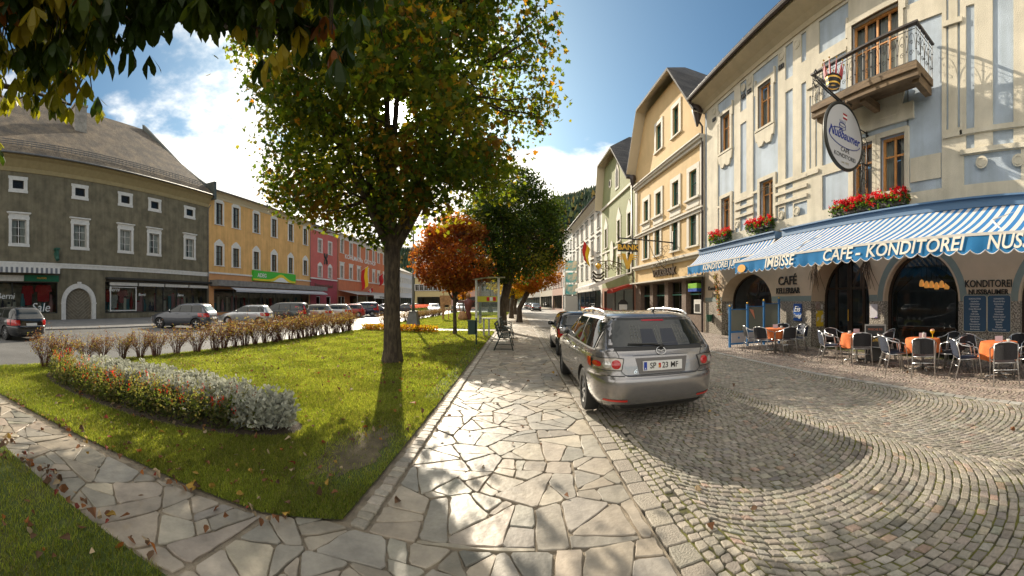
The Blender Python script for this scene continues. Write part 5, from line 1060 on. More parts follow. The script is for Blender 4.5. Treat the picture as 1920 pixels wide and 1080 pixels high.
def tree(name, label, base, prof, zfork, tr, nleaf, lsize, cols, wts, seed, nclump=160, shape=SIMPLE, off=(0, 0), spread=.42, gap=None, group=None, limbs=8, hero=False, colfun=None, trunk_r2=None, lim=None, lean=0.0):
    rg = np.random.default_rng(seed); root = thing(name, label, 'tree', (*base, 0), group); bx, by = base
    zs, rs = np.array(prof).T; R_ = lambda z: np.interp(z, zs, rs, 0, 0)
    P = []
    while len(P) < nclump:
        z = rg.uniform(zs[0], zs[-1]); a = rg.uniform(0, 2 * PI); q = rg.random() ** .45; r = R_(z) * q * (1 + .10 * math.sin(3 * a + z) + rg.normal(0, .05))
        if lim and not lim(bx + off[0] + r * math.cos(a), by + off[1] + r * math.sin(a), z): continue
        if rg.random() < (R_(z) / rs.max()) ** 1.2 + .1: P.append((bx + off[0] + r * math.cos(a), by + off[1] + r * math.sin(a), z))
    P = np.array(P)
    tb = MB(); top = Vector((bx + off[0] * .6, by + off[1] * .6, zfork)); r2 = trunk_r2 or tr * .8
    pts = [Vector((bx, by, -.05)), Vector((bx, by, .08)), Vector((bx + .01, by, .35)), Vector((bx, by - .01, 1.1)), Vector((bx + off[0] * .2, by, zfork * .65)), top]
    n = 20; rr = [tr * 1.5, tr * 1.32, tr * 1.1, tr * .97, tr * .93, tr * 1.0]
    o0 = len(tb.v); tb.tube(pts, rr, n)
    for i, v in enumerate(tb.v): a = math.atan2(v[1] - by, v[0] - bx); k = 1 + .05 * math.sin(3 * a + 1) + .03 * math.sin(7 * a + v[2]); tb.v[i] = (bx + (v[0] - bx) * k, by + (v[1] - by) * k, v[2])
    nodes = []; nr = []
    for i in range(limbs):
        a = 2 * PI * i / limbs + rg.uniform(-.3, .3); zt = rg.uniform(.35, .92) * (zs[-1] - zfork) + zfork; rt = R_(zt) * .62; e = Vector((bx + off[0] + rt * math.cos(a), by + off[1] + rt * math.sin(a), zt))
        s = top + Vector((0, 0, rg.uniform(-.25, .2))); c = s.lerp(e, .45) + Vector((rt * .15 * math.cos(a), rt * .15 * math.sin(a), .0)); q = [s.lerp(c, t).lerp(c.lerp(e, t), t) + Vector(rg.normal(0, .04, 3)) for t in [k / 7 for k in range(8)]]
        tb.tube(q, [tr * (.55 - .065 * k) for k in range(8)], 8); nodes += q[1:]; nr += [tr * (.55 - .065 * k) for k in range(1, 8)]
    q = [top + Vector((rg.normal(0, .06) + lean * math.sin(PI * k / 7), rg.normal(0, .08), (zs[-1] - zfork) * .85 * k / 6)) for k in range(7)]; tb.tube(q, [tr * (.8 - .11 * k) for k in range(7)], 8); nodes += q[1:]; nr += [tr * (.7 - .1 * k) for k in range(1, 7)]
    NN = np.array([tuple(v) for v in nodes])
    for p in P:
        d = ((NN - p) ** 2).sum(1) + np.maximum(0, NN[:, 2] - p[2]) * 2; i = int(d.argmin()); s = Vector(NN[i]); e = Vector(p); c = s.lerp(e, .5) + Vector((0, 0, -.12 * (e - s).length + .1))
        if gap is not None and any(((q_ - Vector(gap[0])) - Vector(gap[1]) * (q_ - Vector(gap[0])).dot(Vector(gap[1]))).length < .3 for q_ in (s, s.lerp(e, .25), c, s.lerp(e, .75), e)): continue
        tb.tube([s, c, e], [min(nr[i] * .6, .045), .02, .008], 4)
    obj('trunk', tb, bark(), root, smooth=True)
    cl = rg.integers(0, nclump, nleaf); pos = P[cl] + rg.normal(0, 1, (nleaf, 3)) * np.array([spread, spread, spread * .75])
    rad = np.hypot(pos[:, 0] - bx - off[0], pos[:, 1] - by - off[1]); keep = rad < np.maximum(R_(pos[:, 2]) * 1.12, .3) * (1 + .15 * rg.random(nleaf))
    if gap is not None:
        o, d, rg_ = gap; v = pos - np.array(o); tproj = v @ np.array(d); dist = np.linalg.norm(v - tproj[:, None] * np.array(d), axis=1); keep &= dist > rg_ * rg.uniform(.75, 1.15, nleaf)
    pos = pos[keep]; cl = cl[keep]; m = len(pos)
    cc = pal(rg, nclump, cols, wts, .18)[cl] * .6 + pal(rg, m, cols, wts, .25) * .4
    if colfun is not None: cc = colfun(pos, cc, rg)
    leaf_mesh('crown', pos, rg.uniform(.45, 1.4, m) * lsize, shape, cc, LEAF, root, rg, up=.6)
    return root
GRN = [(0.042, 0.078, 0.012), (0.068, 0.11, 0.014), (0.14, 0.17, 0.02), (0.24, 0.19, 0.02), (0.25, 0.11, 0.02)]
def maincol(pos, cc, rg):                         # autumn colour starts at the tips on the outside
    r = np.hypot(pos[:, 0] + 3.28, pos[:, 1] - 9.39); k = (rg.random(len(pos)) < np.clip((r - 2.9) * .2 + (pos[:, 2] > 8) * .05, 0, .35)); cc[k] = pal(rg, int(k.sum()), [(.30, .20, .02), (.28, .13, .015), (.2, .2, .02)], [3, 2, 3]); return cc
tree('maple_tree', 'large green maple with a thick bare trunk in the middle of the lawn', (-3.28, 9.39), [(3.05, .65), (3.4, 1.5), (3.9, 2.55), (4.8, 3.2), (5.5, 3.55), (7, 3.8), (9.3, 3.4), (11, 2.4), (12.2, .6)], 3.1, .22, 64000, .12, GRN, [4, 5, 3, 1.2, .6], 41, nclump=400, shape=MAPLE, spread=.34, limbs=11, gap=((0, 0, EYE), tuple(TO_SUN), .36), colfun=maincol, lean=-.62, lim=lambda x, y, z: x < -3.4 or z > 3.5 + .8 * (y - 8.6))
RED = [(0.24, 0.06, 0.02), (0.15, 0.045, 0.02), (0.30, 0.12, 0.02), (0.22, 0.13, 0.03)]
tree('red_maple', 'small red leaved maple on a thin trunk beyond the big tree', (-3.1, 18.3), [(2.1, .5), (2.5, 1.4), (3.2, 1.9), (4.2, 1.95), (5.2, 1.4), (6.0, .4)], 2.0, .085, 13000, .13, RED, [3, 3, 3, 1.5], 42, nclump=95, shape=MAPLE, spread=.27, limbs=6)
DK = [(0.022, 0.045, 0.010), (0.035, 0.06, 0.012), (0.06, 0.08, 0.015), (0.15, 0.15, .02)]
tree('linden_tree', 'dense dark green linden beside the flagstone path behind the red maple', (-.86, 21.0), [(2.6, .9), (3.4, 2.4), (4.6, 3.0), (6.4, 3.05), (8.0, 2.3), (9.2, .5)], 2.6, .24, 36000, .13, DK, [5, 4, 2, .5], 43, nclump=230, off=(.5, 0), spread=.34)
ORG = [(0.36, 0.15, 0.015), (0.42, 0.24, 0.02), (0.22, 0.13, 0.02), (0.30, 0.09, .015)]
tree('orange_tree', 'orange leaved tree beside the path just past the dark linden', (.15, 29.5), [(2.4, .6), (3.0, 1.8), (4.4, 2.5), (5.8, 2.1), (7, .7)], 2.3, .2, 17000, .14, ORG, [4, 3, 2, 2], 44, nclump=150, off=(1.0, 0), spread=.3)
YLW = [(0.46, 0.33, 0.025), (0.36, 0.28, .03), (.25, .25, .03), (.42, .22, .02)]
tree('yellow_tree', 'yellow leaved tree behind the glass notice shelter', (-.6, 37.0), [(2.2, .6), (3.0, 2.3), (4.6, 2.9), (6.6, 2.2), (8, .5)], 2.2, .2, 15000, .16, YLW, [4, 3, 2, 1], 45, nclump=150, off=(.3, 0), spread=.34)
tree('yellow_tree', 'farther yellow tree at the end of the tree row', (-.3, 48.0), [(2.0, .6), (3.0, 2.6), (4.6, 3.0), (6.6, 2.2), (8, .5)], 2.2, .2, 10000, .2, YLW, [3, 3, 2, 2], 46, nclump=110, off=(.3, 0), spread=.36)
tree('green_tree', 'green tree beyond the yellow trees at the far end of the lawn', (-1.5, 60.0), [(2.0, .6), (3.2, 2.8), (5, 3.6), (8, 3.0), (10, .5)], 2.4, .25, 9000, .24, GRN, [3, 4, 3, 2, 1], 47, nclump=110, spread=.4)
tree('young_tree', 'small orange tree between the cars and the wooden figures', (-7.6, 52.0), [(2.0, .5), (3.0, 1.7), (4.6, 1.9), (6, .5)], 2.0, .1, 5000, .18, ORG, [2, 3, 2, 2], 48, nclump=60, spread=.3)
# ---- chestnut whose branches hang over the camera from the left
def chestnut():
    rg = np.random.default_rng(77); root = thing('chestnut_tree', 'horse chestnut whose big drooping leaves hang across the upper left corner', 'tree', (-4.6, -3.4, 0)); 
    bx, by = -4.6, -3.4; tb = MB(); tb.tube([(bx, by, -.05), (bx, by, .4), (bx, by, 1.8), (bx + .1, by + .1, 3.4)], [.42, .34, .30, .28], 16)
    ends = []; lim = []
    for i in range(13):
        a = -.35 + i * .19; L_ = rg.uniform(4.5, 7.0); e = Vector((bx + L_ * math.sin(a), by + L_ * math.cos(a) * 1.0, rg.uniform(4.6, 6.2))); s = Vector((bx, by, 3.2)); c = s.lerp(e, .4) + Vector((0, 0, 1.2))
        q = [s.lerp(c, t).lerp(c.lerp(e, t), t) for t in [k / 9 for k in range(10)]]; tb.tube(q, [.13 - .012 * k for k in range(10)], 7); lim += q[2:]
    def bnd(x):                                    # lower outline of the hanging leaves as seen in the photo
        return np.interp(x, [-200, 0, 60, 120, 165, 200, 240, 280, 330, 350, 390, 420, 460, 500, 540, 580, 640, 660, 700], [250, 245, 232, 222, 160, 92, 92, 80, 66, 46, 62, 58, 68, 95, 125, 112, 105, 50, -80])
    C = []; n = 0
    while len(C) < 900:
        x = rg.uniform(-260, 690); y = rg.uniform(-420, 240); lo = bnd(x)
        if y > lo - 42: continue
        corner = (x < 175 and y > 75)
        if corner and rg.random() < .15: continue
        d = rg.uniform(2.7, 3.8) if rg.random() < .65 else rg.uniform(3.8, 6.5)
        if corner: d = rg.uniform(3.4, 5.0)
        t = (x - VX) / FPX; z = EYE + d * (VY - y) / FPX
        if z > 8.5: continue
        C.append((d * math.sin(t), d * math.cos(t), z))
    C2 = np.c_[rg.uniform(-9, 1.5, 260), rg.uniform(-8, 2.5, 260), rg.uniform(4.2, 9, 260)]; C = np.concatenate([np.array(C), C2]); NN = np.array([tuple(v) for v in lim])
    for p in C:
        d = ((NN - p) ** 2).sum(1); i = int(d.argmin())
        if d[i] < 6: s = Vector(NN[i]); e = Vector(p); tb.tube([s, s.lerp(e, .5) + Vector((0, 0, .12)), e], [.022, .012, .006], 4)
    obj('trunk', tb, bark(), root, smooth=True)
    # every leaf is five to seven leaflets hanging from one stalk
    pos, N_, T_, B_, sz, cc = [], [], [], [], [], []
    for p in C:
        for r_ in range(3):
            c = p + rg.normal(0, .11, 3); k = rg.integers(5, 8); a0 = rg.uniform(0, 2 * PI); s0 = rg.uniform(.13, .205); base = rg.random()
            yel = (.36, .30, .03); col = np.array([.03, .055, .010]) if base < .66 else (np.array([.07, .10, .015]) if base < .85 else np.array([.30, .24, .025]) if base < .95 else np.array([.22, .08, .02]))
            if c[0] < -3.1 and rg.random() < .6: col = np.array([.25, .25, .025])  # left-hand leaves get brighter yellow: their sunlit look is put into the colour
            for j in range(k):
                a = a0 + 2 * PI * j / k; out = np.array([math.cos(a), math.sin(a), 0]) * rg.uniform(.35, .9) + np.array([0, 0, -1.0]); t = out / np.linalg.norm(out); nn = np.array([math.cos(a), math.sin(a), .6]) + rg.normal(0, .2, 3); nn -= nn @ t * t; nn /= np.linalg.norm(nn)
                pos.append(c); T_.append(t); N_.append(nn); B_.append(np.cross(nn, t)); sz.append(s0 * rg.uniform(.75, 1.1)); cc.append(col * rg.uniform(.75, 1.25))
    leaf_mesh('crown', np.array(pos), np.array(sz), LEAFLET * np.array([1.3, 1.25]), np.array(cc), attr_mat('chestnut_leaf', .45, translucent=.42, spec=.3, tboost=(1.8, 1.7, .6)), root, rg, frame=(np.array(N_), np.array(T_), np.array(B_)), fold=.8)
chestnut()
# ---- shrubs of the low hedge
def shrub(seed, label, group, h=.72, red=.5):
    dk = seed > 101
    rg = np.random.default_rng(seed); root = thing('hedge_shrub', label, 'shrub', (0, 0, 0), group); tb = MB(); tips = []
    for i in range(34):
        a = rg.uniform(0, 2 * PI); r = rg.uniform(.02, .10); e = rg.uniform(.12, .48); hh = h * rg.uniform(.6, 1.08); p = [Vector((r * math.cos(a), r * math.sin(a), 0)), Vector((r * 1.6 * math.cos(a), r * 1.6 * math.sin(a), hh * .35)), Vector((e * .75 * math.cos(a + .1), e * .75 * math.sin(a + .1), hh * .75)), Vector((e * math.cos(a + .2), e * math.sin(a + .2), hh))]
        tb.tube(p, [.009, .007, .005, .003], 3, cap=False); tips += [p[2], p[3], p[2].lerp(p[3], .5)]
        for _ in range(3): s = p[1].lerp(p[3], rg.random()); q = s + Vector(rg.normal(0, .08, 3)) + Vector((0, 0, .12)); tb.tube([s, q], [.004, .002], 3, cap=False); tips.append(q)
    obj('stems', tb, mat('twig', (.12, .05, .035), .8, var=.3, scale=12), root)
    T = np.array([tuple(v) for v in tips]); m = 1000; pos = T[rg.integers(0, len(T), m)] + rg.normal(0, .045, (m, 3)); c = pal(rg, m, [(.20, .19, .06), (.26, .20, .09), (.13, .055, .045), (.10, .05, .04)], [1.5, 1.5, 3, 3])
    leaf_mesh('foliage', pos, rg.uniform(.02, .04, m), SIMPLE, c, LEAF, root, rg); return root
G1 = 'low hedge shrubs along the street edge of the lawn'
protos = [shrub(100 + i, 'half bare twiggy shrub of the low hedge along the street edge', G1) for i in range(3)]
ys = [2.75, 3.15, 4.0, 4.5, 5.1, 5.7, 6.25, 7.0, 7.8] + [8.5 + .55 * i for i in range(20)]
ORD = ['', 'second', 'third', 'fourth', 'fifth', 'sixth', 'seventh', 'eighth', 'ninth', 'tenth']
for i, y in enumerate(ys):
    x = -9.0 if i > 1 else (-8.8, -8.6)[i]; p = protos[i % 3] if i < 3 else copy_tree(protos[i % 3])
    p.location = (x + rnd.uniform(-.08, .08), y, 0); p.rotation_euler[2] = rnd.uniform(0, 6); s = rnd.uniform(.9, 1.12) * (1.0 if i < 9 else 1.22); p.scale = (s, s, s)
    p['label'] = 'half bare twiggy shrub standing apart in the hedge behind the flower bed' if i < 9 else 'brown twiggy shrub in the closed stretch of hedge before the yellow house'
    p['group'] = 'hedge shrubs behind the flower bed' if i < 9 else 'hedge shrubs in the closed stretch'
for i in range(22):
    p = copy_tree(protos[i % 3], 'twiggy shrub of the hedge along the farther lawn past the lamp post', (-9.0 + rnd.uniform(-.1, .1), 23.6 + i * 1.0, 0), rnd.uniform(0, 6)); p['group'] = 'hedge shrubs along the farther lawn'
# ---- flower bed
def bedpt(u, v): a = .2; return (-5.35 + u * math.cos(a) - v * math.sin(a), 3.35 + u * math.sin(a) + v * math.cos(a))
def bedding(name, label, cat, pts, stemf, seed, m_):
    rg = np.random.default_rng(seed); pos, sz, cc, N_, T_ = [], [], [], [], []
    for (x, y) in pts: stemf(x, y, rg, pos, sz, cc, T_)
    pos, sz, cc, T_ = map(np.array, (pos, sz, cc, T_)); T_ = T_ / np.linalg.norm(T_, axis=1)[:, None]; n = rg.normal(size=T_.shape); n -= (n * T_).sum(1)[:, None] * T_; n /= np.linalg.norm(n, axis=1)[:, None]
    return tag(leaf_mesh(name, pos, sz, LEAFLET * np.array([1.5, 1]), cc, m_, None, rg, frame=(n, T_, np.cross(n, T_)), fold=.3), label, cat, kind='stuff')
def silver(x, y, rg, pos, sz, cc, T_):
    h = rg.uniform(.36, .62)
    for i in range(58):
        a = rg.uniform(0, 2 * PI); e = rg.uniform(.15, 1.2); t = np.array([math.cos(a) * math.cos(e), math.sin(a) * math.cos(e), math.sin(e)]); pos.append((x + rg.normal(0, .04), y + rg.normal(0, .04), h * rg.uniform(.1, .75))); sz.append(rg.uniform(.05, .10)); T_.append(t); cc.append(np.array([.50, .51, .42]) * rg.uniform(.65, 1.15))
def salvia(x, y, rg, pos, sz, cc, T_):
    h = rg.uniform(.22, .52)
    for i in range(22):
        a = rg.uniform(0, 2 * PI); e = rg.uniform(-.1, 1.0); t = np.array([math.cos(a) * math.cos(e), math.sin(a) * math.cos(e), math.sin(e)]); pos.append((x + rg.normal(0, .035), y + rg.normal(0, .035), h * rg.uniform(.05, .85))); sz.append(rg.uniform(.035, .07)); T_.append(t); cc.append(np.array([(.055, .08, .025), (.09, .11, .04), (.12, .11, .06)][rg.integers(3)]) * rg.uniform(.7, 1.3))
    k = rg.random(); c = np.array((.45, .012, .012)) if k < .13 else np.array((.16, .055, .03)) if k < .3 else np.array((.17, .17, .07))
    for i in range(7): pos.append((x + rg.normal(0, .012), y + rg.normal(0, .012), h + .015 * i - .02)); sz.append(rg.uniform(.02, .034)); T_.append(np.array([rg.normal(0, .5), rg.normal(0, .5), 1])); cc.append(c * rg.uniform(.7, 1.2))
rg = np.random.default_rng(9); A, B = [], []
for i in range(1500):
    u, v = rg.uniform(-2.7, 2.7), rg.uniform(-.72, .72); e = (u / 2.75) ** 2 + (v / .75) ** 2
    if e > 1: continue
    (A if (v > -.16 - .02 * u + (.35 if u < -1.8 else 0) or (e > .72 and u > 1.4)) and v > -.35 else B).append(bedpt(u, v))
bedding('silver_ragwort', 'silver leaved bedding plants along the back of the oval flower bed', 'bedding plants', A[:560], silver, 3, attr_mat('silver_leaf', .7, translucent=.25))
bedding('red_salvia', 'green bedding plants with small red flower spikes filling the oval bed', 'bedding plants', B, salvia, 4, LEAF)
def marig(x, y, rg, pos, sz, cc, T_):
    for i in range(14):
        a = rg.uniform(0, 2 * PI); e = rg.uniform(.1, 1.3); pos.append((x + rg.normal(0, .05), y + rg.normal(0, .05), rg.uniform(.05, .34))); sz.append(rg.uniform(.06, .1)); T_.append((math.cos(a) * math.cos(e), math.sin(a) * math.cos(e), math.sin(e))); cc.append(np.array([(.45, .22, .02), (.4, .32, .03), (.10, .10, .02), (.14, .08, .02), (.30, .08, .02)][rg.integers(5)]) * rg.uniform(.7, 1.2))
pts = [(-8.6 + 4.4 * t + rg.normal(0, .1), 19.9 - .9 * t + rg.uniform(-.5, .5)) for t in rg.random(420)]
bedding('marigold_bed', 'strip of orange and yellow flowers at the far edge of the lawn', 'bedding plants', pts, marig, 5, LEAF)
# ---- fallen leaves
def fallen():
    rg = np.random.default_rng(12); P = []
    def add(n, x0, x1, y0, y1, f=lambda x, y: True):
        k = 0
        while k < n:
            x, y = rg.uniform(x0, x1), rg.uniform(y0, y1)
            if f(x, y): P.append((x, y)); k += 1
    add(1500, -8.5, -1.3, 2.6, 20, lambda x, y: inpoly([x], [y], LAWN1)[0]); add(110, -2.9, -1.3, 2.6, 12); add(85, -6, -1.8, 1.9, 2.9, lambda x, y: inpoly([x], [y], LAWN1)[0]); add(60, -5, -1.9, -.5, 1.2, lambda x, y: inpoly([x], [y], LAWN2)[0])
    add(36, -1, .9, 1.5, 20); add(26, 1.3, 6, 1, 12); add(24, -5.5, -1.8, .9, 2.2); add(420, -9, -1.4, 22, 50); add(22, 6.2, 9, 1, 12)
    for t in rg.random(70): P.append((-6.2 + 4.6 * t, 1.28 + .95 * t + rg.normal(0, .07)))
    for t in rg.random(60): P.append((-4.4 + 2.5 * t, .82 + .5 * t + rg.normal(0, .07)))
    P = np.array(P); m = len(P); pos = np.c_[P, rg.uniform(.025, .05, m)]; path = (P[:, 0] > -1.1); pos[path, 2] = rg.uniform(.008, .02, path.sum())
    c = pal(rg, m, [(.34, .12, .03), (.40, .25, .05), (.22, .10, .045), (.42, .32, .20), (.14, .08, .045), (.26, .05, .03)], [2.2, 2, 4, 3, 4, .8])
    o = leaf_mesh('fallen_leaves', pos, rg.uniform(.035, .085, m) * np.where(rg.random(m) < .1, 1.3, 1), SIMPLE * np.array([1.0, .95]), c, attr_mat('dry_leaf', .7, translucent=.25), None, rg, up=1.4, fold=1.6); tag(o, 'fallen autumn leaves scattered over lawn and paving', 'leaves', kind='stuff')
fallen()
# ---------------------------------------------------------------- cars
def paint(name, col, metal=0.5, rough=0.32):
    m = mat(name, col, rough, metal=metal, coat=1.0, var=.04, scale=300, coord='Object'); return m
M_tyre = mat('tyre_rubber', (0.018, 0.018, 0.018), .8); M_rim = mat('alloy', (0.42, 0.43, 0.45), .3, metal=.9); M_cglass = glass_mat('car_glass', (0.012, 0.016, 0.016), .02); M_cglass_s = glass_mat('car_glass_clear', (0.012, 0.014, 0.014), .02, see=.5)
M_trim = mat('black_trim', (0.02, 0.02, 0.02), .5); M_redl = mat('red_lamp', (0.42, 0.006, 0.008), .12, coat=1); M_clearl = mat('clear_lamp', (0.55, 0.55, 0.53), .12, metal=.5, coat=1); M_plate = mat('plate_white', (.72, .72, .70), .4); M_eub = mat('plate_blue', (.01, .05, .35), .4); M_chrome = mat('chrome', (.7, .7, .7), .12, metal=1); M_amber = mat('orange_lamp', (.6, .16, .01), .15, coat=1)
SHAPES = {
 # z: half width, rear y, front y, exponent
 'estate': dict(L=4.70, T=[(.17, .74, .22, 4.45, 6), (.24, .82, .08, 4.58, 6), (.34, .865, .02, 4.66, 6), (.48, .885, .0, 4.70, 6), (.60, .89, .0, 4.66, 6), (.645, .885, .03, 4.62, 6), (.66, .885, .055, 4.60, 7), (.80, .882, .075, 4.30, 7.5), (.90, .868, .10, 3.75, 7.5), (.955, .85, .13, 3.40, 8), (1.0, .83, .17, 3.25, 8), (1.10, .79, .27, 3.0, 8), (1.22, .745, .36, 2.74, 7), (1.32, .70, .44, 2.5, 7), (1.385, .655, .50, 2.3, 6), (1.42, .59, .56, 2.12, 5), (1.445, .45, .72, 1.9, 4), (1.455, .2, 1.0, 1.6, 4)], wheels=(.96, 3.66), r=.315, belt=.96, roof=1.36, rw=((-.62, .62, 1.0, 1.335), .0),
   sw=[((.40, .52), (1.30, 1.34)), ((1.36, 1.40), (2.16, 2.10)), ((2.22, 2.16), (3.20, 2.62))]),
 'hatch': dict(L=3.95, T=[(.17, .72, .2, 3.7, 6), (.26, .79, .05, 3.86, 6), (.42, .825, .0, 3.95, 6), (.58, .83, .0, 3.92, 6), (.66, .83, .05, 3.86, 6.5), (.80, .825, .07, 3.62, 7), (.90, .81, .10, 3.2, 7), (.96, .79, .13, 2.95, 8), (1.05, .75, .2, 2.75, 8), (1.2, .70, .32, 2.45, 7), (1.34, .65, .43, 2.15, 6), (1.42, .58, .52, 1.95, 5), (1.455, .42, .7, 1.7, 4), (1.465, .2, .9, 1.4, 4)], wheels=(.72, 3.18), r=.30, belt=.95, roof=1.36, rw=((-.55, .55, 1.0, 1.34), 0), sw=[((.42, .52), (.78, .80)), ((.86, .88), (1.62, 1.58)), ((1.68, 1.64), (2.76, 2.12))]),
 'suv': dict(L=4.35, T=[(.22, .78, .2, 4.1, 6), (.34, .86, .05, 4.26, 6), (.5, .89, .0, 4.33, 6), (.66, .895, .0, 4.33, 6), (.76, .89, .04, 4.28, 6.5), (.9, .885, .08, 4.0, 7), (1.0, .865, .12, 3.5, 7), (1.06, .84, .16, 3.2, 8), (1.15, .80, .24, 2.95, 8), (1.3, .745, .36, 2.65, 7), (1.46, .69, .48, 2.35, 6), (1.55, .60, .58, 2.1, 5), (1.59, .42, .8, 1.85, 4), (1.6, .2, 1.0, 1.5, 4)], wheels=(.85, 3.48), r=.345, belt=1.05, roof=1.48, rw=((-.58, .58, 1.12, 1.44), 0), sw=[((.50, .62), (1.12, 1.16)), ((1.2, 1.24), (1.98, 1.92)), ((2.04, 1.98), (3.02, 2.4))]),
 'van': dict(L=4.6, T=[(.18, .78, .15, 4.35, 6), (.3, .87, .03, 4.5, 6), (.5, .90, .0, 4.58, 6), (.66, .905, .0, 4.56, 6), (.8, .90, .04, 4.4, 7), (.92, .895, .07, 4.05, 7), (1.02, .875, .09, 3.75, 8), (1.15, .85, .13, 3.5, 9), (1.35, .80, .20, 3.1, 9), (1.52, .75, .28, 2.8, 8), (1.60, .66, .36, 2.5, 6), (1.64, .45, .6, 2.2, 4), (1.65, .2, .9, 1.8, 4)], wheels=(.85, 3.6), r=.32, belt=1.0, roof=1.5, rw=((-.66, .66, 1.08, 1.46), 0), sw=[((.28, .36), (1.35, 1.38)), ((1.42, 1.45), (2.3, 2.26)), ((2.36, 2.32), (3.5, 2.8))]),
 'sedan': dict(L=4.5, T=[(.17, .74, .2, 4.3, 6), (.26, .82, .05, 4.42, 6), (.42, .86, .0, 4.5, 6), (.58, .865, .0, 4.47, 6), (.68, .865, .03, 4.42, 7), (.80, .86, .06, 4.2, 7), (.88, .845, .12, 3.8, 7), (.93, .83, .45, 3.4, 8), (.97, .80, .78, 3.2, 8), (1.05, .76, .92, 3.0, 8), (1.2, .70, 1.2, 2.65, 7), (1.32, .64, 1.45, 2.4, 6), (1.39, .55, 1.65, 2.2, 5), (1.41, .25, 1.8, 2.0, 4)], wheels=(.95, 3.6), r=.31, belt=.94, roof=1.32, rw=((-.52, .52, 1.0, 1.31), 0), sw=[((1.12, 1.45), (1.62, 1.62)), ((1.68, 1.66), (2.3, 2.2)), ((2.36, 2.26), (3.05, 2.45))]),
 'mini': dict(L=3.05, T=[(.16, .60, .12, 2.9, 6), (.26, .66, .03, 3.0, 6), (.42, .69, .0, 3.05, 6), (.58, .70, .01, 3.03, 6), (.72, .70, .03, 2.9, 6), (.82, .69, .06, 2.55, 6), (.88, .675, .10, 2.3, 6), (.94, .65, .16, 2.2, 6), (1.08, .60, .30, 2.05, 6), (1.22, .55, .42, 1.85, 6), (1.29, .49, .5, 1.7, 5), (1.325, .38, .65, 1.5, 4), (1.335, .15, .9, 1.3, 4)], wheels=(.52, 2.55), r=.27, belt=.86, roof=1.25, rw=((-.46, .46, .92, 1.2), 0), sw=[((.36, .5), (1.0, 1.02)), ((1.07, 1.09), (2.1, 1.78))]),
}
def car_shape(kind):
    S = SHAPES[kind]; T = np.array(S['T']); zz = np.concatenate([np.linspace(a, b, 4)[:-1] for a, b in zip(T[:-1, 0], T[1:, 0])] + [T[-1:, 0]])
    cols = [np.interp(zz, T[:, 0], T[:, i]) for i in range(1, 5)]
    for _ in range(2): cols = [np.concatenate([c[:1], (c[:-2] + 2 * c[1:-1] + c[2:]) / 4, c[-1:]]) for c in cols]
    g = lambda z, i: float(np.interp(z, zz, cols[i]))
    def xs(y, z):
        w, r, f, n = g(z, 0), g(z, 1), g(z, 2), g(z, 3); t = min(.9999, abs((y - (r + f) / 2) / ((f - r) / 2))); return w * (1 - t ** n) ** (1 / n)
    def yr(x, z, front=False):
        w, r, f, n = g(z, 0), g(z, 1), g(z, 2), g(z, 3); t = min(.9999, abs(x / w)); d = (f - r) / 2 * (1 - t ** n) ** (1 / n); return (r + f) / 2 + (d if front else -d)
    return S, zz, g, xs, yr
def patch(mb, fn, a, b, c, d, nu=8, nv=6, mi=0):     # bilinear patch with corners a b c d in surface parameters
    def P(i, j): u, v = i / nu, j / nv; p = [(a[k] * (1 - u) + b[k] * u) * (1 - v) + (d[k] * (1 - u) + c[k] * u) * v for k in (0, 1)]; return fn(*p)
    return mb.grid(P, nu, nv, mi)
def seam(mb, fn, pts, w=.006):
    for p, q in zip(pts, pts[1:]):
        d = Vector((q[0] - p[0], q[1] - p[1])); n = Vector((-d.y, d.x)).normalized() * w / 2; patch(mb, fn, (p[0] - n.x, p[1] - n.y), (q[0] - n.x, q[1] - n.y), (q[0] + n.x, q[1] + n.y), (p[0] + n.x, p[1] + n.y), 6, 1)
def make_wheel(x, y, r, side, spokes=7, rimm=None, w=.19, parent=None, cover=False):
    mb = MB(); M = None; prof = [(r * .62, -w / 2), (r * .93, -w / 2), (r, -w / 2 + .035), (r, w / 2 - .035), (r * .93, w / 2), (r * .64, w / 2), (r * .62, w / 2 - .02)]
    t = MB(); t.lathe(prof, c=(x, y, r), n=32, axis='X'); wh = obj('wheel', t, M_tyre, parent, smooth=True, sharp=45)
    k = MB(); s = side; rr = r * .64; k.lathe([(rr, -w / 2), (rr, s * (w / 2 - .005) if s > 0 else -w / 2)], c=(x, y, r), n=32, axis='X'); k.lathe([(rr, s * (w / 2)), (rr * .9, s * (w / 2 - .02)), (rr * .86, s * (w / 2 - .06)), (.001, s * (w / 2 - .07))], c=(x, y, r), n=32, axis='X', mi=1)
    k.lathe([(.001, s * (w / 2 + .0)), (rr * .2, s * (w / 2 - .01)), (rr * .22, s * (w / 2 - .05))], c=(x, y, r), n=16, axis='X')
    for i in range(spokes):
        a = 2 * PI * i / spokes + .3; da = .16 if not cover else .36; q = []
        for rad, wd, o in ((rr * .15, da * .8, .005), (rr * .9, da, .015)):
            for sg in (-1, 1): aa = a + sg * wd * (rr * .35 / rad if rad < rr * .5 else 1) * .8; q.append((x + s * (w / 2 - o), y + rad * math.cos(aa), r + rad * math.sin(aa)))
        k.add([q[0], q[1], q[3], q[2]] + [(p[0] - s * .03, p[1], p[2]) for p in (q[0], q[1], q[3], q[2])], [(0, 1, 2, 3), (0, 1, 5, 4), (1, 2, 6, 5), (2, 3, 7, 6), (3, 0, 4, 7)])
    obj('rim', k, [rimm or M_rim, M_trim], wh, smooth=False); return wh
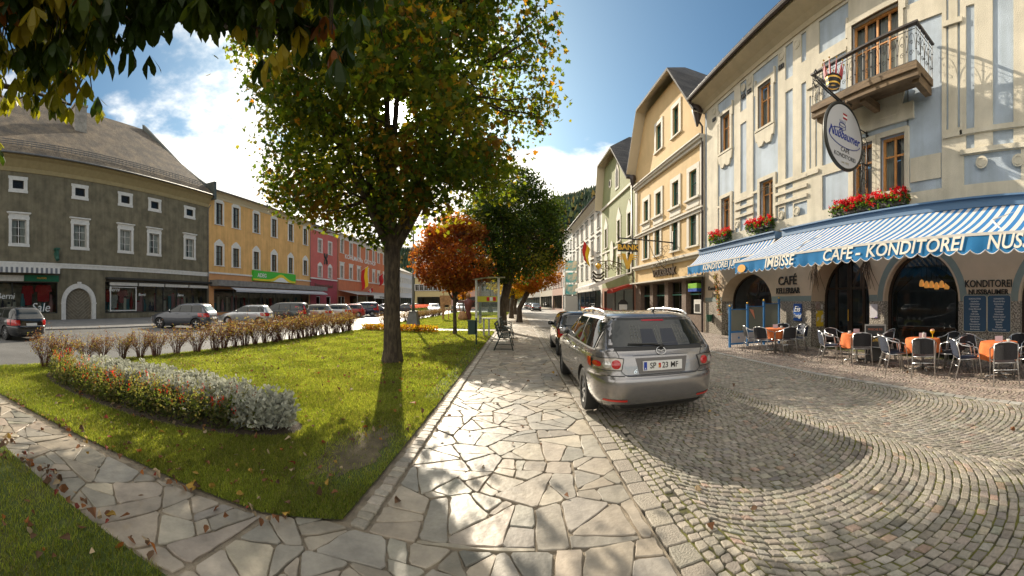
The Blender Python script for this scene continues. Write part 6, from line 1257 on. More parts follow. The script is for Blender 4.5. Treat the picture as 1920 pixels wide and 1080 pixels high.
def make_car(name, kind, label, pm, group=None, spokes=7, plate=None, detail=False, lights='side', rails=False, glassm=None, black_arch=False):
    S, zz, g, xs, yr = car_shape(kind); root = thing(name, label, 'car', (0, 0, 0), group); N = 132; gm = glassm or M_cglass; L_ = S['L']; r = S['r']
    V = []; ts = [2 * PI * (i + .5) / N for i in range(N)]
    for z in zz:
        w, ry, fy, n = g(z, 0), g(z, 1), g(z, 2), g(z, 3); cy, hl = (ry + fy) / 2, (fy - ry) / 2
        for t in ts:
            # blend of even spacing and superellipse so that the flanks keep enough points
            cx_, sy_ = math.cos(t), math.sin(t); q = (abs(cx_) ** n + abs(sy_) ** n) ** (-1 / n); V.append((w * cx_ * q, cy + hl * sy_ * q, z))
    F = [(k * N + i, k * N + (i + 1) % N, (k + 1) * N + (i + 1) % N, (k + 1) * N + i) for k in range(len(zz) - 1) for i in range(N)] + [tuple(range(N))[::-1], tuple((len(zz) - 1) * N + i for i in range(N))]
    me = bpy.data.meshes.new('body'); me.from_pydata(V, [], F); me.materials.append(pm); me.materials.append(M_trim); b = bpy.data.objects.new('body', me); COL.objects.link(b)
    cut = MB()
    for wy in S['wheels']:
        for s in (-1, 1): cut.lathe([(.001, s * .62 if kind != 'mini' else s * .45), (r * 1.13, s * .62 if kind != 'mini' else s * .45), (r * 1.13, s * 1.1), (.001, s * 1.1)][::s], c=(0, wy, r * 1.0), n=36, axis='X', mi=1)
    cm = bpy.data.meshes.new('cut'); bm = bmesh.new(); cm.from_pydata([tuple(v) for v in cut.v], [], cut.f); bm.from_mesh(cm); bmesh.ops.remove_doubles(bm, verts=bm.verts, dist=.003); bmesh.ops.recalc_face_normals(bm, faces=bm.faces); bm.to_mesh(cm); bm.free(); cm.materials.append(pm); cm.materials.append(M_trim)
    cm.polygons.foreach_set('material_index', [1] * len(cm.polygons)); co = bpy.data.objects.new('cut', cm); COL.objects.link(co)
    bm = bmesh.new(); bm.from_mesh(me); bmesh.ops.recalc_face_normals(bm, faces=bm.faces); bm.to_mesh(me); bm.free()
    md = b.modifiers.new('b', 'BOOLEAN'); md.operation = 'DIFFERENCE'; md.object = co; md.solver = 'EXACT'; md.material_mode = 'INDEX'
    dg = bpy.context.evaluated_depsgraph_get(); me2 = bpy.data.meshes.new_from_object(b.evaluated_get(dg)); b.modifiers.clear(); b.data = me2; bpy.data.objects.remove(co); b.parent = root
    me2.polygons.foreach_set('use_smooth', [True] * len(me2.polygons)); me2.set_sharp_from_angle(angle=R(32))
    body = b
    for k, wy in enumerate(S['wheels']):
        for s in (-1, 1): make_wheel(s * (g(.4, 0) - .105), wy, r, s, spokes, parent=root, cover=(spokes > 8))
    side = lambda s, o=.006: (lambda y, z: (s * (xs(y, z) + o), y, z)); rear = lambda o=.006: (lambda x, z: (x, yr(x, z) - o, z)); front = lambda o=.006: (lambda x, z: (x, yr(x, z, True) + o, z))
    for s in (-1, 1):
        for (b0, t0), (b1, t1) in S['sw']:
            m = MB(); patch(m, side(s, .008), (b0, S['belt'] + .02), (b1, S['belt'] + .02), (t1, S['roof'] - .01), (t0, S['roof'] - .01)); obj('side_window', m, gm, root, smooth=True)
        m = MB(); p0, p1 = S['sw'][0][0], S['sw'][-1][1]      # dark surround of the side glass
        patch(m, side(s, .004), (p0[0] - .05, S['belt'] - .005), (p1[0] + .06, S['belt'] - .005), (p1[1] + .03, S['roof'] + .015), (p0[1] - .03, S['roof'] + .015), 16, 6); obj('window_trim', m, M_trim, root, smooth=True)
        m = MB(); zb = .30
        for i, ((b0, t0), (b1, t1)) in enumerate(S['sw'][1:] if len(S['sw']) > 2 else S['sw'][1:]):
            wy = [w for w in S['wheels'] if abs(b0 - w) < r * 1.5 and b0 > w - .2]; yb = b0 - .03
            pts = [(yb, S['belt']), (yb, .70), (max(yb, (S['wheels'][0] + r * 1.12 if i == 0 else yb)), .46), (max(yb, (S['wheels'][0] + r * 1.15 if i == 0 else yb)), zb)]; seam(m, side(s, .003), pts)
        b1 = S['sw'][-1][1][0] - .12; seam(m, side(s, .003), [(b1 + .1, S['belt']), (b1, .70), (b1 - .04, zb)]); seam(m, side(s, .003), [(S['wheels'][0] + r * 1.2, zb), (b1 - .04, zb)], .012)
        obj('door_gaps', m, M_trim, root)
        for (b0, t0), (b1, t1) in (S['sw'][1:] if len(S['sw']) > 2 else S['sw'][1:]):
            m = MB(); c = side(s, .03); y0 = b0 + .05; m.tube([side(s, .0)(y0, S['belt'] - .1), c(y0 + .03, S['belt'] - .1), c(y0 + .17, S['belt'] - .1), side(s, .0)(y0 + .2, S['belt'] - .1)], .013, 6); obj('door_handle', m, pm if kind != 'mini' else M_chrome, root, smooth=True)
        m = MB(); p = side(s, .0)(S['sw'][-1][1][0] - .28, S['belt'] + .06); m.lathe([(.001, 0), (.06, .02), (.085, .09), (.07, .17), (.001, .18)], c=(p[0] + s * (.0 if s > 0 else -.0), p[1], p[2]), n=12, axis='X', M=Matrix.Translation((p[0], p[1], p[2])) @ Matrix.Diagonal((s, .55, .85, 1)) @ Matrix.Translation((-p[0], -p[1], -p[2]))); obj('wing_mirror', m, pm, root, smooth=True)
    (x0, x1, z0, z1), _ = S['rw']
    m = MB(); patch(m, rear(.004), (x0 - .07, z0 - .045), (x1 + .07, z0 - .045), (x1 - .0, z1 + .035), (x0 + .0, z1 + .035), 14, 6); rt = obj('window_trim', m, M_trim, root, smooth=True)
    m = MB(); patch(m, rear(.009), (x0, z0), (x1, z0), (x1 - .07, z1), (x0 + .07, z1), 14, 6); rw = obj('rear_window', m, gm, root, smooth=True)
    m = MB(); zw0, zw1 = S['belt'] + .03, S['roof'] + .02; ww = g(zw0, 0) * .86; w2 = g(zw1, 0) * .8; patch(m, front(.006), (-ww, zw0), (ww, zw0), (w2, zw1), (-w2, zw1), 14, 6); obj('windscreen', m, gm, root, smooth=True)
    # lamps
    wz = S['belt'] - .12
    for s in (-1, 1):
        m = MB(); 
        if lights == 'tall': patch(m, rear(.012), (s * g(.8, 0) * .97, wz - .16), (s * g(.8, 0) * .80, wz - .16), (s * g(1.2, 0) * .86, S['roof'] - .06), (s * g(1.2, 0) * .99, S['roof'] - .06), 4, 8)
        else: patch(m, rear(.012), (s * g(wz, 0) * .96, wz - .17), (s * g(wz, 0) * .62, wz - .15), (s * g(wz, 0) * .62, wz + .06), (s * g(wz, 0) * .95, wz + .08), 8, 4)
        if not detail:
            yb = yr(s * g(wz, 0) * .96, wz)
            patch(m, side(s, .010), (yb - .0, wz - .17), (yb + .26, wz - .13), (yb + .30, wz + .08), (yb + .03, wz + .08), 6, 3); obj('tail_lamp', m, M_redl, root, smooth=True)
        m = MB(); fz = g(.66, 0); patch(m, front(.012), (s * fz * .94, .58), (s * fz * .55, .57), (s * fz * .55, .70), (s * fz * .94, .74), 6, 3); obj('headlight', m, M_clearl, root, smooth=True)
    m = MB(); patch(m, front(.01), (-.45, .42), (.45, .42), (.42, .60), (-.42, .60), 6, 3); obj('grille', m, M_trim, root)
    if not detail:
        for fr in (0, 1):
            m = MB(); fn = rear(.016) if fr == 0 else front(.016); z = .66 if fr == 0 else .40; patch(m, fn, (-.26, z), (.26, z), (.26, z + .11), (-.26, z + .11), 2, 2); obj('number_plate', m, M_plate, root)
        m = MB(); patch(m, rear(.008), (-g(.33, 0) * .9, .30), (g(.33, 0) * .9, .30), (g(.4, 0) * .9, .36), (-g(.4, 0) * .9, .36), 10, 2); obj('bumper_trim', m, M_trim, root)
    if rails:
        for s in (-1, 1):
            m = MB(); x = s * (g(S['roof'] + .03, 0) - .04); z = S['roof'] + .05; y0, y1 = g(z, 1) + .10, g(z, 2) + .25
            m.tube([(x, y0, z - .01), (x, y0 + .10, z + .035), (x, y0 + .3, z + .055), (x, (y0 + y1) / 2, z + .07), (x, y1 - .3, z + .05), (x, y1 - .1, z + .025), (x, y1, z - .02)], .018, 8); m.tube([(x, (y0 + y1) / 2, z + .1), (x, (y0 + y1) / 2, z)], .015, 6); obj('roof_rail', m, rails, root, smooth=True)
    return root, dict(side=side, rear=rear, front=front, g=g, S=S, xs=xs, yr=yr, body=body, rw=rw)
def place(root, x, y, heading, label=None):      # heading: direction the nose points, radians right of +Y; x, y = middle of the car
    L_ = [s['L'] for s in SHAPES.values()]; root.rotation_euler[2] = -heading; root.location = (x, y, 0)
def put_car(root, L_, cx, cy, heading, z=0.0):
    dx, dy = math.sin(heading), math.cos(heading); root.rotation_euler[2] = -heading; root.location = (cx - dx * L_ / 2, cy - dy * L_ / 2, z)
# the grey estate car in the foreground
P_grey = paint('warm_grey_paint', (0.27, 0.26, 0.26), .75, .25)
mz, k = make_car('estate_car', 'estate', 'warm grey metallic estate car with roof rails parked nearest on the cobbles', P_grey, detail=True, rails=mat('rail_silver', (.75, .75, .74), .35, metal=.6), spokes=7, glassm=M_cglass)
rear, side, front, yr = k['rear'], k['side'], k['front'], k['yr']
def disc_on(fn_y, cx, cz, r0, mb, mi=0, o=.0, n=20, sx=1.0):
    c = [(cx + sx * r0 * math.cos(2 * PI * i / n), cz + r0 * math.sin(2 * PI * i / n)) for i in range(n)]; mb.add([fn_y(a, b) for a, b in c] + [tuple(Vector(fn_y(cx, cz)) + Vector((0, -o, 0)))], [(i, (i + 1) % n, n) for i in range(n)], mi)
for s in (-1, 1):
    m = MB(); patch(m, rear(.012), (s * .84, .735), (s * .535, .72), (s * .505, .86), (s * .60, .875), 10, 6); 
    patch(m, rear(.012), (s * .845, .735), (s * .84, .735), (s * .60, .875), (s * .83, .87), 6, 6)
    yb = yr(s * .845, .8); patch(m, side(s, .010), (yb - .04, .735), (yb + .14, .76), (yb + .2, .86), (yb - .02, .87), 6, 4)
    e_ = [(s * .845, .732), (s * .535, .717), (s * .502, .863), (s * .60, .878), (s * .835, .873)]; m_ = MB(); seam(m_, rear(.013), e_ + [e_[0]], .011); l = obj('tail_lamp', m, mat('lamp_chrome', (.34, .30, .26), .2, metal=.55, coat=1), mz, smooth=True); obj('lamp_gasket', m_, M_trim, l)
    for cx, rr_, mm, nm in ((.805, .038, M_redl, 'red_lens'), (.60, .058, M_redl, 'red_lens'), (.71, .046, M_clearl, 'clear_lens'), ):
        m = MB(); disc_on(rear(.02), s * cx, .795, rr_, m, o=.022); obj(nm, m, mm, l, smooth=True)
    m = MB(); patch(m, side(s, .016), (yb - .03, .74), (yb + .09, .755), (yb + .12, .855), (yb - .01, .865), 4, 3); obj('red_lens', m, M_redl, l, smooth=True)
    m = MB(); patch(m, rear(.008), (s * .74, .325), (s * .47, .32), (s * .47, .345), (s * .74, .35), 6, 1); obj('reflector', m, mat('red_reflector', (.55, .03, .02), .3), mz)
m = MB(); T = rear(.0035)                           # tailgate gap
for s in (-1, 1): seam(m, T, [(s * .60, .98), (s * .56, .90), (s * .535, .70), (s * .50, .665), (s * .46, .645)], .008); seam(m, T, [(s * .46, .645), (0, .64)], .01)
seam(m, T, [(-.88, .655), (-.5, .648)], .01); seam(m, T, [(.5, .648), (.88, .655)], .01); seam(m, T, [(-.38, .895), (.38, .895)], .006)
obj('tailgate_gap', m, M_trim, mz)
m = MB(); patch(m, rear(.006), (-.70, .20), (.70, .20), (.74, .275), (-.74, .275), 14, 2); obj('bumper_valance', m, M_trim, mz, smooth=True)
m = MB(); m.grid(lambda i, j: (lambda x, z: (x, yr(x, z) - .010 - .0 * j, z))((-.35 + .70 * i / 8) * (1 if j else .88), .665 + .20 * j), 8, 1); obj('plate_recess', m, mat('recess_grey', (.15, .14, .135), .5, metal=.5), mz, smooth=True)
m = MB(); pz = .705; m.grid(lambda i, j: (-.26 + .52 * i, yr(0, .75) - .028, pz + .115 * j), 1, 1); m.box(-.265, .265, yr(0, .75) - .026, yr(0, .75) - .006, pz - .005, pz + .12); pl = obj('number_plate', m, M_plate, mz)
PY = yr(0, .75) - .030; m = MB(); m.box(-.255, -.215, PY - .001, PY + .002, pz + .006, pz + .11); obj('plate_band', m, M_eub, pl)
fp = lambda a, b, d: (a, PY - d, pz + .058 + b)
def ptxt(s, x, size=.105, mm=None, dz=0, sx=.82): t = text_mb(s, size, lambda a, b, d: (x + a, PY - d, pz + .058 + b + dz), depth=.002, sx=sx, bold=.001); return obj('lettering', t, mm or M_bl, pl)
ptxt('SP', -.135); ptxt('23', .03); ptxt('MF', .155); ptxt('A', -.235, .035, M_wl, -.035)
m = MB(); m.box(-.06, -.03, PY - .002, PY, pz + .03, pz + .09, 0); m.box(-.058, -.045, PY - .003, PY - .002, pz + .04, pz + .065, 1); obj('crest', m, [mat('crest_red', (.5, .02, .02), .5), mat('crest_yellow', (.7, .5, .03), .5)], pl)
m = MB(); c0 = (0, .945); m.tube([rear(.016)(c0[0] + .062 * math.cos(a), c0[1] + .046 * math.sin(a)) for a in [2 * PI * i / 24 for i in range(24)]], .006, 6, closed=True); m.tube([rear(.018)(x, z) for x, z in ((-.055, .955), (-.02, .955), (0, .935), (.02, .955), (.055, .955))], .0055, 5); obj('badge', m, M_chrome, mz, smooth=True)
tt = text_mb('6', .075, lambda a, b, d: rear(.008 + d)(-.37 + a, .70 + b), depth=.006, sx=1.3, shear=.3); obj('badge', tt, M_chrome, mz)
m = MB(); m.tube([rear(.02)(.02, 1.005), rear(.028)(-.1, 1.03), rear(.028)(-.42, 1.04)], [.014, .012, .008], 6); m.lathe([(.001, 0), (.03, 0), (.03, .03), (.001, .035)], c=rear(.045)(.02, 1.0), n=10, axis='Y'); obj('wiper', m, M_trim, mz, smooth=True)
m = MB(); patch(m, rear(.012), (-.16, 1.325), (.16, 1.325), (.16, 1.345), (-.16, 1.345), 6, 1); obj('brake_light', m, M_redl, mz)
m = MB(); m.tube([(.12, .75, 1.445), (.14, .62, 1.56), (.17, .45, 1.74)], [.012, .005, .003], 6); m.lathe([(.03, 0), (.02, .02), (.001, .03)], c=(.12, .76, 1.44), n=8); obj('aerial', m, M_trim, mz)
m = MB(); seam(m, rear(.014), [(-.60, 1.005), (.60, 1.005)], .004) ; 
# what one sees through the glass: headrests and a luggage net, set just proud of the dark pane
for cx in (-.12, .16): patch(m, rear(.0105), (cx - .11, 1.005), (cx + .11, 1.005), (cx + .085, 1.22), (cx - .085, 1.22), 4, 4)
obj('headrest', m, mat('seat_dark', (.03, .035, .05), .6), k['rw'])
m = MB()
for i in range(17): x = -.36 + .045 * i; m.tube([rear(.0105)(x, 1.05), rear(.0105)(x * .94, 1.27)], .0022, 3) if abs(x + .12) > .1 and abs(x - .16) > .1 else None
for i in range(6): z = 1.06 + .04 * i; m.tube([rear(.0105)(-.38 + .01 * i, z), rear(.0105)(-.23, z)], .0022, 3); m.tube([rear(.0105)(.27, z), rear(.0105)(.42 - .01 * i, z)], .0022, 3)
m.tube([rear(.0105)(-.40, 1.04), rear(.0105)(.42, 1.04)], .002, 3); obj('luggage_net', m, mat('net_grey', (.20, .20, .18), .7), k['rw'])
put_car(mz, 4.7, 1.83 + .0, 4.55 + 2.35, 0.0)
mz.location = (1.86, 4.48, .03); mz.scale = (1.04, 1.0, 1.0)
# black small car in front of it
P_black = paint('black_paint', (0.012, 0.013, 0.016), .3, .25)
mini, _ = make_car('small_black_car', 'mini', 'small black vintage car parked ahead of the grey estate car', P_black, lights='side', spokes=8); mini.location = (1.86, 10.7, 0)
# cars on the far side
HD = math.atan2(-.93, -.35)
P_slate, P_silver, P_dark, P_beige, P_red, P_navy, P_white = paint('slate_blue_paint', (.065, .07, .085), .6), paint('silver_paint', (.42, .43, .44), .8), paint('dark_green_paint', (.03, .035, .035), .5), paint('champagne_paint', (.36, .34, .30), .7), paint('red_paint', (.33, .012, .015), .2), paint('navy_paint', (.012, .016, .05), .4), paint('white_paint', (.6, .6, .58), .1)
PR = {}
def row_car(name, kind, label, pm, x, y, hd=HD, **kw):
    key = (kind, kw.get('lights', 'side'), kw.get('spokes', 7), bool(kw.get('rails'))); grp = kw.pop('group', 'cars parked in a slanting row along the far kerb')
    if key in PR:
        src, spm = PR[key]; r = copy_tree(src, label, swap={spm.name: pm}); r.name = name
    else: r, _ = make_car(name, kind, label, pm, **kw); PR[key] = (r, pm)
    r['group'] = grp; put_car(r, SHAPES[kind]['L'], x, y, hd, -.055); return r
def xat(px, X): return X / math.tan((px - VX) / FPX)
row_car('parked_suv', 'suv', 'slate blue crossover car in front of the clothes shop of the grey house', P_slate, -18.5, xat(345, -18.5), spokes=5)
row_car('parked_hatchback', 'hatch', 'silver hatchback beside the slate blue crossover', P_silver, -18.3, xat(463, -18.3), spokes=9)
row_car('parked_van', 'van', 'dark people carrier under the bright green shop sign', P_dark, -18.2, xat(529, -18.2), spokes=7, lights='tall')
row_car('parked_estate', 'estate', 'champagne estate car before the yellow house corner', P_beige, -17.9, xat(578, -17.9), rails=M_trim)
row_car('parked_estate', 'estate', 'silver estate car in front of the pink house', P_silver, -17.9, xat(617, -17.9), rails=M_trim)
row_car('parked_hatchback', 'hatch', 'red hatchback in front of the red inn', P_red, -17.7, xat(651, -17.7), spokes=9)
row_car('parked_van', 'van', 'nearly black people carrier right of the red hatchback', P_navy, -17.8, xat(675, -17.8), lights='tall')
row_car('parked_sedan', 'sedan', 'dark navy saloon half hidden by the people carrier', P_navy, -17.8, xat(697, -17.8), spokes=5)
row_car('parked_sedan', 'sedan', 'blue saloon whose front disappears behind the big trunk', paint('blue_paint', (.02, .03, .13), .5), -17.8, xat(716, -17.8), spokes=5)
row_car('parked_sedan', 'sedan', 'dark grey saloon seen between the big trunk and the lamp post', P_slate, -17.5, xat(757, -17.5), spokes=5)
row_car('parked_sedan', 'sedan', 'black saloon just behind the lamp post', P_black, -17.2, xat(776, -17.2), spokes=5)
row_car('parked_estate', 'estate', 'black estate car cut off by the left edge of the picture', P_black, -17.6, 3.75, math.atan2(-.98, -.22), group='cars at the left edge')
del_g = row_car('moving_car', 'estate', 'white car with a roof box coming towards the square past the planters', P_white, -11.5, 50.5, math.atan2(.25, -1), rails=M_trim, group='cars at the far end')
row_car('moving_car', 'hatch', 'white hatchback seen behind the wooden figures', P_white, -9.5, 62, math.atan2(.2, -1), spokes=9, group='cars at the far end')
G3 = 'cars parked down the right side of the street'
for i, (nm, kd, lb, pm) in enumerate((('parked_sedan', 'sedan', 'black saloon nearest in the row far down the street', P_black), ('parked_hatchback', 'hatch', 'dark hatchback second in the row far down the street', P_slate), ('parked_hatchback', 'hatch', 'white hatchback third in the row far down the street', P_white), ('parked_estate', 'estate', 'dark estate car fourth in the row far down the street', P_dark), ('parked_sedan', 'sedan', 'silver saloon fifth in the row far down the street', P_silver), ('parked_sedan', 'sedan', 'navy saloon last in the row far down the street', P_navy))):
    row_car(nm, kd, lb, pm, 3.3 - .12 * i, 66 + 7.5 * i, 0.0, spokes=5 if kd == 'sedan' else 9 if kd == 'hatch' else 7, rails=M_trim if kd == 'estate' else False, group=G3)
# ---------------------------------------------------------------- cafe furniture
M_alu = mat('aluminium', (.62, .62, .62), .28, metal=.9); M_weave = mat('black_weave', (.018, .018, .022), .6, var=.6, scale=90, bump=.6, bscale=160); M_navyweave = mat('navy_weave', (.015, .025, .055), .6, var=.6, scale=90, bump=.6, bscale=160)
def make_chair(label, wm):
    t = thing('cafe_chair', label, 'chair', (0, 0, 0), 'aluminium chairs round the cafe tables')     # faces +Y
    m = MB(); n = 10
    m.grid(lambda i, j: (-.215 + .43 * i / n, -.20 + .42 * j / 6, .445 - .018 * math.sin(PI * i / n) + .01 * (j / 6)), n, 6); m.grid(lambda i, j: (-.215 + .43 * i / n, -.20 + .42 * j / 6, .425 - .018 * math.sin(PI * i / n) + .01 * (j / 6)), n, 6); obj('seat', m, wm, t, smooth=True)
    m = MB(); bk = lambda i, j, o=0: (-.22 + .44 * i / n, -.225 - .055 * (j / 6) - .07 * math.sin(PI * i / n) * 1.0 + o, .50 + .30 * j / 6 + .035 * math.sin(PI * i / n) * (j / 6)); m.grid(lambda i, j: bk(i, j), n, 6); m.grid(lambda i, j: bk(i, j, -.012), n, 6); obj('backrest', m, wm, t, smooth=True)
    for s in (-1, 1):
        m = MB(); m.tube([(s * .25, .27, 0), (s * .255, .20, .43), (s * .265, .16, .655), (s * .268, .06, .69)], .0125, 8); obj('leg', m, M_alu, t, smooth=True)
        m = MB(); m.tube([(s * .25, -.33, 0), (s * .235, -.21, .42), (s * .232, -.235, .60), (s * .225, -.285, .80)], .0125, 8); obj('leg', m, M_alu, t, smooth=True)
        m = MB(); m.tube([(s * .268, .07, .69), (s * .272, -.05, .70), (s * .262, -.18, .725), (s * .225, -.285, .80), (s * .12, -.335, .835), (0, -.352, .845)], .0135, 8); obj('armrest', m, M_alu, t, smooth=True)
    m = MB(); m.tube([(-.235, .21, .43), (-.225, -.2, .425), (.225, -.2, .425), (.235, .21, .43)], .011, 6, closed=True); m.tube([(-.24, -.26, .3), (.24, -.26, .3)], .009, 6); obj('seat_frame', m, M_alu, t, smooth=True)
    return t
M_cloth = mat('orange_cloth', (.62, .15, .035), .85, var=.10, scale=12, bump=.2, bscale=120)
TG = 'round cafe tables under orange cloths'
def make_table(label, ph):
    t = thing('cafe_table', label, 'table', (0, 0, 0), TG); m = MB(); m.lathe([(.001, .715), (.40, .715), (.405, .725), (.40, .735), (.001, .735)], n=32); obj('table_top', m, mat('table_grey', (.3, .3, .3), .5), t, smooth=True, sharp=40)
    m = MB(); m.tube([(0, 0, .02), (0, 0, .715)], .03, 10); obj('pedestal', m, M_alu, t, smooth=True)
    for k in range(4): a = PI / 4 + k * PI / 2; m = MB(); m.tube([(0, 0, .06), (.33 * math.cos(a), .33 * math.sin(a), .012)], .016, 6); obj('foot', m, M_alu, t, smooth=True)
    return t
def table_cloth(label, x, y, ph):
    m = MB(); n = 72; rings = [(0, .742), (.38, .742), (.405, .736), (.415, .70)]; vs = []
    def P(i, j):
        a = 2 * PI * i / n
        if j < 4: r, z = rings[j]
        else:
            s = (j - 3) / 5; drop = .26 + .075 * abs(math.sin(2 * a + ph)) ; z = .70 - drop * s; r = .418 + .035 * s * (1 + .9 * math.sin(9 * a + ph) * s + .4 * math.sin(5 * a + 2 * ph))
        return (x + r * math.cos(a), y + r * math.sin(a), z)
    m.grid(P, n, 8); return tag(obj('tablecloth', m, M_cloth, smooth=True, sharp=60), label, 'tablecloth', 'orange tablecloths')
c0 = make_chair('aluminium chair with woven black seat and back', M_weave); c0used = [False]
TB = [(1454, 12.3, 'leftmost', 'beside the blue framed glass screen'), (1606, 10.3, 'second', 'before the cafe door'), (1730, 8.95, 'third', 'in front of the big arched window'), (1873, 8.15, 'rightmost', 'under the blue menu boards')]
CH = [[(25, 'front right', 1), (-28, 'front left', 0), (75, 'right', 1), (-75, 'left', 0), (165, 'rear', 0), (118, 'far right', 1)], [(10, 'front', 0), (-72, 'left', 1), (-130, 'rear left', 0), (58, 'right front', 0), (100, 'far right', 1)], [(2, 'front', 0), (-62, 'left front', 1), (-92, 'far left', 0), (64, 'right', 0), (128, 'rear right', 0)], [(8, 'front', 0), (-68, 'left', 1), (-135, 'rear left', 0), (66, 'right', 1), (150, 'rear', 0)]]
t0 = None
for ti, (px, d, nm, where) in enumerate(TB):
    th = (px - VX) / FPX; x, y = d * math.sin(th), d * math.cos(th); lab = 'round cafe table under an orange cloth ' + where
    t0 = make_table(lab, ti) if t0 is None else copy_tree(t0, lab); t0.location = (x, y, .012)
    cl = table_cloth('orange tablecloth on the table ' + where, x, y, ti * 1.7); cl.location.z += .012
    mh = MB(); a = th; mh.prism([(-.085, 0), (.085, 0), (.085, .12), (-.085, .12)], lambda p, q, o: (x + p * math.cos(a) - .12 * math.sin(a) * 0 + o * math.sin(a), y - p * math.sin(a) + o * math.cos(a), .756 + q), -.003 + .02, .003 + .02)
    o = obj('menu_card', mh, mat('card_lilac', (.55, .52, .60), .6)); tag(o, 'small pale menu card standing on the table ' + where, 'menu card', 'menu cards on the cafe tables')
    for (ang, side_, col) in CH[ti]:
        aa = math.atan2(-x, -y) - R(ang); cxp, cyp = x + .74 * math.sin(aa), y + .74 * math.cos(aa)       # ang is turned from the line towards the camera
        lb = 'woven %s chair at the %s of the %s' % ('navy' if col else 'black', side_, ('orange table by the blue screen', 'orange table before the cafe door', 'orange table with the ice cream', 'orange table under the menu boards')[ti])
        if not c0used[0]: c = c0; c0used[0] = True; c['label'] = lb
        else: c = copy_tree(c0, lb, swap={'black_weave': M_navyweave} if col else None)
        c.location = (cxp, cyp, .012); c.rotation_euler[2] = PI - aa + rnd.uniform(-.12, .12)
# things on the third table
th = (1730 - VX) / FPX; x, y = 8.95 * math.sin(th), 8.95 * math.cos(th)
t = thing('ice_cream_glass', 'yellow stemmed ice cream glass on the third orange table', 'glass', (x + .13, y - .2, .755)); gx, gy = x + .13, y - .2
m = MB(); m.lathe([(.001, .756), (.04, .756), (.038, .762), (.008, .77), (.008, .84), (.03, .87), (.055, .90), (.06, .93)], c=(gx, gy, 0), n=16); obj('goblet', m, mat('yellow_glass', (.7, .5, .02), .15), t, smooth=True); m = MB(); m.lathe([(.058, .925), (.05, .955), (.025, .975), (.001, .98)], c=(gx, gy, 0), n=12); obj('ice_cream', m, mat('ice', (.75, .38, .25), .6), t, smooth=True)
m = MB(); m.lathe([(.001, .756), (.03, .756), (.03, .86), (.018, .88), (.018, .90), (.001, .90)], c=(x - .05, y - .05, 0), n=12); tag(obj('sugar_shaker', m, mat('glass_pale', (.6, .62, .6), .1)), 'clear sugar shaker beside the menu card on the third table', 'shaker')
def cup(label, x, y):
    t = thing('coffee_cup', label, 'cup', (x, y, .755)); m = MB(); m.lathe([(.001, .756), (.05, .758), (.072, .768), (.05, .762), (.001, .762)], c=(x, y, 0), n=18); obj('saucer', m, M_white, t, smooth=True); m = MB(); m.lathe([(.001, .764), (.026, .766), (.04, .80), (.042, .825), (.036, .82), (.001, .812)], c=(x, y, 0), n=16); obj('bowl', m, M_white, t, smooth=True)
for (px, d, nm, where), (dx, dy) in zip(TB, ((.16, -.12), (-.18, .1), (.2, .12), (-.1, -.24))):
    th = (px - VX) / FPX; cup('white coffee cup and saucer on the orange table ' + where, d * math.sin(th) + dx, d * math.cos(th) + dy)
# glass screen with stepped blue posts
SY = 11.1; t = thing('glass_screen', 'windbreak of three glass panels between blue posts with gold knobs', 'windbreak', (8.2, SY, 0)); M_bpost = mat('blue_post', (.03, .16, .38), .4, var=.1); px_ = [7.1, 7.86, 8.62, 9.36]; ht = [1.36, 1.46, 1.56, 1.66]
M_frost = glass_mat('frosted_glass', (.22, .23, .19), .25, see=.35)
for i, (xx, h) in enumerate(zip(px_, ht)):
    m = MB(); m.box(xx - .035, xx + .035, SY - .035, SY + .035, .012, h + .05); m.box(xx - .045, xx + .045, SY - .045, SY + .045, h + .05, h + .07); p = obj('post', m, M_bpost, t)
    m = MB(); m.lathe([(.001, h + .07), (.02, h + .075), (.038, h + .115), (.02, h + .15), (.001, h + .155)], c=(xx, SY, 0), n=12); obj('knob', m, M_gold, p, smooth=True)
for a, b, h in zip(px_, px_[1:], ht):
    for q0, q1 in ((.10, .16), (.52, .58), (h - .02, h + .005)): m = MB(); m.box(a + .035, b - .035, SY - .02, SY + .02, q0, q1); obj('rail', m, M_bpost, t)
    m = MB(); m.box(a + .06, b - .06, SY - .01, SY + .01, .16, .52); m2 = obj('lower_panel', m, mat('panel_grey', (.42, .40, .40), .6), t); m = MB(); m.lathe([(.001, -.014), (.04, -.014), (.04, 0)], c=((a + b) / 2, SY, .34), n=16, axis='Y'); obj('roundel', m, M_bpost, m2)
    m = MB(); m.box(a + .05, b - .05, SY - .004, SY + .004, .58, h - .02); obj('pane', m, M_frost, t)
m = MB(); m.add([(7.95, SY - .014, 1.36), (8.12, SY - .014, 1.33), (8.2, SY - .014, .98)], [(0, 1, 2)]); m.add([(7.95, SY - .008, 1.36), (8.12, SY - .008, 1.33), (8.2, SY - .008, .98)], [(2, 1, 0)]); obj('ice_cone_sticker', m, mat('sticker_pink', (.65, .25, .15), .5), t)
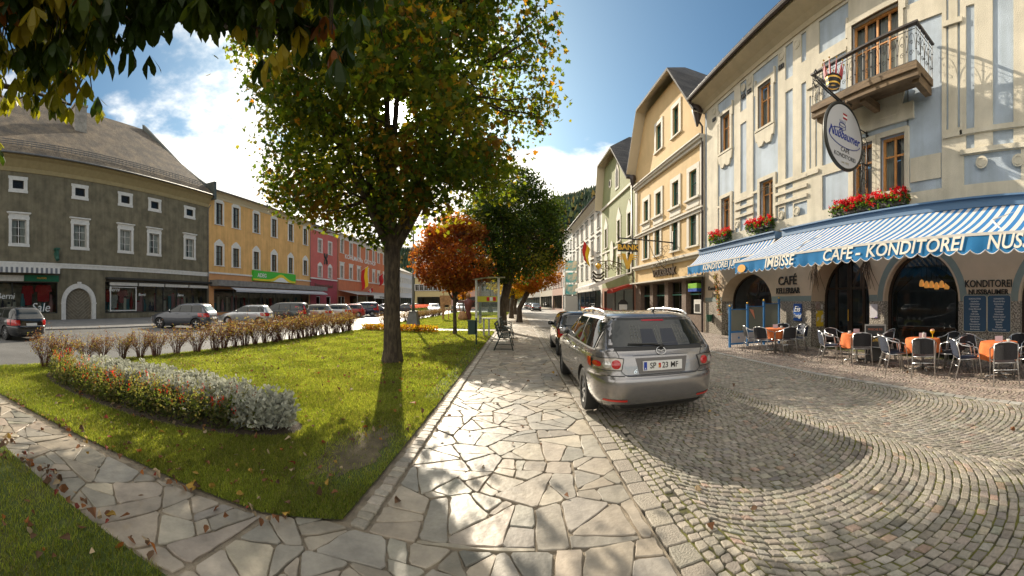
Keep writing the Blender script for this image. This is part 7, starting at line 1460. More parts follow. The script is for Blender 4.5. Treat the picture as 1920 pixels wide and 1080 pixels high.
# menu boards, posters, small signs on the cafe wall
def wall_sign(name, label, cat, fa, x0, x1, z0, z1, m_, o0=.012, o1=.03, edge=None):
    a, b = sorted((fa.u(x0), fa.u(x1))); m = MB(); fa.box(m, a, b, z0, z1, o0, o1); t = obj(name, m, m_); tag(t, label, cat)
    if edge: k = MB(); w = .012; [fa.box(k, *q, o1, o1 + .006) for q in ((a, b, z0, z0 + w), (a, b, z1 - w, z1), (a, a + w, z0 + w, z1 - w), (b - w, b, z0 + w, z1 - w))]; obj('border', k, edge, t)
    return t, (a + b) / 2
M_board = mat('board_blue', (.035, .085, .15), .5)
L1_ = ['EISSPEZIALITÄTEN', 'Hausbecher', 'Erdbeerbecher', 'Bananensplit', 'Coupe Dänemark', 'Eiskaffee', 'Heiße Liebe', 'Früchtebecher', 'Joghurtbecher', 'Nussbecher', 'Amarenabecher', 'Kinderbecher', 'Eisschokolade']; L2_ = ['KLEINIGKEITEN', 'Mozzarella Pizza', 'Schinkentoast', 'Käsetoast', 'Gemüsetoast', 'Frankfurter', 'Gulaschsuppe', 'Schinken Semmel', 'Ham and Eggs', 'Salatteller', 'Baguette', 'Käseplatte', 'Torten und Kuchen']
for (x0, x1, ls, nm) in ((1807, 1850.5, L1_, 'left'), (1852, 1896, L2_, 'right')):
    a, b = sorted((FC.u(x0), FC.u(x1))); m = MB(); ch = .05; zz0, zz1 = .82, 1.80
    pl = [(a + ch, zz0), (b - ch, zz0), (b, zz0 + ch), (b, zz1 - ch), (b - ch, zz1), (a + ch, zz1), (a, zz1 - ch), (a, zz0 + ch)]; m.prism(pl, FC.pt, .012, .035); t = obj('menu_board', m, M_board); tag(t, 'dark blue menu board with white handwriting, the %s one of the pair on the pier' % nm, 'menu board', 'menu boards')
    k = MB(); k.tube([FC.pt(p, q, .04) for p, q in pl], .008, 5, closed=True); obj('border', k, M_gold if False else mat('border_cream', (.6, .55, .42), .6), t)
    for i, s in enumerate(ls):
        z = 1.70 - .068 * i; q = text_mb(s, .062 if i else .058, lambda p, r, d: FC.pt((a + b) / 2 - p, z + r, .036 + d), depth=.003, shear=.2 if i else 0, sx=.78 if i else .72); obj('lettering', q, M_wl, t)
wall_sign('poster', 'yellow and white poster on the stone pier left of the cafe door', 'poster', FC, 1526, 1543, .85, 1.32, mat('poster_yellow', (.7, .5, .03), .6, col2=(.75, .74, .7), scale=5, thresh=(.5, .52)), o0=.012, edge=M_white) if False else None
def reveal_sign(name, label, u, o0, o1, z0, z1, m_, t_=.02):       # sign on the stone reveal that faces the viewer (plane across the wall)
    m = MB(); P = FC.pt; m.add([P(u - t_ * (i), z, o) for i in (0, 1) for o, z in ((o0, z0), (o1, z0), (o1, z1), (o0, z1))], [(0, 1, 2, 3), (7, 6, 5, 4), (0, 4, 5, 1), (1, 5, 6, 2), (2, 6, 7, 3), (3, 7, 4, 0)]); return tag(obj(name, m, m_), label, name.replace('_', ' '))
ue = FC.u(1521)
reveal_sign('poster', 'yellow poster with a pale blot on the reveal left of the cafe door', ue - .002, -.25, -.62, .72, 1.30, mat('poster_yellow', (.72, .50, .03), .6, col2=(.75, .74, .7), scale=3.2, thresh=(.52, .54)))
reveal_sign('picture', 'small framed picture above the yellow poster by the cafe door', ue - .002, -.22, -.42, 1.35, 1.62, mat('picture_brown', (.25, .14, .10), .5, col2=(.5, .42, .4), scale=9)); reveal_sign('door_bell', 'white bell plate beside the framed picture by the cafe door', ue - .002, -.5, -.6, 1.36, 1.52, M_white)
ub_ = FC.u(1353); reveal_sign('notice', 'white and blue notice on the reveal of the corner arch', ub_ - .002, -.3, -.62, 1.05, 1.52, mat('notice_white', (.62, .66, .70), .6, col2=(.15, .25, .45), scale=7, thresh=(.55, .57)))
m = MB(); uu = FC.u(1477.5) - .2; FC.box(m, *sorted((FC.u(1490), FC.u(1504))), .92, 1.55, .02, .06); t = obj('ice_sign', m, mat('ice_blue', (.02, .10, .38), .4)); tag(t, 'small royal blue sign with white script hanging on the granite wall left of the door', 'sign'); flat_text('Eis', .3, FC, FC.u(1497), 1.35, .062, M_wl, t, shear=.3); flat_text('Steigl', .2, FC, FC.u(1497), 1.1, .062, M_wl, t, shear=.3)
a = FC.u(1639); wall_sign('poster', 'white poster with a violet picture right of the cafe door', 'poster', FC, 1632, 1646, 1.12, 1.55, mat('poster_white', (.6, .58, .62), .6, col2=(.12, .05, .25), scale=4, thresh=(.56, .58)))
# sandwich board
th = (1641 - VX) / FPX; d = 10.0; sx_, sy_ = d * math.sin(th), d * math.cos(th); t = thing('sandwich_board', 'black chalk sandwich board leaning by the pier beside the cafe door', 'board', (sx_, sy_, .012)); rt = Matrix.Translation((sx_, sy_, .012)) @ Matrix.Rotation(-th, 4, 'Z')
for k, s in enumerate((-1, 1)):
    R2 = rt @ Matrix.Translation((0, s * .16, 0)) @ Matrix.Rotation(-s * -.16, 4, 'X'); m = MB(); m.box(-.25, .25, -.012, .012, .06, .98, 0, R2); p = obj('panel', m, M_bl, t); m = MB(); m.box(-.28, -.25, -.018, .018, 0, 1.02, 0, R2); m.box(.25, .28, -.018, .018, 0, 1.02, 0, R2); m.box(-.25, .25, -.018, .018, .98, 1.02, 0, R2); obj('frame', m, mat('frame_pale', (.45, .42, .38), .6), p)
    if s < 0: tt = text_mb('FRISCHE EIS', .075, lambda a, b, dd: R2 @ Vector((a, -.014 - dd, .88 + b)), depth=.003); obj('lettering', tt, mat('chalk_red', (.6, .15, .06), .8), p); tt = text_mb('Kaffee', .13, lambda a, b, dd: R2 @ Vector((a, -.014 - dd, .6 + b)), depth=.003, shear=.3); obj('lettering', tt, M_gold, p)
# waste bin and corner garland
def gpx(px, X): th = (px - VX) / FPX; return X, X / math.tan(th)
m = MB(); bu = FC.u(1337); c = FC.pt(bu, 0, .22); m.lathe([(.001, .62), (.12, .62), (.16, .95), (.165, .97), (.14, .97), (.11, .66), (.001, .66)], c=(c.x, c.y, 0), n=20); t = obj('waste_bin', m, mat('bin_green', (.02, .10, .06), .4), smooth=True, sharp=40); tag(t, 'green cone shaped waste bin on the granite corner pier of the cafe', 'waste bin'); m = MB(); FC.box(m, bu - .03, bu + .03, .55, 1.0, .002, .06); obj('bracket', m, M_metal, t)
rg = np.random.default_rng(55); path_ = [(FC.pt(FC.u(1352) + .25 - .1 * k, 3.0 - .33 * k, .15 + .02 * k)) for k in range(7)]; pos, cc = [], []
for k in range(650): q = path_[0].lerp(path_[-1], rg.random()) ; i = rg.integers(0, 6); q = path_[i].lerp(path_[i + 1], rg.random()); pos.append(np.array(q) + rg.normal(0, .055, 3)); cc.append(np.array([(.10, .09, .03), (.2, .16, .07), (.35, .06, .04), (.05, .08, .02)][rg.choice(4, p=[.35, .3, .15, .2])]))
t = thing('garland', 'dried flower garland hanging down the corner arch of the cafe', 'garland', path_[-1]); m = MB(); m.tube(path_, .02, 5); obj('vine', m, mat('dry_branch', (.12, .08, .05), .9), t); leaf_mesh('foliage', np.array(pos), rg.uniform(.04, .08, len(pos)), SIMPLE, np.array(cc), LEAF, t, rg)
for (xx, lb) in ((1534, 'dried branches hanging from the left side of the cafe door arch'), (1627, 'dried branches hanging from the right side of the cafe door arch')):
    m = MB(); rg = np.random.default_rng(xx); u = FC.u(xx)
    for k in range(26): p = FC.pt(u + rg.normal(0, .05), 2.95, .05 + abs(rg.normal(0, .05))); q = p + Vector((rg.normal(0, .08) - .1, rg.normal(0, .22), -rg.uniform(.5, 1.0))); m.tube([p, p.lerp(q, .5) + Vector((-.08, 0, 0)), q], [.012, .01, .004], 4)
    tag(obj('dried_branches', m, mat('dry_branch', (.12, .08, .05), .9)), lb, 'branches', 'dried branches')
# ---- flower boxes with red geraniums
def flower_box(label, x0, x1, z, seed, big):
    a, b = sorted((FC.u(x0), FC.u(x1))); rg = np.random.default_rng(seed); t = thing('flower_box', label, 'flower box', FC.pt((a + b) / 2, z, .1), 'window boxes of red geraniums'); m = MB(); FC.box(m, a, b, z, z + .18, .12, .34); FC.box(m, a - .01, b + .01, z + .16, z + .19, .11, .35); obj('planter', m, M_metal, t)
    m = MB()
    for i in range(4 if big else 2):
        u = a + (b - a) * (i + .5) / (4 if big else 2); m.tube([FC.pt(u, z - .01, .34), FC.pt(u, z - .01, .01), FC.pt(u, z - .3, .01)], .012, 5); m.tube([FC.pt(u, z - .02, .32), FC.pt(u, z - .16, .20), FC.pt(u, z - .28, .02)], .01, 5)
    m.tube([FC.pt(a, z - .012, .20), FC.pt(b, z - .012, .20)], .012, 5); m.tube([FC.pt(a + .05, z - .3, .012), FC.pt(b - .05, z - .3, .012)], .012, 5); obj('bracket', m, M_iron, t)
    n = int((b - a) * 900); u = rg.uniform(a - .06, b + .06, n); pos = np.array([tuple(FC.pt(uu, z + .12 + abs(rg.normal(0, .12)) * (1 if rg.random() < .8 else -1.0), .23 + rg.normal(0, .09))) for uu in u]); leaf_mesh('foliage', pos, rg.uniform(.06, .10, n), SIMPLE, pal(rg, n, [(.04, .09, .02), (.07, .13, .02), (.10, .16, .03)], [3, 3, 1]), LEAF, t, rg)
    pos, k = [], int((b - a) * 46)
    for i in range(k):
        c = np.array(tuple(FC.pt(rg.uniform(a - .05, b + .05), z + rg.uniform(.12, .50), .24 + rg.uniform(-.06, .17)))); pos += list(c + rg.normal(0, .03, (34, 3)))
    pos = np.array(pos); leaf_mesh('blossoms', pos, rg.uniform(.03, .055, len(pos)), SIMPLE, pal(rg, len(pos), [(.75, .012, .02), (.85, .03, .04)], [2, 1], .15), attr_mat('petal', .6, translucent=.3), t, rg)
flower_box('long box of red geraniums below the paired windows under the balcony', 1572, 1708, 4.42, 1, True); flower_box('box of red geraniums at the middle upper window above the awning', 1412, 1455, 4.58, 2, False); flower_box('box of red geraniums at the leftmost window above the awning', 1341, 1374, 4.56, 3, False)
# ---- hanging sign of the cafe
SYn = 6.95; SX, SZ = 8.32, 6.40
t = thing('hanging_sign', 'large oval cafe sign on a curled wrought iron bracket with a crown', 'sign', (9.4, SYn, 6)); m = MB(); n = 48; RX, RZ = .82, .93
el = lambda k, y, s=1.0: (SX + RX * s * math.cos(2 * PI * k / n), y, SZ + RZ * s * math.sin(2 * PI * k / n))
m.add([el(k, SYn - .04) for k in range(n)] + [el(k, SYn + .04) for k in range(n)], [tuple(range(n))[::-1], tuple(range(n, 2 * n))] + [(k, (k + 1) % n, n + (k + 1) % n, n + k) for k in range(n)]); pn = obj('sign_panel', m, mat('sign_grey', (.50, .50, .50), .45), t)
m = MB(); m.tube([el(k, SYn, 1.0) for k in range(n)], .055, 8, closed=True); obj('rim', m, mat('rim_dark', (.05, .05, .045), .4, metal=.5), pn, smooth=True)
fs = lambda a, b, d: (SX + a, SYn - .042 - d, SZ + b); M_sb = mat('script_blue', (.012, .03, .22), .5)
def st(s, size, dx, dz, mm, **k): q = text_mb(s, size, lambda a, b, d: fs(a + dx, b + dz + .0 * a, d), depth=.006, **k); obj('lettering', q, mm, pn)
st('Nußbaumer', .36, -.02, .02, M_sb, shear=.35, sx=.78, bold=.006); st('CAFE', .17, 0, -.40, M_bl); st('KONDITOREI', .17, 0, -.58, M_bl, sx=.95); st('seit 1892', .09, 0, -.76, mat('faint_gold', (.4, .36, .25), .5), shear=.2)
m = MB()
for (rx, rz, t0_, t1_, dx, dz) in ((.70, .26, .55 * PI, 1.95 * PI, 0, -.02), ): m.tube([fs(dx + rx * math.cos(t0_ + (t1_ - t0_) * k / 30), dz + rz * math.sin(t0_ + (t1_ - t0_) * k / 30) - .04, .006) for k in range(31)], .010, 4)
m.tube([fs(-.12 + .14 * math.cos(2 * PI * k / 16), .30 + .05 * math.sin(2 * PI * k / 16), .006) for k in range(16)], .008, 4, closed=True); m.tube([fs(-.26, .30, .006), fs(-.26, .20, .006), fs(-.12, .15, .006), fs(.02, .20, .006), fs(.02, .30, .006)], .008, 4)
for k in range(5): m.tube([fs(-.22 + .05 * k, .34, .006), fs(-.24 + .06 * k, .43, .006)], .006, 4)
obj('cake_emblem', m, M_sb, pn)
m = MB(); 
for k, mi in ((0, 0), (1, 1), (2, 0)): m.add([fs(-.09, .66 - .055 * k, .004), fs(.09, .66 - .055 * k, .004), fs(.09, .605 - .055 * k, .004), fs(-.09, .605 - .055 * k, .004)], [(0, 1, 2, 3)], mi)
obj('crest', m, [mat('crest_deep_red', (.35, .01, .02), .5), M_wl], pn)
g = MB(); Q = lambda x, z, y=0: (x, SYn + y, z)
for o in (0, .07): g.tube([Q(7.15, 7.62 - o), Q(7.5, 7.52 - o), Q(8.1, 7.42 - o), Q(8.6, 7.30 - o), Q(8.95, 7.0 - o), Q(9.15, 6.4), Q(9.2, 5.6), Q(9.1, 5.0)], [.02, .025, .028, .03, .028, .025, .02, .015], 6)
g.tube([Q(9.44, 7.0), Q(9.44, 5.2)], .025, 6); g.tube([Q(9.44, 6.9), Q(9.02, 6.9)], .02, 6); g.tube([Q(9.5, 5.9), Q(9.15, 5.9)], .03, 6); g.tube([Q(9.5, 6.85), Q(9.4, 6.85)], .03, 6); g.tube([Q(8.32, 7.33), Q(8.32, 7.36), Q(8.32, 7.45)], .03, 6); g.tube([Q(7.15, 7.6), Q(7.08, 7.72), Q(7.14, 7.82), Q(7.2, 7.75)], .02, 6); g.tube([Q(7.15, 7.6), Q(7.05, 7.45), Q(7.15, 7.35), Q(7.25, 7.42)], .015, 6)
def curl(cx, cz, r, a0, turns, sg=1, w=.013):
    g.tube([Q(cx + r * (1 - k / 26) * math.cos(a0 + sg * turns * 2 * PI * k / 22), cz + r * (1 - k / 26) * math.sin(a0 + sg * turns * 2 * PI * k / 22)) for k in range(23)], [w * (1 - k / 40) for k in range(23)], 5)
for (cx, cz, r, a0, tn, sg) in ((9.28, 6.62, .13, 0, 1.2, 1), (9.05, 6.72, .11, PI, 1.1, -1), (9.3, 6.25, .12, PI, 1.2, 1), (9.3, 5.85, .14, 0, 1.3, -1), (9.05, 5.55, .17, 0, 1.3, 1), (9.3, 5.35, .13, PI, 1.2, -1), (9.12, 5.0, .13, PI / 2, 1.2, 1), (9.34, 4.95, .1, PI / 2, 1.2, -1), (8.75, 7.05, .10, 0, 1.3, 1), (8.5, 7.5, .07, 0, 1.2, -1), (8.65, 7.48, .06, PI, 1.2, 1), (9.0, 6.1, .1, 0, 1.2, -1)): curl(cx, cz, r, a0, tn, sg)
g.tube([Q(9.15, 6.6), Q(9.32, 6.45), Q(9.15, 6.1), Q(9.34, 5.8), Q(9.15, 5.4), Q(9.36, 5.1), Q(9.22, 4.75)], .013, 5)
obj('bracket', g, M_iron, t, smooth=True)
m = MB(); cx, cz = 7.85, 7.62; 
for (z0, z1, r0, r1, mi) in ((0, .06, .17, .185, 0), (.06, .10, .19, .195, 1), (.10, .20, .19, .215, 0), (.20, .24, .22, .225, 1), (.24, .30, .215, .235, 0)): m.lathe([(r0, cz + z0), (r1, cz + z1)], c=(cx, SYn, 0), n=20, mi=mi)
for k in range(9): a = 2 * PI * k / 9; m.tube([(cx + .225 * math.cos(a), SYn + .225 * math.sin(a), cz + .28), (cx + .26 * math.cos(a), SYn + .26 * math.sin(a), cz + .50), (cx + .30 * math.cos(a), SYn + .30 * math.sin(a), cz + .66)], [.035, .025, .006], 5, mi=2); m.lathe([(.001, -.03), (.03, 0), (.001, .03)], c=(cx + .30 * math.cos(a), SYn + .30 * math.sin(a), cz + .69), n=8, mi=1)
obj('crown_ornament', m, [M_bl, M_gold, mat('crown_red', (.35, .01, .02), .4)], t, smooth=False)
# ---- bank sign on its long arm
by_ = 18.6; t = thing('bank_sign', 'black BANK sign with gold letters hanging from a long iron arm', 'sign', (9.3, by_ + 3, 5)); yb = 19.2
X0, X1 = 6.15, 9.38; th = lambda px: (px - VX) / FPX; arm_y = 21.0; xa, xb = arm_y * math.tan(th(1159)), 9.3; zA = EYE + (VY - 446) / FPX * math.hypot(xa, arm_y); g = MB(); g.tube([(xa, arm_y, zA), (xb, arm_y, zA - .1)], .04, 6); g.tube([(xb, arm_y, zA + .6), (xb, arm_y, zA - 2.2)], .03, 6); g.tube([(xa, arm_y, zA), (xa - .05, arm_y, zA + .25)], .02, 5)
Q0 = Q; Q = lambda x, z, y=0: (x, arm_y, z)
for k in range(9):
    curl(xb - .25 - .20 * (k % 4) - .05 * k, zA - .35 - .22 * k * .9, .22 + .03 * (k % 3), k, 1.2, 1 if k % 2 else -1, .016)
g.tube([Q(xb - 1.6, zA - .1), Q(xb - 1.3, zA - .9), Q(xb - .7, zA - 1.6), Q(xb, zA - 2.1)], .018, 5); obj('bracket', g, M_iron, t, smooth=True)
xc = arm_y * math.tan(th(1177)); m = MB(); m.box(xc - .62, xc + .62, arm_y - .05, arm_y + .05, zA - .78, zA - .32); sp = obj('sign_panel', m, mat('sign_dark', (.03, .03, .02), .5), t); tt = text_mb('BANK', .42, lambda a, b, d: (xc + a, arm_y - .055 - d, zA - .55 + b), depth=.02, sx=1.15, bold=.012); obj('lettering', tt, M_gold, sp)
for q_ in (-.4, .4): m = MB(); m.tube([(xc + q_, arm_y, zA), (xc + q_, arm_y, zA - .32)], .012, 4); obj('hanger', m, M_iron, sp)
m = MB(); z = zA - .9; m.add([(xc + a, y_, z - b) for y_ in (arm_y - .04, arm_y + .04) for a, b in ((-.36, 0), (-.16, 0), (0, .5), (.16, 0), (.36, 0), (.08, .9), (-.08, .9))], [(0, 1, 2, 6), (2, 3, 4, 5), (2, 5, 6), (7, 13, 9, 8), (9, 12, 11, 10), (9, 13, 12)])
for k in range(3): 
    for s in (-1, 1): m.box(*sorted((xc + s * .2, xc + s * (.62 - .06 * k))), arm_y - .02, arm_y + .02, z - .12 - .11 * k, z - .07 - .11 * k)
obj('emblem', m, M_gold, sp)
# ornate inn sign further down
iy = 31.0; xi0, xi1 = iy * math.tan(th(1122)), iy * math.tan(th(1172)); t = thing('inn_sign', 'ornate gilded inn sign with scrolls and a hanging crest before the sage green house', 'sign', (xi1, iy, 3)); g = MB(); Q = lambda x, z, y=0: (x, iy, z); zc = EYE + (VY - 500) / FPX * iy
g.tube([Q(xi0, zc + .5), Q(xi0 + 1, zc + .6), Q(xi1, zc + .3)], .04, 6)
for k in range(11): curl(xi0 + .3 + (xi1 - xi0) * k / 11, zc + .15 - .12 * (k % 3), .30 + .04 * (k % 2), k, 1.3, 1 if k % 2 else -1, .03)
obj('bracket', g, mat('gilded_iron', (.12, .09, .04), .4, metal=.6), t, smooth=True)
m = MB(); 
for k in range(3): m.tube([Q(xi0 - .5 + .0 * k, zc - .35 - .3 * k), Q(xi0 - .2, zc - .62 - .3 * k), Q(xi0 + .2, zc - .62 - .3 * k), Q(xi0 + .5, zc - .35 - .3 * k)], .09, 6)
obj('crest', m, mat('crest_black', (.04, .03, .015), .4, metal=.4), t, smooth=True); m = MB(); m.lathe([(.001, -.3), (.2, -.1), (.28, .12), (.001, .3)], c=(xi0, iy, zc + .1), n=10); obj('figure', m, M_gold, t, smooth=True)
# ---- inn terrace: white and red awnings, low fence, poster column, tower, flag
def small_awning(label, x0, x1, Yf, Yb, zf, zb, m_, val=.3, proj=None):
    t = thing('awning', label, 'awning', ((x0 + x1) / 2, Yf, zf)); m = MB(); n = 10; a0 = (x0, Yb), (x0, Yf)
    m.grid(lambda i, j: (x1 - (x1 - x0) * j / 4, Yf + (Yb - Yf) * i / n, zb + (zf - zb) * (j / 4) ** 1.1), n, 4); obj('canopy', m, m_, t); m = MB(); m.grid(lambda i, j: (x0 - .01, Yf + (Yb - Yf) * i / n, zf - val * j), n, 1); m.quad((x0, Yf, zf), (x1, Yf, zb), (x1, Yf, zb - val * .5), (x0, Yf, zf - val)); obj('valance', m, m_, t); return t
FX = FN.pt(0, 0, 0).x
small_awning('white awning of the inn on the ground floor of the sage green house', FX - 3.2, FX - .1, 30.2, 37.5, 2.95, 4.0, C_white); small_awning('red rounded awning under the white one at the inn door', FX - 1.7, FX - .1, 28.2, 30.0, 2.6, 3.1, cloth_mat('awning_red', (.45, .05, .03)))
FG2 = 'red framed fence panels round the inn terrace'
fp0 = None
for i in range(6):
    y = 27.8 + 1.7 * i; x = FX - 1.9 - .12 * i; t = thing('fence_panel', 'low yellow fence panel with red frame round the inn terrace', 'fence', (x, y, 0), FG2); m = MB(); m.box(x - .03, x + .03, y, y + .08, 0, 1.15); m.box(x - .03, x + .03, y + 1.5, y + 1.58, 0, 1.15); m.box(x - .03, x + .03, y + .08, y + 1.5, 1.0, 1.08); m.box(x - .03, x + .03, y + .08, y + 1.5, .1, .16); obj('frame', m, mat('fence_red', (.45, .04, .03), .5), t); m = MB(); m.box(x - .015, x + .015, y + .08, y + 1.5, .16, 1.0); obj('panel', m, mat('fence_yellow', (.5, .38, .12), .6), t)
bx = 27.5 * math.tan(th(1168)); t = thing('poster_stand', 'black framed poster stand with a yellow star by the inn terrace', 'stand', (bx, 27.5, 0)); m = MB(); m.box(bx - .38, bx + .38, 27.45, 27.55, 0, 1.5); m.prism([(bx - .42, 1.5), (bx + .42, 1.5), (bx + .15, 1.78), (bx - .15, 1.78)], lambda a, b, o: (a, 27.5 + o, b), -.05, .05); obj('frame', m, M_bl, t); m = MB(); m.box(bx - .32, bx + .32, 27.43, 27.45, .3, 1.42); po = obj('poster', m, M_white, t); m = MB(); m.add([(bx + (.24 if k % 2 else .12) * math.cos(k * PI / 6), 27.425, .85 + (.24 if k % 2 else .12) * math.sin(k * PI / 6)) for k in range(12)], [tuple(range(12))]); obj('star', m, mat('star_yellow', (.75, .6, .02), .5), po)
# mural scaffold tower and glass column
ty = 52; x0, x1 = ty * math.tan(th(1090)), ty * math.tan(th(1117)); zt = EYE + (VY - 473) / FPX * ty; t = thing('banner_tower', 'tall scaffold tower hung with blue and peach painted banners', 'tower', (x0, ty, 0)); m = MB(); m.box(x0, x1, ty, ty + 2.2, .1, zt); bt = obj('banner', m, mat('mural', (.12, .22, .42), .8, col2=(.55, .38, .28), scale=.35, thresh=(.44, .6)), t); m = MB()
for a, b in ((x0 - .15, ty - .15), (x1 + .15, ty - .15), (x1 + .15, ty + 2.3), (x0 - .15, ty + 2.3)): m.tube([(a, b, 0), (a, b, zt + .5)], .09, 6)
for k in range(8): z = 1 + k * (zt / 8); m.tube([(x0 - .15, ty - .15, z), (x1 + .15, ty - .15, z)], .05, 5)
obj('scaffold', m, mat('pale_pole', (.5, .5, .48), .5), t)
ty = 46; x0, x1 = ty * math.tan(th(1060)), ty * math.tan(th(1083)); t = thing('glass_column', 'tall advertising column of painted glass panels on a grey box', 'column', (x0, ty, 0)); zb = EYE + (VY - 554) / FPX * ty; zt = EYE + (VY - 486) / FPX * ty; m = MB(); m.box(x0, x1, ty, ty + 1.2, 0, zb - .02); obj('base', m, mat('box_grey', (.42, .42, .40), .6), t)
for k in range(3):
    za = zb + (zt - zb) * k / 3; m = MB(); m.box(x0 + .05, x1 - .05, ty + .2, ty + .25, za + .12, za + (zt - zb) / 3 - .1); obj('panel', m, mat('painted_glass', (.10, .42, .45), .3, col2=(.65, .6, .45), scale=1.2, thresh=(.42, .55)), t)
m = MB(); [m.tube([(a, ty + .2, zb), (a, ty + .2, zt + .3)], .05, 5) for a in (x0, x1)]; obj('poles', m, M_alu, t)
def flag(label, p0, p1, cols, w, h, seed, hang=True):
    t = thing('flag', label, 'flag', p0); m = MB(); m.tube([p0, p1], .03, 6); obj('pole', m, M_white, t); m = MB(); P1 = Vector(p1); n = 8
    d = (Vector(p0) - P1).normalized()
    for c in range(len(cols)): m.grid(lambda i, j: P1 + d * (w * (c + i / 3) / len(cols)) + Vector((.10 * math.sin(j * .9 + seed), .06 * math.sin(j * 1.3), -h * j / n + .0)) , 3, n, c)
    obj('cloth', m, cols, t, smooth=True); return t
fr, fy_, fw_ = mat('flag_red', (.5, .02, .02), .8), mat('flag_yellow', (.75, .5, .02), .8), mat('flag_white', (.7, .7, .68), .8)
def fat(px, py, d): a = th(px); return Vector((d * math.sin(a), d * math.cos(a), EYE + (VY - py) / FPX * d))
flag('red and yellow flag on a slanting pole at the white house', fat(1108, 470, 44), fat(1093, 451, 43), [fr, fy_], 1.3, 2.2, 1)
zf = FY.u(674); flag('long yellow and red flag hanging before the red inn', FY.pt(zf, 8.2, .1), FY.pt(zf, 9.4, 2.0), [fy_, fr], 1.8, 4.4, 2); zf = FY.u(704); flag('dark red flag on a slanting pole at the red inn', FY.pt(zf, 7.4, .1), FY.pt(zf, 8.6, 2.0), [fr, mat('flag_deep_red', (.3, .01, .02), .8)], 1.2, 2.6, 3); zf = FY.u(688); flag('small red and white flag above the terrace awning', FY.pt(zf, 4.0, .1), FY.pt(zf, 5.0, 1.4), [fr, fw_, fr], 1.4, 1.2, 4)
# ---- park things
gx_, gy_ = gpt(888, 648); t = thing('litter_bin', 'small dark green litter bin on a post at the lawn edge', 'litter bin', (gx_ + .1, gy_, 0)); bx = gx_ + .1; m = MB(); m.tube([(bx, gy_, 0), (bx, gy_, 1.02)], .03, 8); obj('post', m, mat('park_green', (.015, .05, .04), .45), t); m = MB(); m.box(bx - .30, bx - .03, gy_ - .12, gy_ + .12, .42, .92); m.box(bx - .32, bx - .02, gy_ - .14, gy_ + .14, .90, .94); obj('container', m, MATS['park_green'], t)
def bench(label, cx, cy, rz):
    t = thing('park_bench', label, 'bench', (0, 0, 0), 'dark benches along the path'); gm = mat('bench_green', (.02, .035, .03), .5); 
    for y in (-.7, .7):
        m = MB(); m.tube([(-.30, y, 0), (-.12, y, .42), (.22, y, .46), (.34, y, 0)], .022, 6); m.tube([(-.12, y, .42), (-.26, y, .92)], .022, 6); m.tube([(-.2, y, .68), (.05, y, .70), (.22, y, .64), (.22, y, .46)], .018, 6); m.tube([(-.28, y, .05), (.33, y, .05)], .014, 5); obj('leg', m, gm, t, smooth=True)
    m = MB(); 
    for k in range(5): m.box(-.12 + .075 * k, -.06 + .075 * k, -.85, .85, .455, .48)
    obj('seat', m, gm, t); m = MB()
    for k in range(4): z = .55 + .1 * k; m.box(-.19 - .032 * k, -.165 - .032 * k, -.85, .85, z, z + .07)
    obj('backrest', m, gm, t); t.rotation_euler[2] = rz; t.location = (cx, cy, 0); return t
x, y = gpt(944, 655); bench('dark green bench facing the cars on the flagstones, seen end on', -.48, 13.1, 0.0); 
b2 = bench('second dark bench farther along the flagstone path', -.5, 17.0, 0.0)
# glass notice shelter
ky = 17.3; x0, x1 = ky * math.tan(th(893)), ky * math.tan(th(935)); t = thing('notice_shelter', 'glass notice shelter with curved roof and a yellow red and white band', 'shelter', ((x0 + x1) / 2, ky, 0)); m = MB(); mw = mat('post_white', (.6, .6, .56), .4)
for a in (x0, x1):
    m = MB(); m.box(a - .05, a + .05, ky - .05, ky + .05, 0, 2.72); obj('post', m, mw, t)
m = MB(); m.grid(lambda i, j: (x0 - .15 + (x1 - x0 + .45) * i / 10, ky - .35 + .7 * j, 2.62 + .16 * math.sin(PI * (.12 + .5 * i / 10))), 10, 1); m.grid(lambda i, j: (x0 - .15 + (x1 - x0 + .45) * i / 10, ky - .35 + .7 * j, 2.59 + .16 * math.sin(PI * (.12 + .5 * i / 10))), 10, 1); obj('roof', m, mw, t, smooth=True)
m = MB(); m.box(x0 + .05, x1 - .05, ky - .008, ky + .008, 1.0, 2.55); pn = obj('pane', m, glass_mat('shelter_glass', (.3, .34, .30), .05, see=.8), t); m = MB(); m.box(x0 + .05, x1 - .05, ky - .02, ky - .012, 1.62, 1.88); bd = obj('band', m, mat('band_yellow', (.45, .42, .02), .5), t)
for k, mm in ((.52, fr), (.68, fw_), (.84, fr)): m = MB(); a = x0 + .05 + (x1 - x0 - .1) * (k - .06); m.box(a, a + .13, ky - .026, ky - .021, 1.66, 1.84); obj('flag_stripe', m, mm, bd)
m = MB(); m.box(x0 + .1, x0 + .22, ky + .1, ky + .3, .6, 1.6); m.box(x0 + .2, x1 - .1, ky + .05, ky + .45, .82, .86); m.box(x0 + .3, x0 + .36, ky + .1, ky + .4, 0, .82); m.box(x1 - .5, x1 - .44, ky + .1, ky + .4, 0, .82); obj('desk', m, mat('desk_grey', (.35, .36, .34), .5), t)
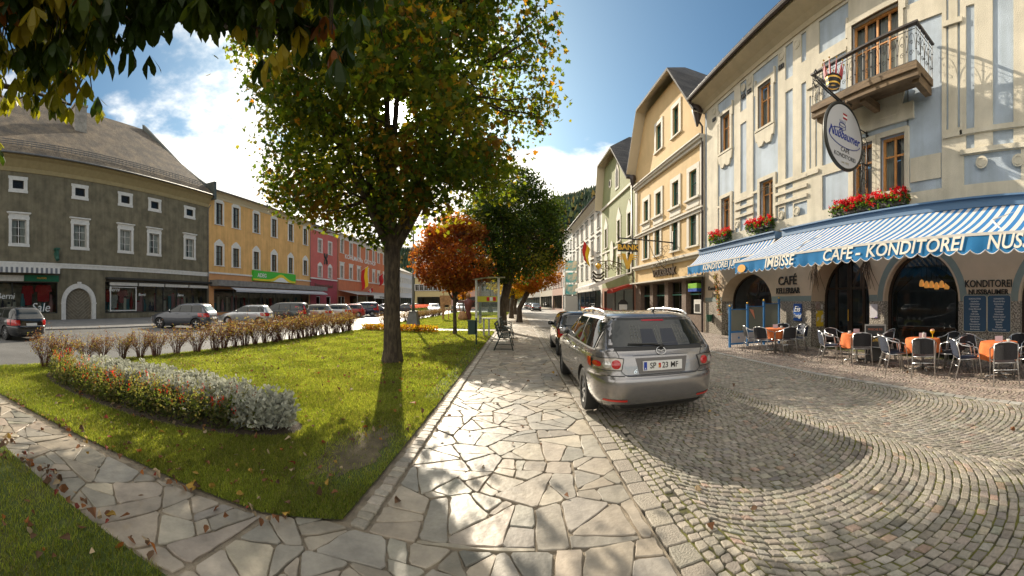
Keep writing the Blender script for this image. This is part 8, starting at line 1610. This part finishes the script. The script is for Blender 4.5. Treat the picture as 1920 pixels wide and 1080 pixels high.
# lamp posts
def lamp(label, x, y, h=7.2):
    t = thing('lamp_post', label, 'lamp post', (x, y, 0), 'lamp posts'); gm = mat('lamp_grey', (.10, .105, .10), .55, var=.2); m = MB(); n = 4
    m.add([(x + a * .42, y + b * .42, 0) for a, b in ((-1, -1), (1, -1), (1, 1), (-1, 1))] + [(x + a * .22, y + b * .22, .95) for a, b in ((-1, -1), (1, -1), (1, 1), (-1, 1))], [(0, 1, 5, 4), (1, 2, 6, 5), (2, 3, 7, 6), (3, 0, 4, 7), (4, 5, 6, 7)]); m.box(x - .25, x + .25, y - .25, y + .25, .95, 1.02); obj('pedestal', m, gm, t)
    m = MB(); m.tube([(x, y, 1.0), (x, y, 2.0), (x, y, h)], [.11, .085, .05], 10); obj('pole', m, gm, t, smooth=True); m = MB()
    for s in (-1, 1): m.tube([(x, y, h - .3), (x + s * .4, y, h + .1), (x + s * .8, y, h)], .025, 6)
    ar = obj('arm', m, gm, t); m = MB()
    for s in (-1,): m.lathe([(.05, h), (.2, h - .1), (.16, h - .4), (.001, h - .45)], c=(x - .8, y, 0), n=12)
    obj('lantern', m, M_white, ar, smooth=True); m = MB(); m.lathe([(.05, h), (.2, h - .1), (.16, h - .4), (.001, h - .45)], c=(x + .8, y, 0), n=12); obj('lantern', m, M_white, ar, smooth=True); return t
lx, ly = gpt(775, 612); lamp('grey lamp post on a tapered stone pedestal at the end of the first lawn', lx, ly); lamp('thin grey lamp post near the yellow closing house', -9.5, 55, 6.5); lamp('dark lamp post beside the wooden figures', -4.2, 58, 7)
# wooden figures and easels
Mw_ = mat('carved_wood', (.33, .17, .07), .7, var=.3, scale=6); wy = 33.0
def wfig(label, px, py, kind):
    a = th(px); x = wy * math.tan(a); t = thing('wooden_figure', label, 'sculpture', (x, wy, 0), 'carved wooden figures on the farther lawn'); m = MB()
    if kind == 0: m.tube([(x, wy, 0), (x + .05, wy, 1.2), (x, wy, 2.4)], [.05, .05, .04], 6); obj('stake', m, Mw_, t); m = MB(); m.prism([(x - .35, 2.2), (x - .3, 1.2), (x - .05, .6), (x + .02, .6), (x + .02, 2.2)], lambda p, q, o: (p, wy + o, q), -.08, .08); obj('carving', m, Mw_, t)
    elif kind == 1:
        for dx in (-.9, -.35, .3, .8): m.tube([(x + dx * 1.0, wy + .1 * dx, 0), (x + dx * .8, wy, 1.35)], .05, 6)
        obj('leg', m, Mw_, t); m = MB(); m.box(x - .85, x + .8, wy - .1, wy + .1, .85, .95); m.box(x - .8, x - .1, wy - .06, wy + .06, 1.35, 2.2); obj('board', m, Mw_, t)
    else:
        m.lathe([(.22, 0), (.3, .3), (.2, .8), (.34, 1.2), (.42, 1.75), (.14, 1.85), (.1, 1.95)], c=(x, wy, 0), n=12); b = obj('body', m, mat('painted_figure', (.12, .03, .025), .6, var=.3), t, smooth=True); m = MB(); m.lathe([(.001, 1.95), (.15, 2.05), (.19, 2.2), (.14, 2.36), (.001, 2.42)], c=(x, wy, 0), n=12); obj('head', m, Mw_, t, smooth=True); m = MB(); m.tube([(x - .9, wy, 1.62), (x, wy, 1.72), (x + .9, wy, 1.62)], .07, 6); obj('arm', m, MATS['painted_figure'], t, smooth=True); m = MB(); m.lathe([(.35, 0), (.45, .2), (.35, .5), (.15, .8)], c=(x - .45, wy - .4, 0), n=10); obj('seat', m, Mw_, t, smooth=True)
wfig('reddish carved wooden wing on a stake, leftmost of the figures', 832, 0, 0); wfig('wooden trestle with boards between the carved figures', 848, 0, 1); wfig('carved scarecrow like figure with a round head and outstretched arms', 878, 0, 2)
# flower troughs by the street
PT = None
for i in range(5):
    x, y = -11.6, 41.0 + 1.4 * i; lb = 'trough of pink flowers in the row beside the street past the lamp post'
    if PT is None:
        rg = np.random.default_rng(66); PT = thing('flower_trough', lb, 'planter', (0, 0, 0), 'flower troughs beside the far street'); m = MB(); m.box(-.3, .3, -.6, .6, 0, .55); obj('trough', m, mat('trough_stone', (.4, .39, .36), .8), PT); pos = np.c_[rg.uniform(-.35, .35, 500), rg.uniform(-.65, .65, 500), rg.uniform(.5, 1.35, 500)]; c = np.where((pos[:, 2:] > .95), np.array([[.38, .10, .12]]), np.array([[.05, .09, .02]])) * rg.uniform(.7, 1.3, (500, 1)); leaf_mesh('flowers', pos, rg.uniform(.05, .09, 500), SIMPLE, c, LEAF, PT, rg); PT.location = (x, y, -.05)
    else: copy_tree(PT, lb, (x, y, -.05))
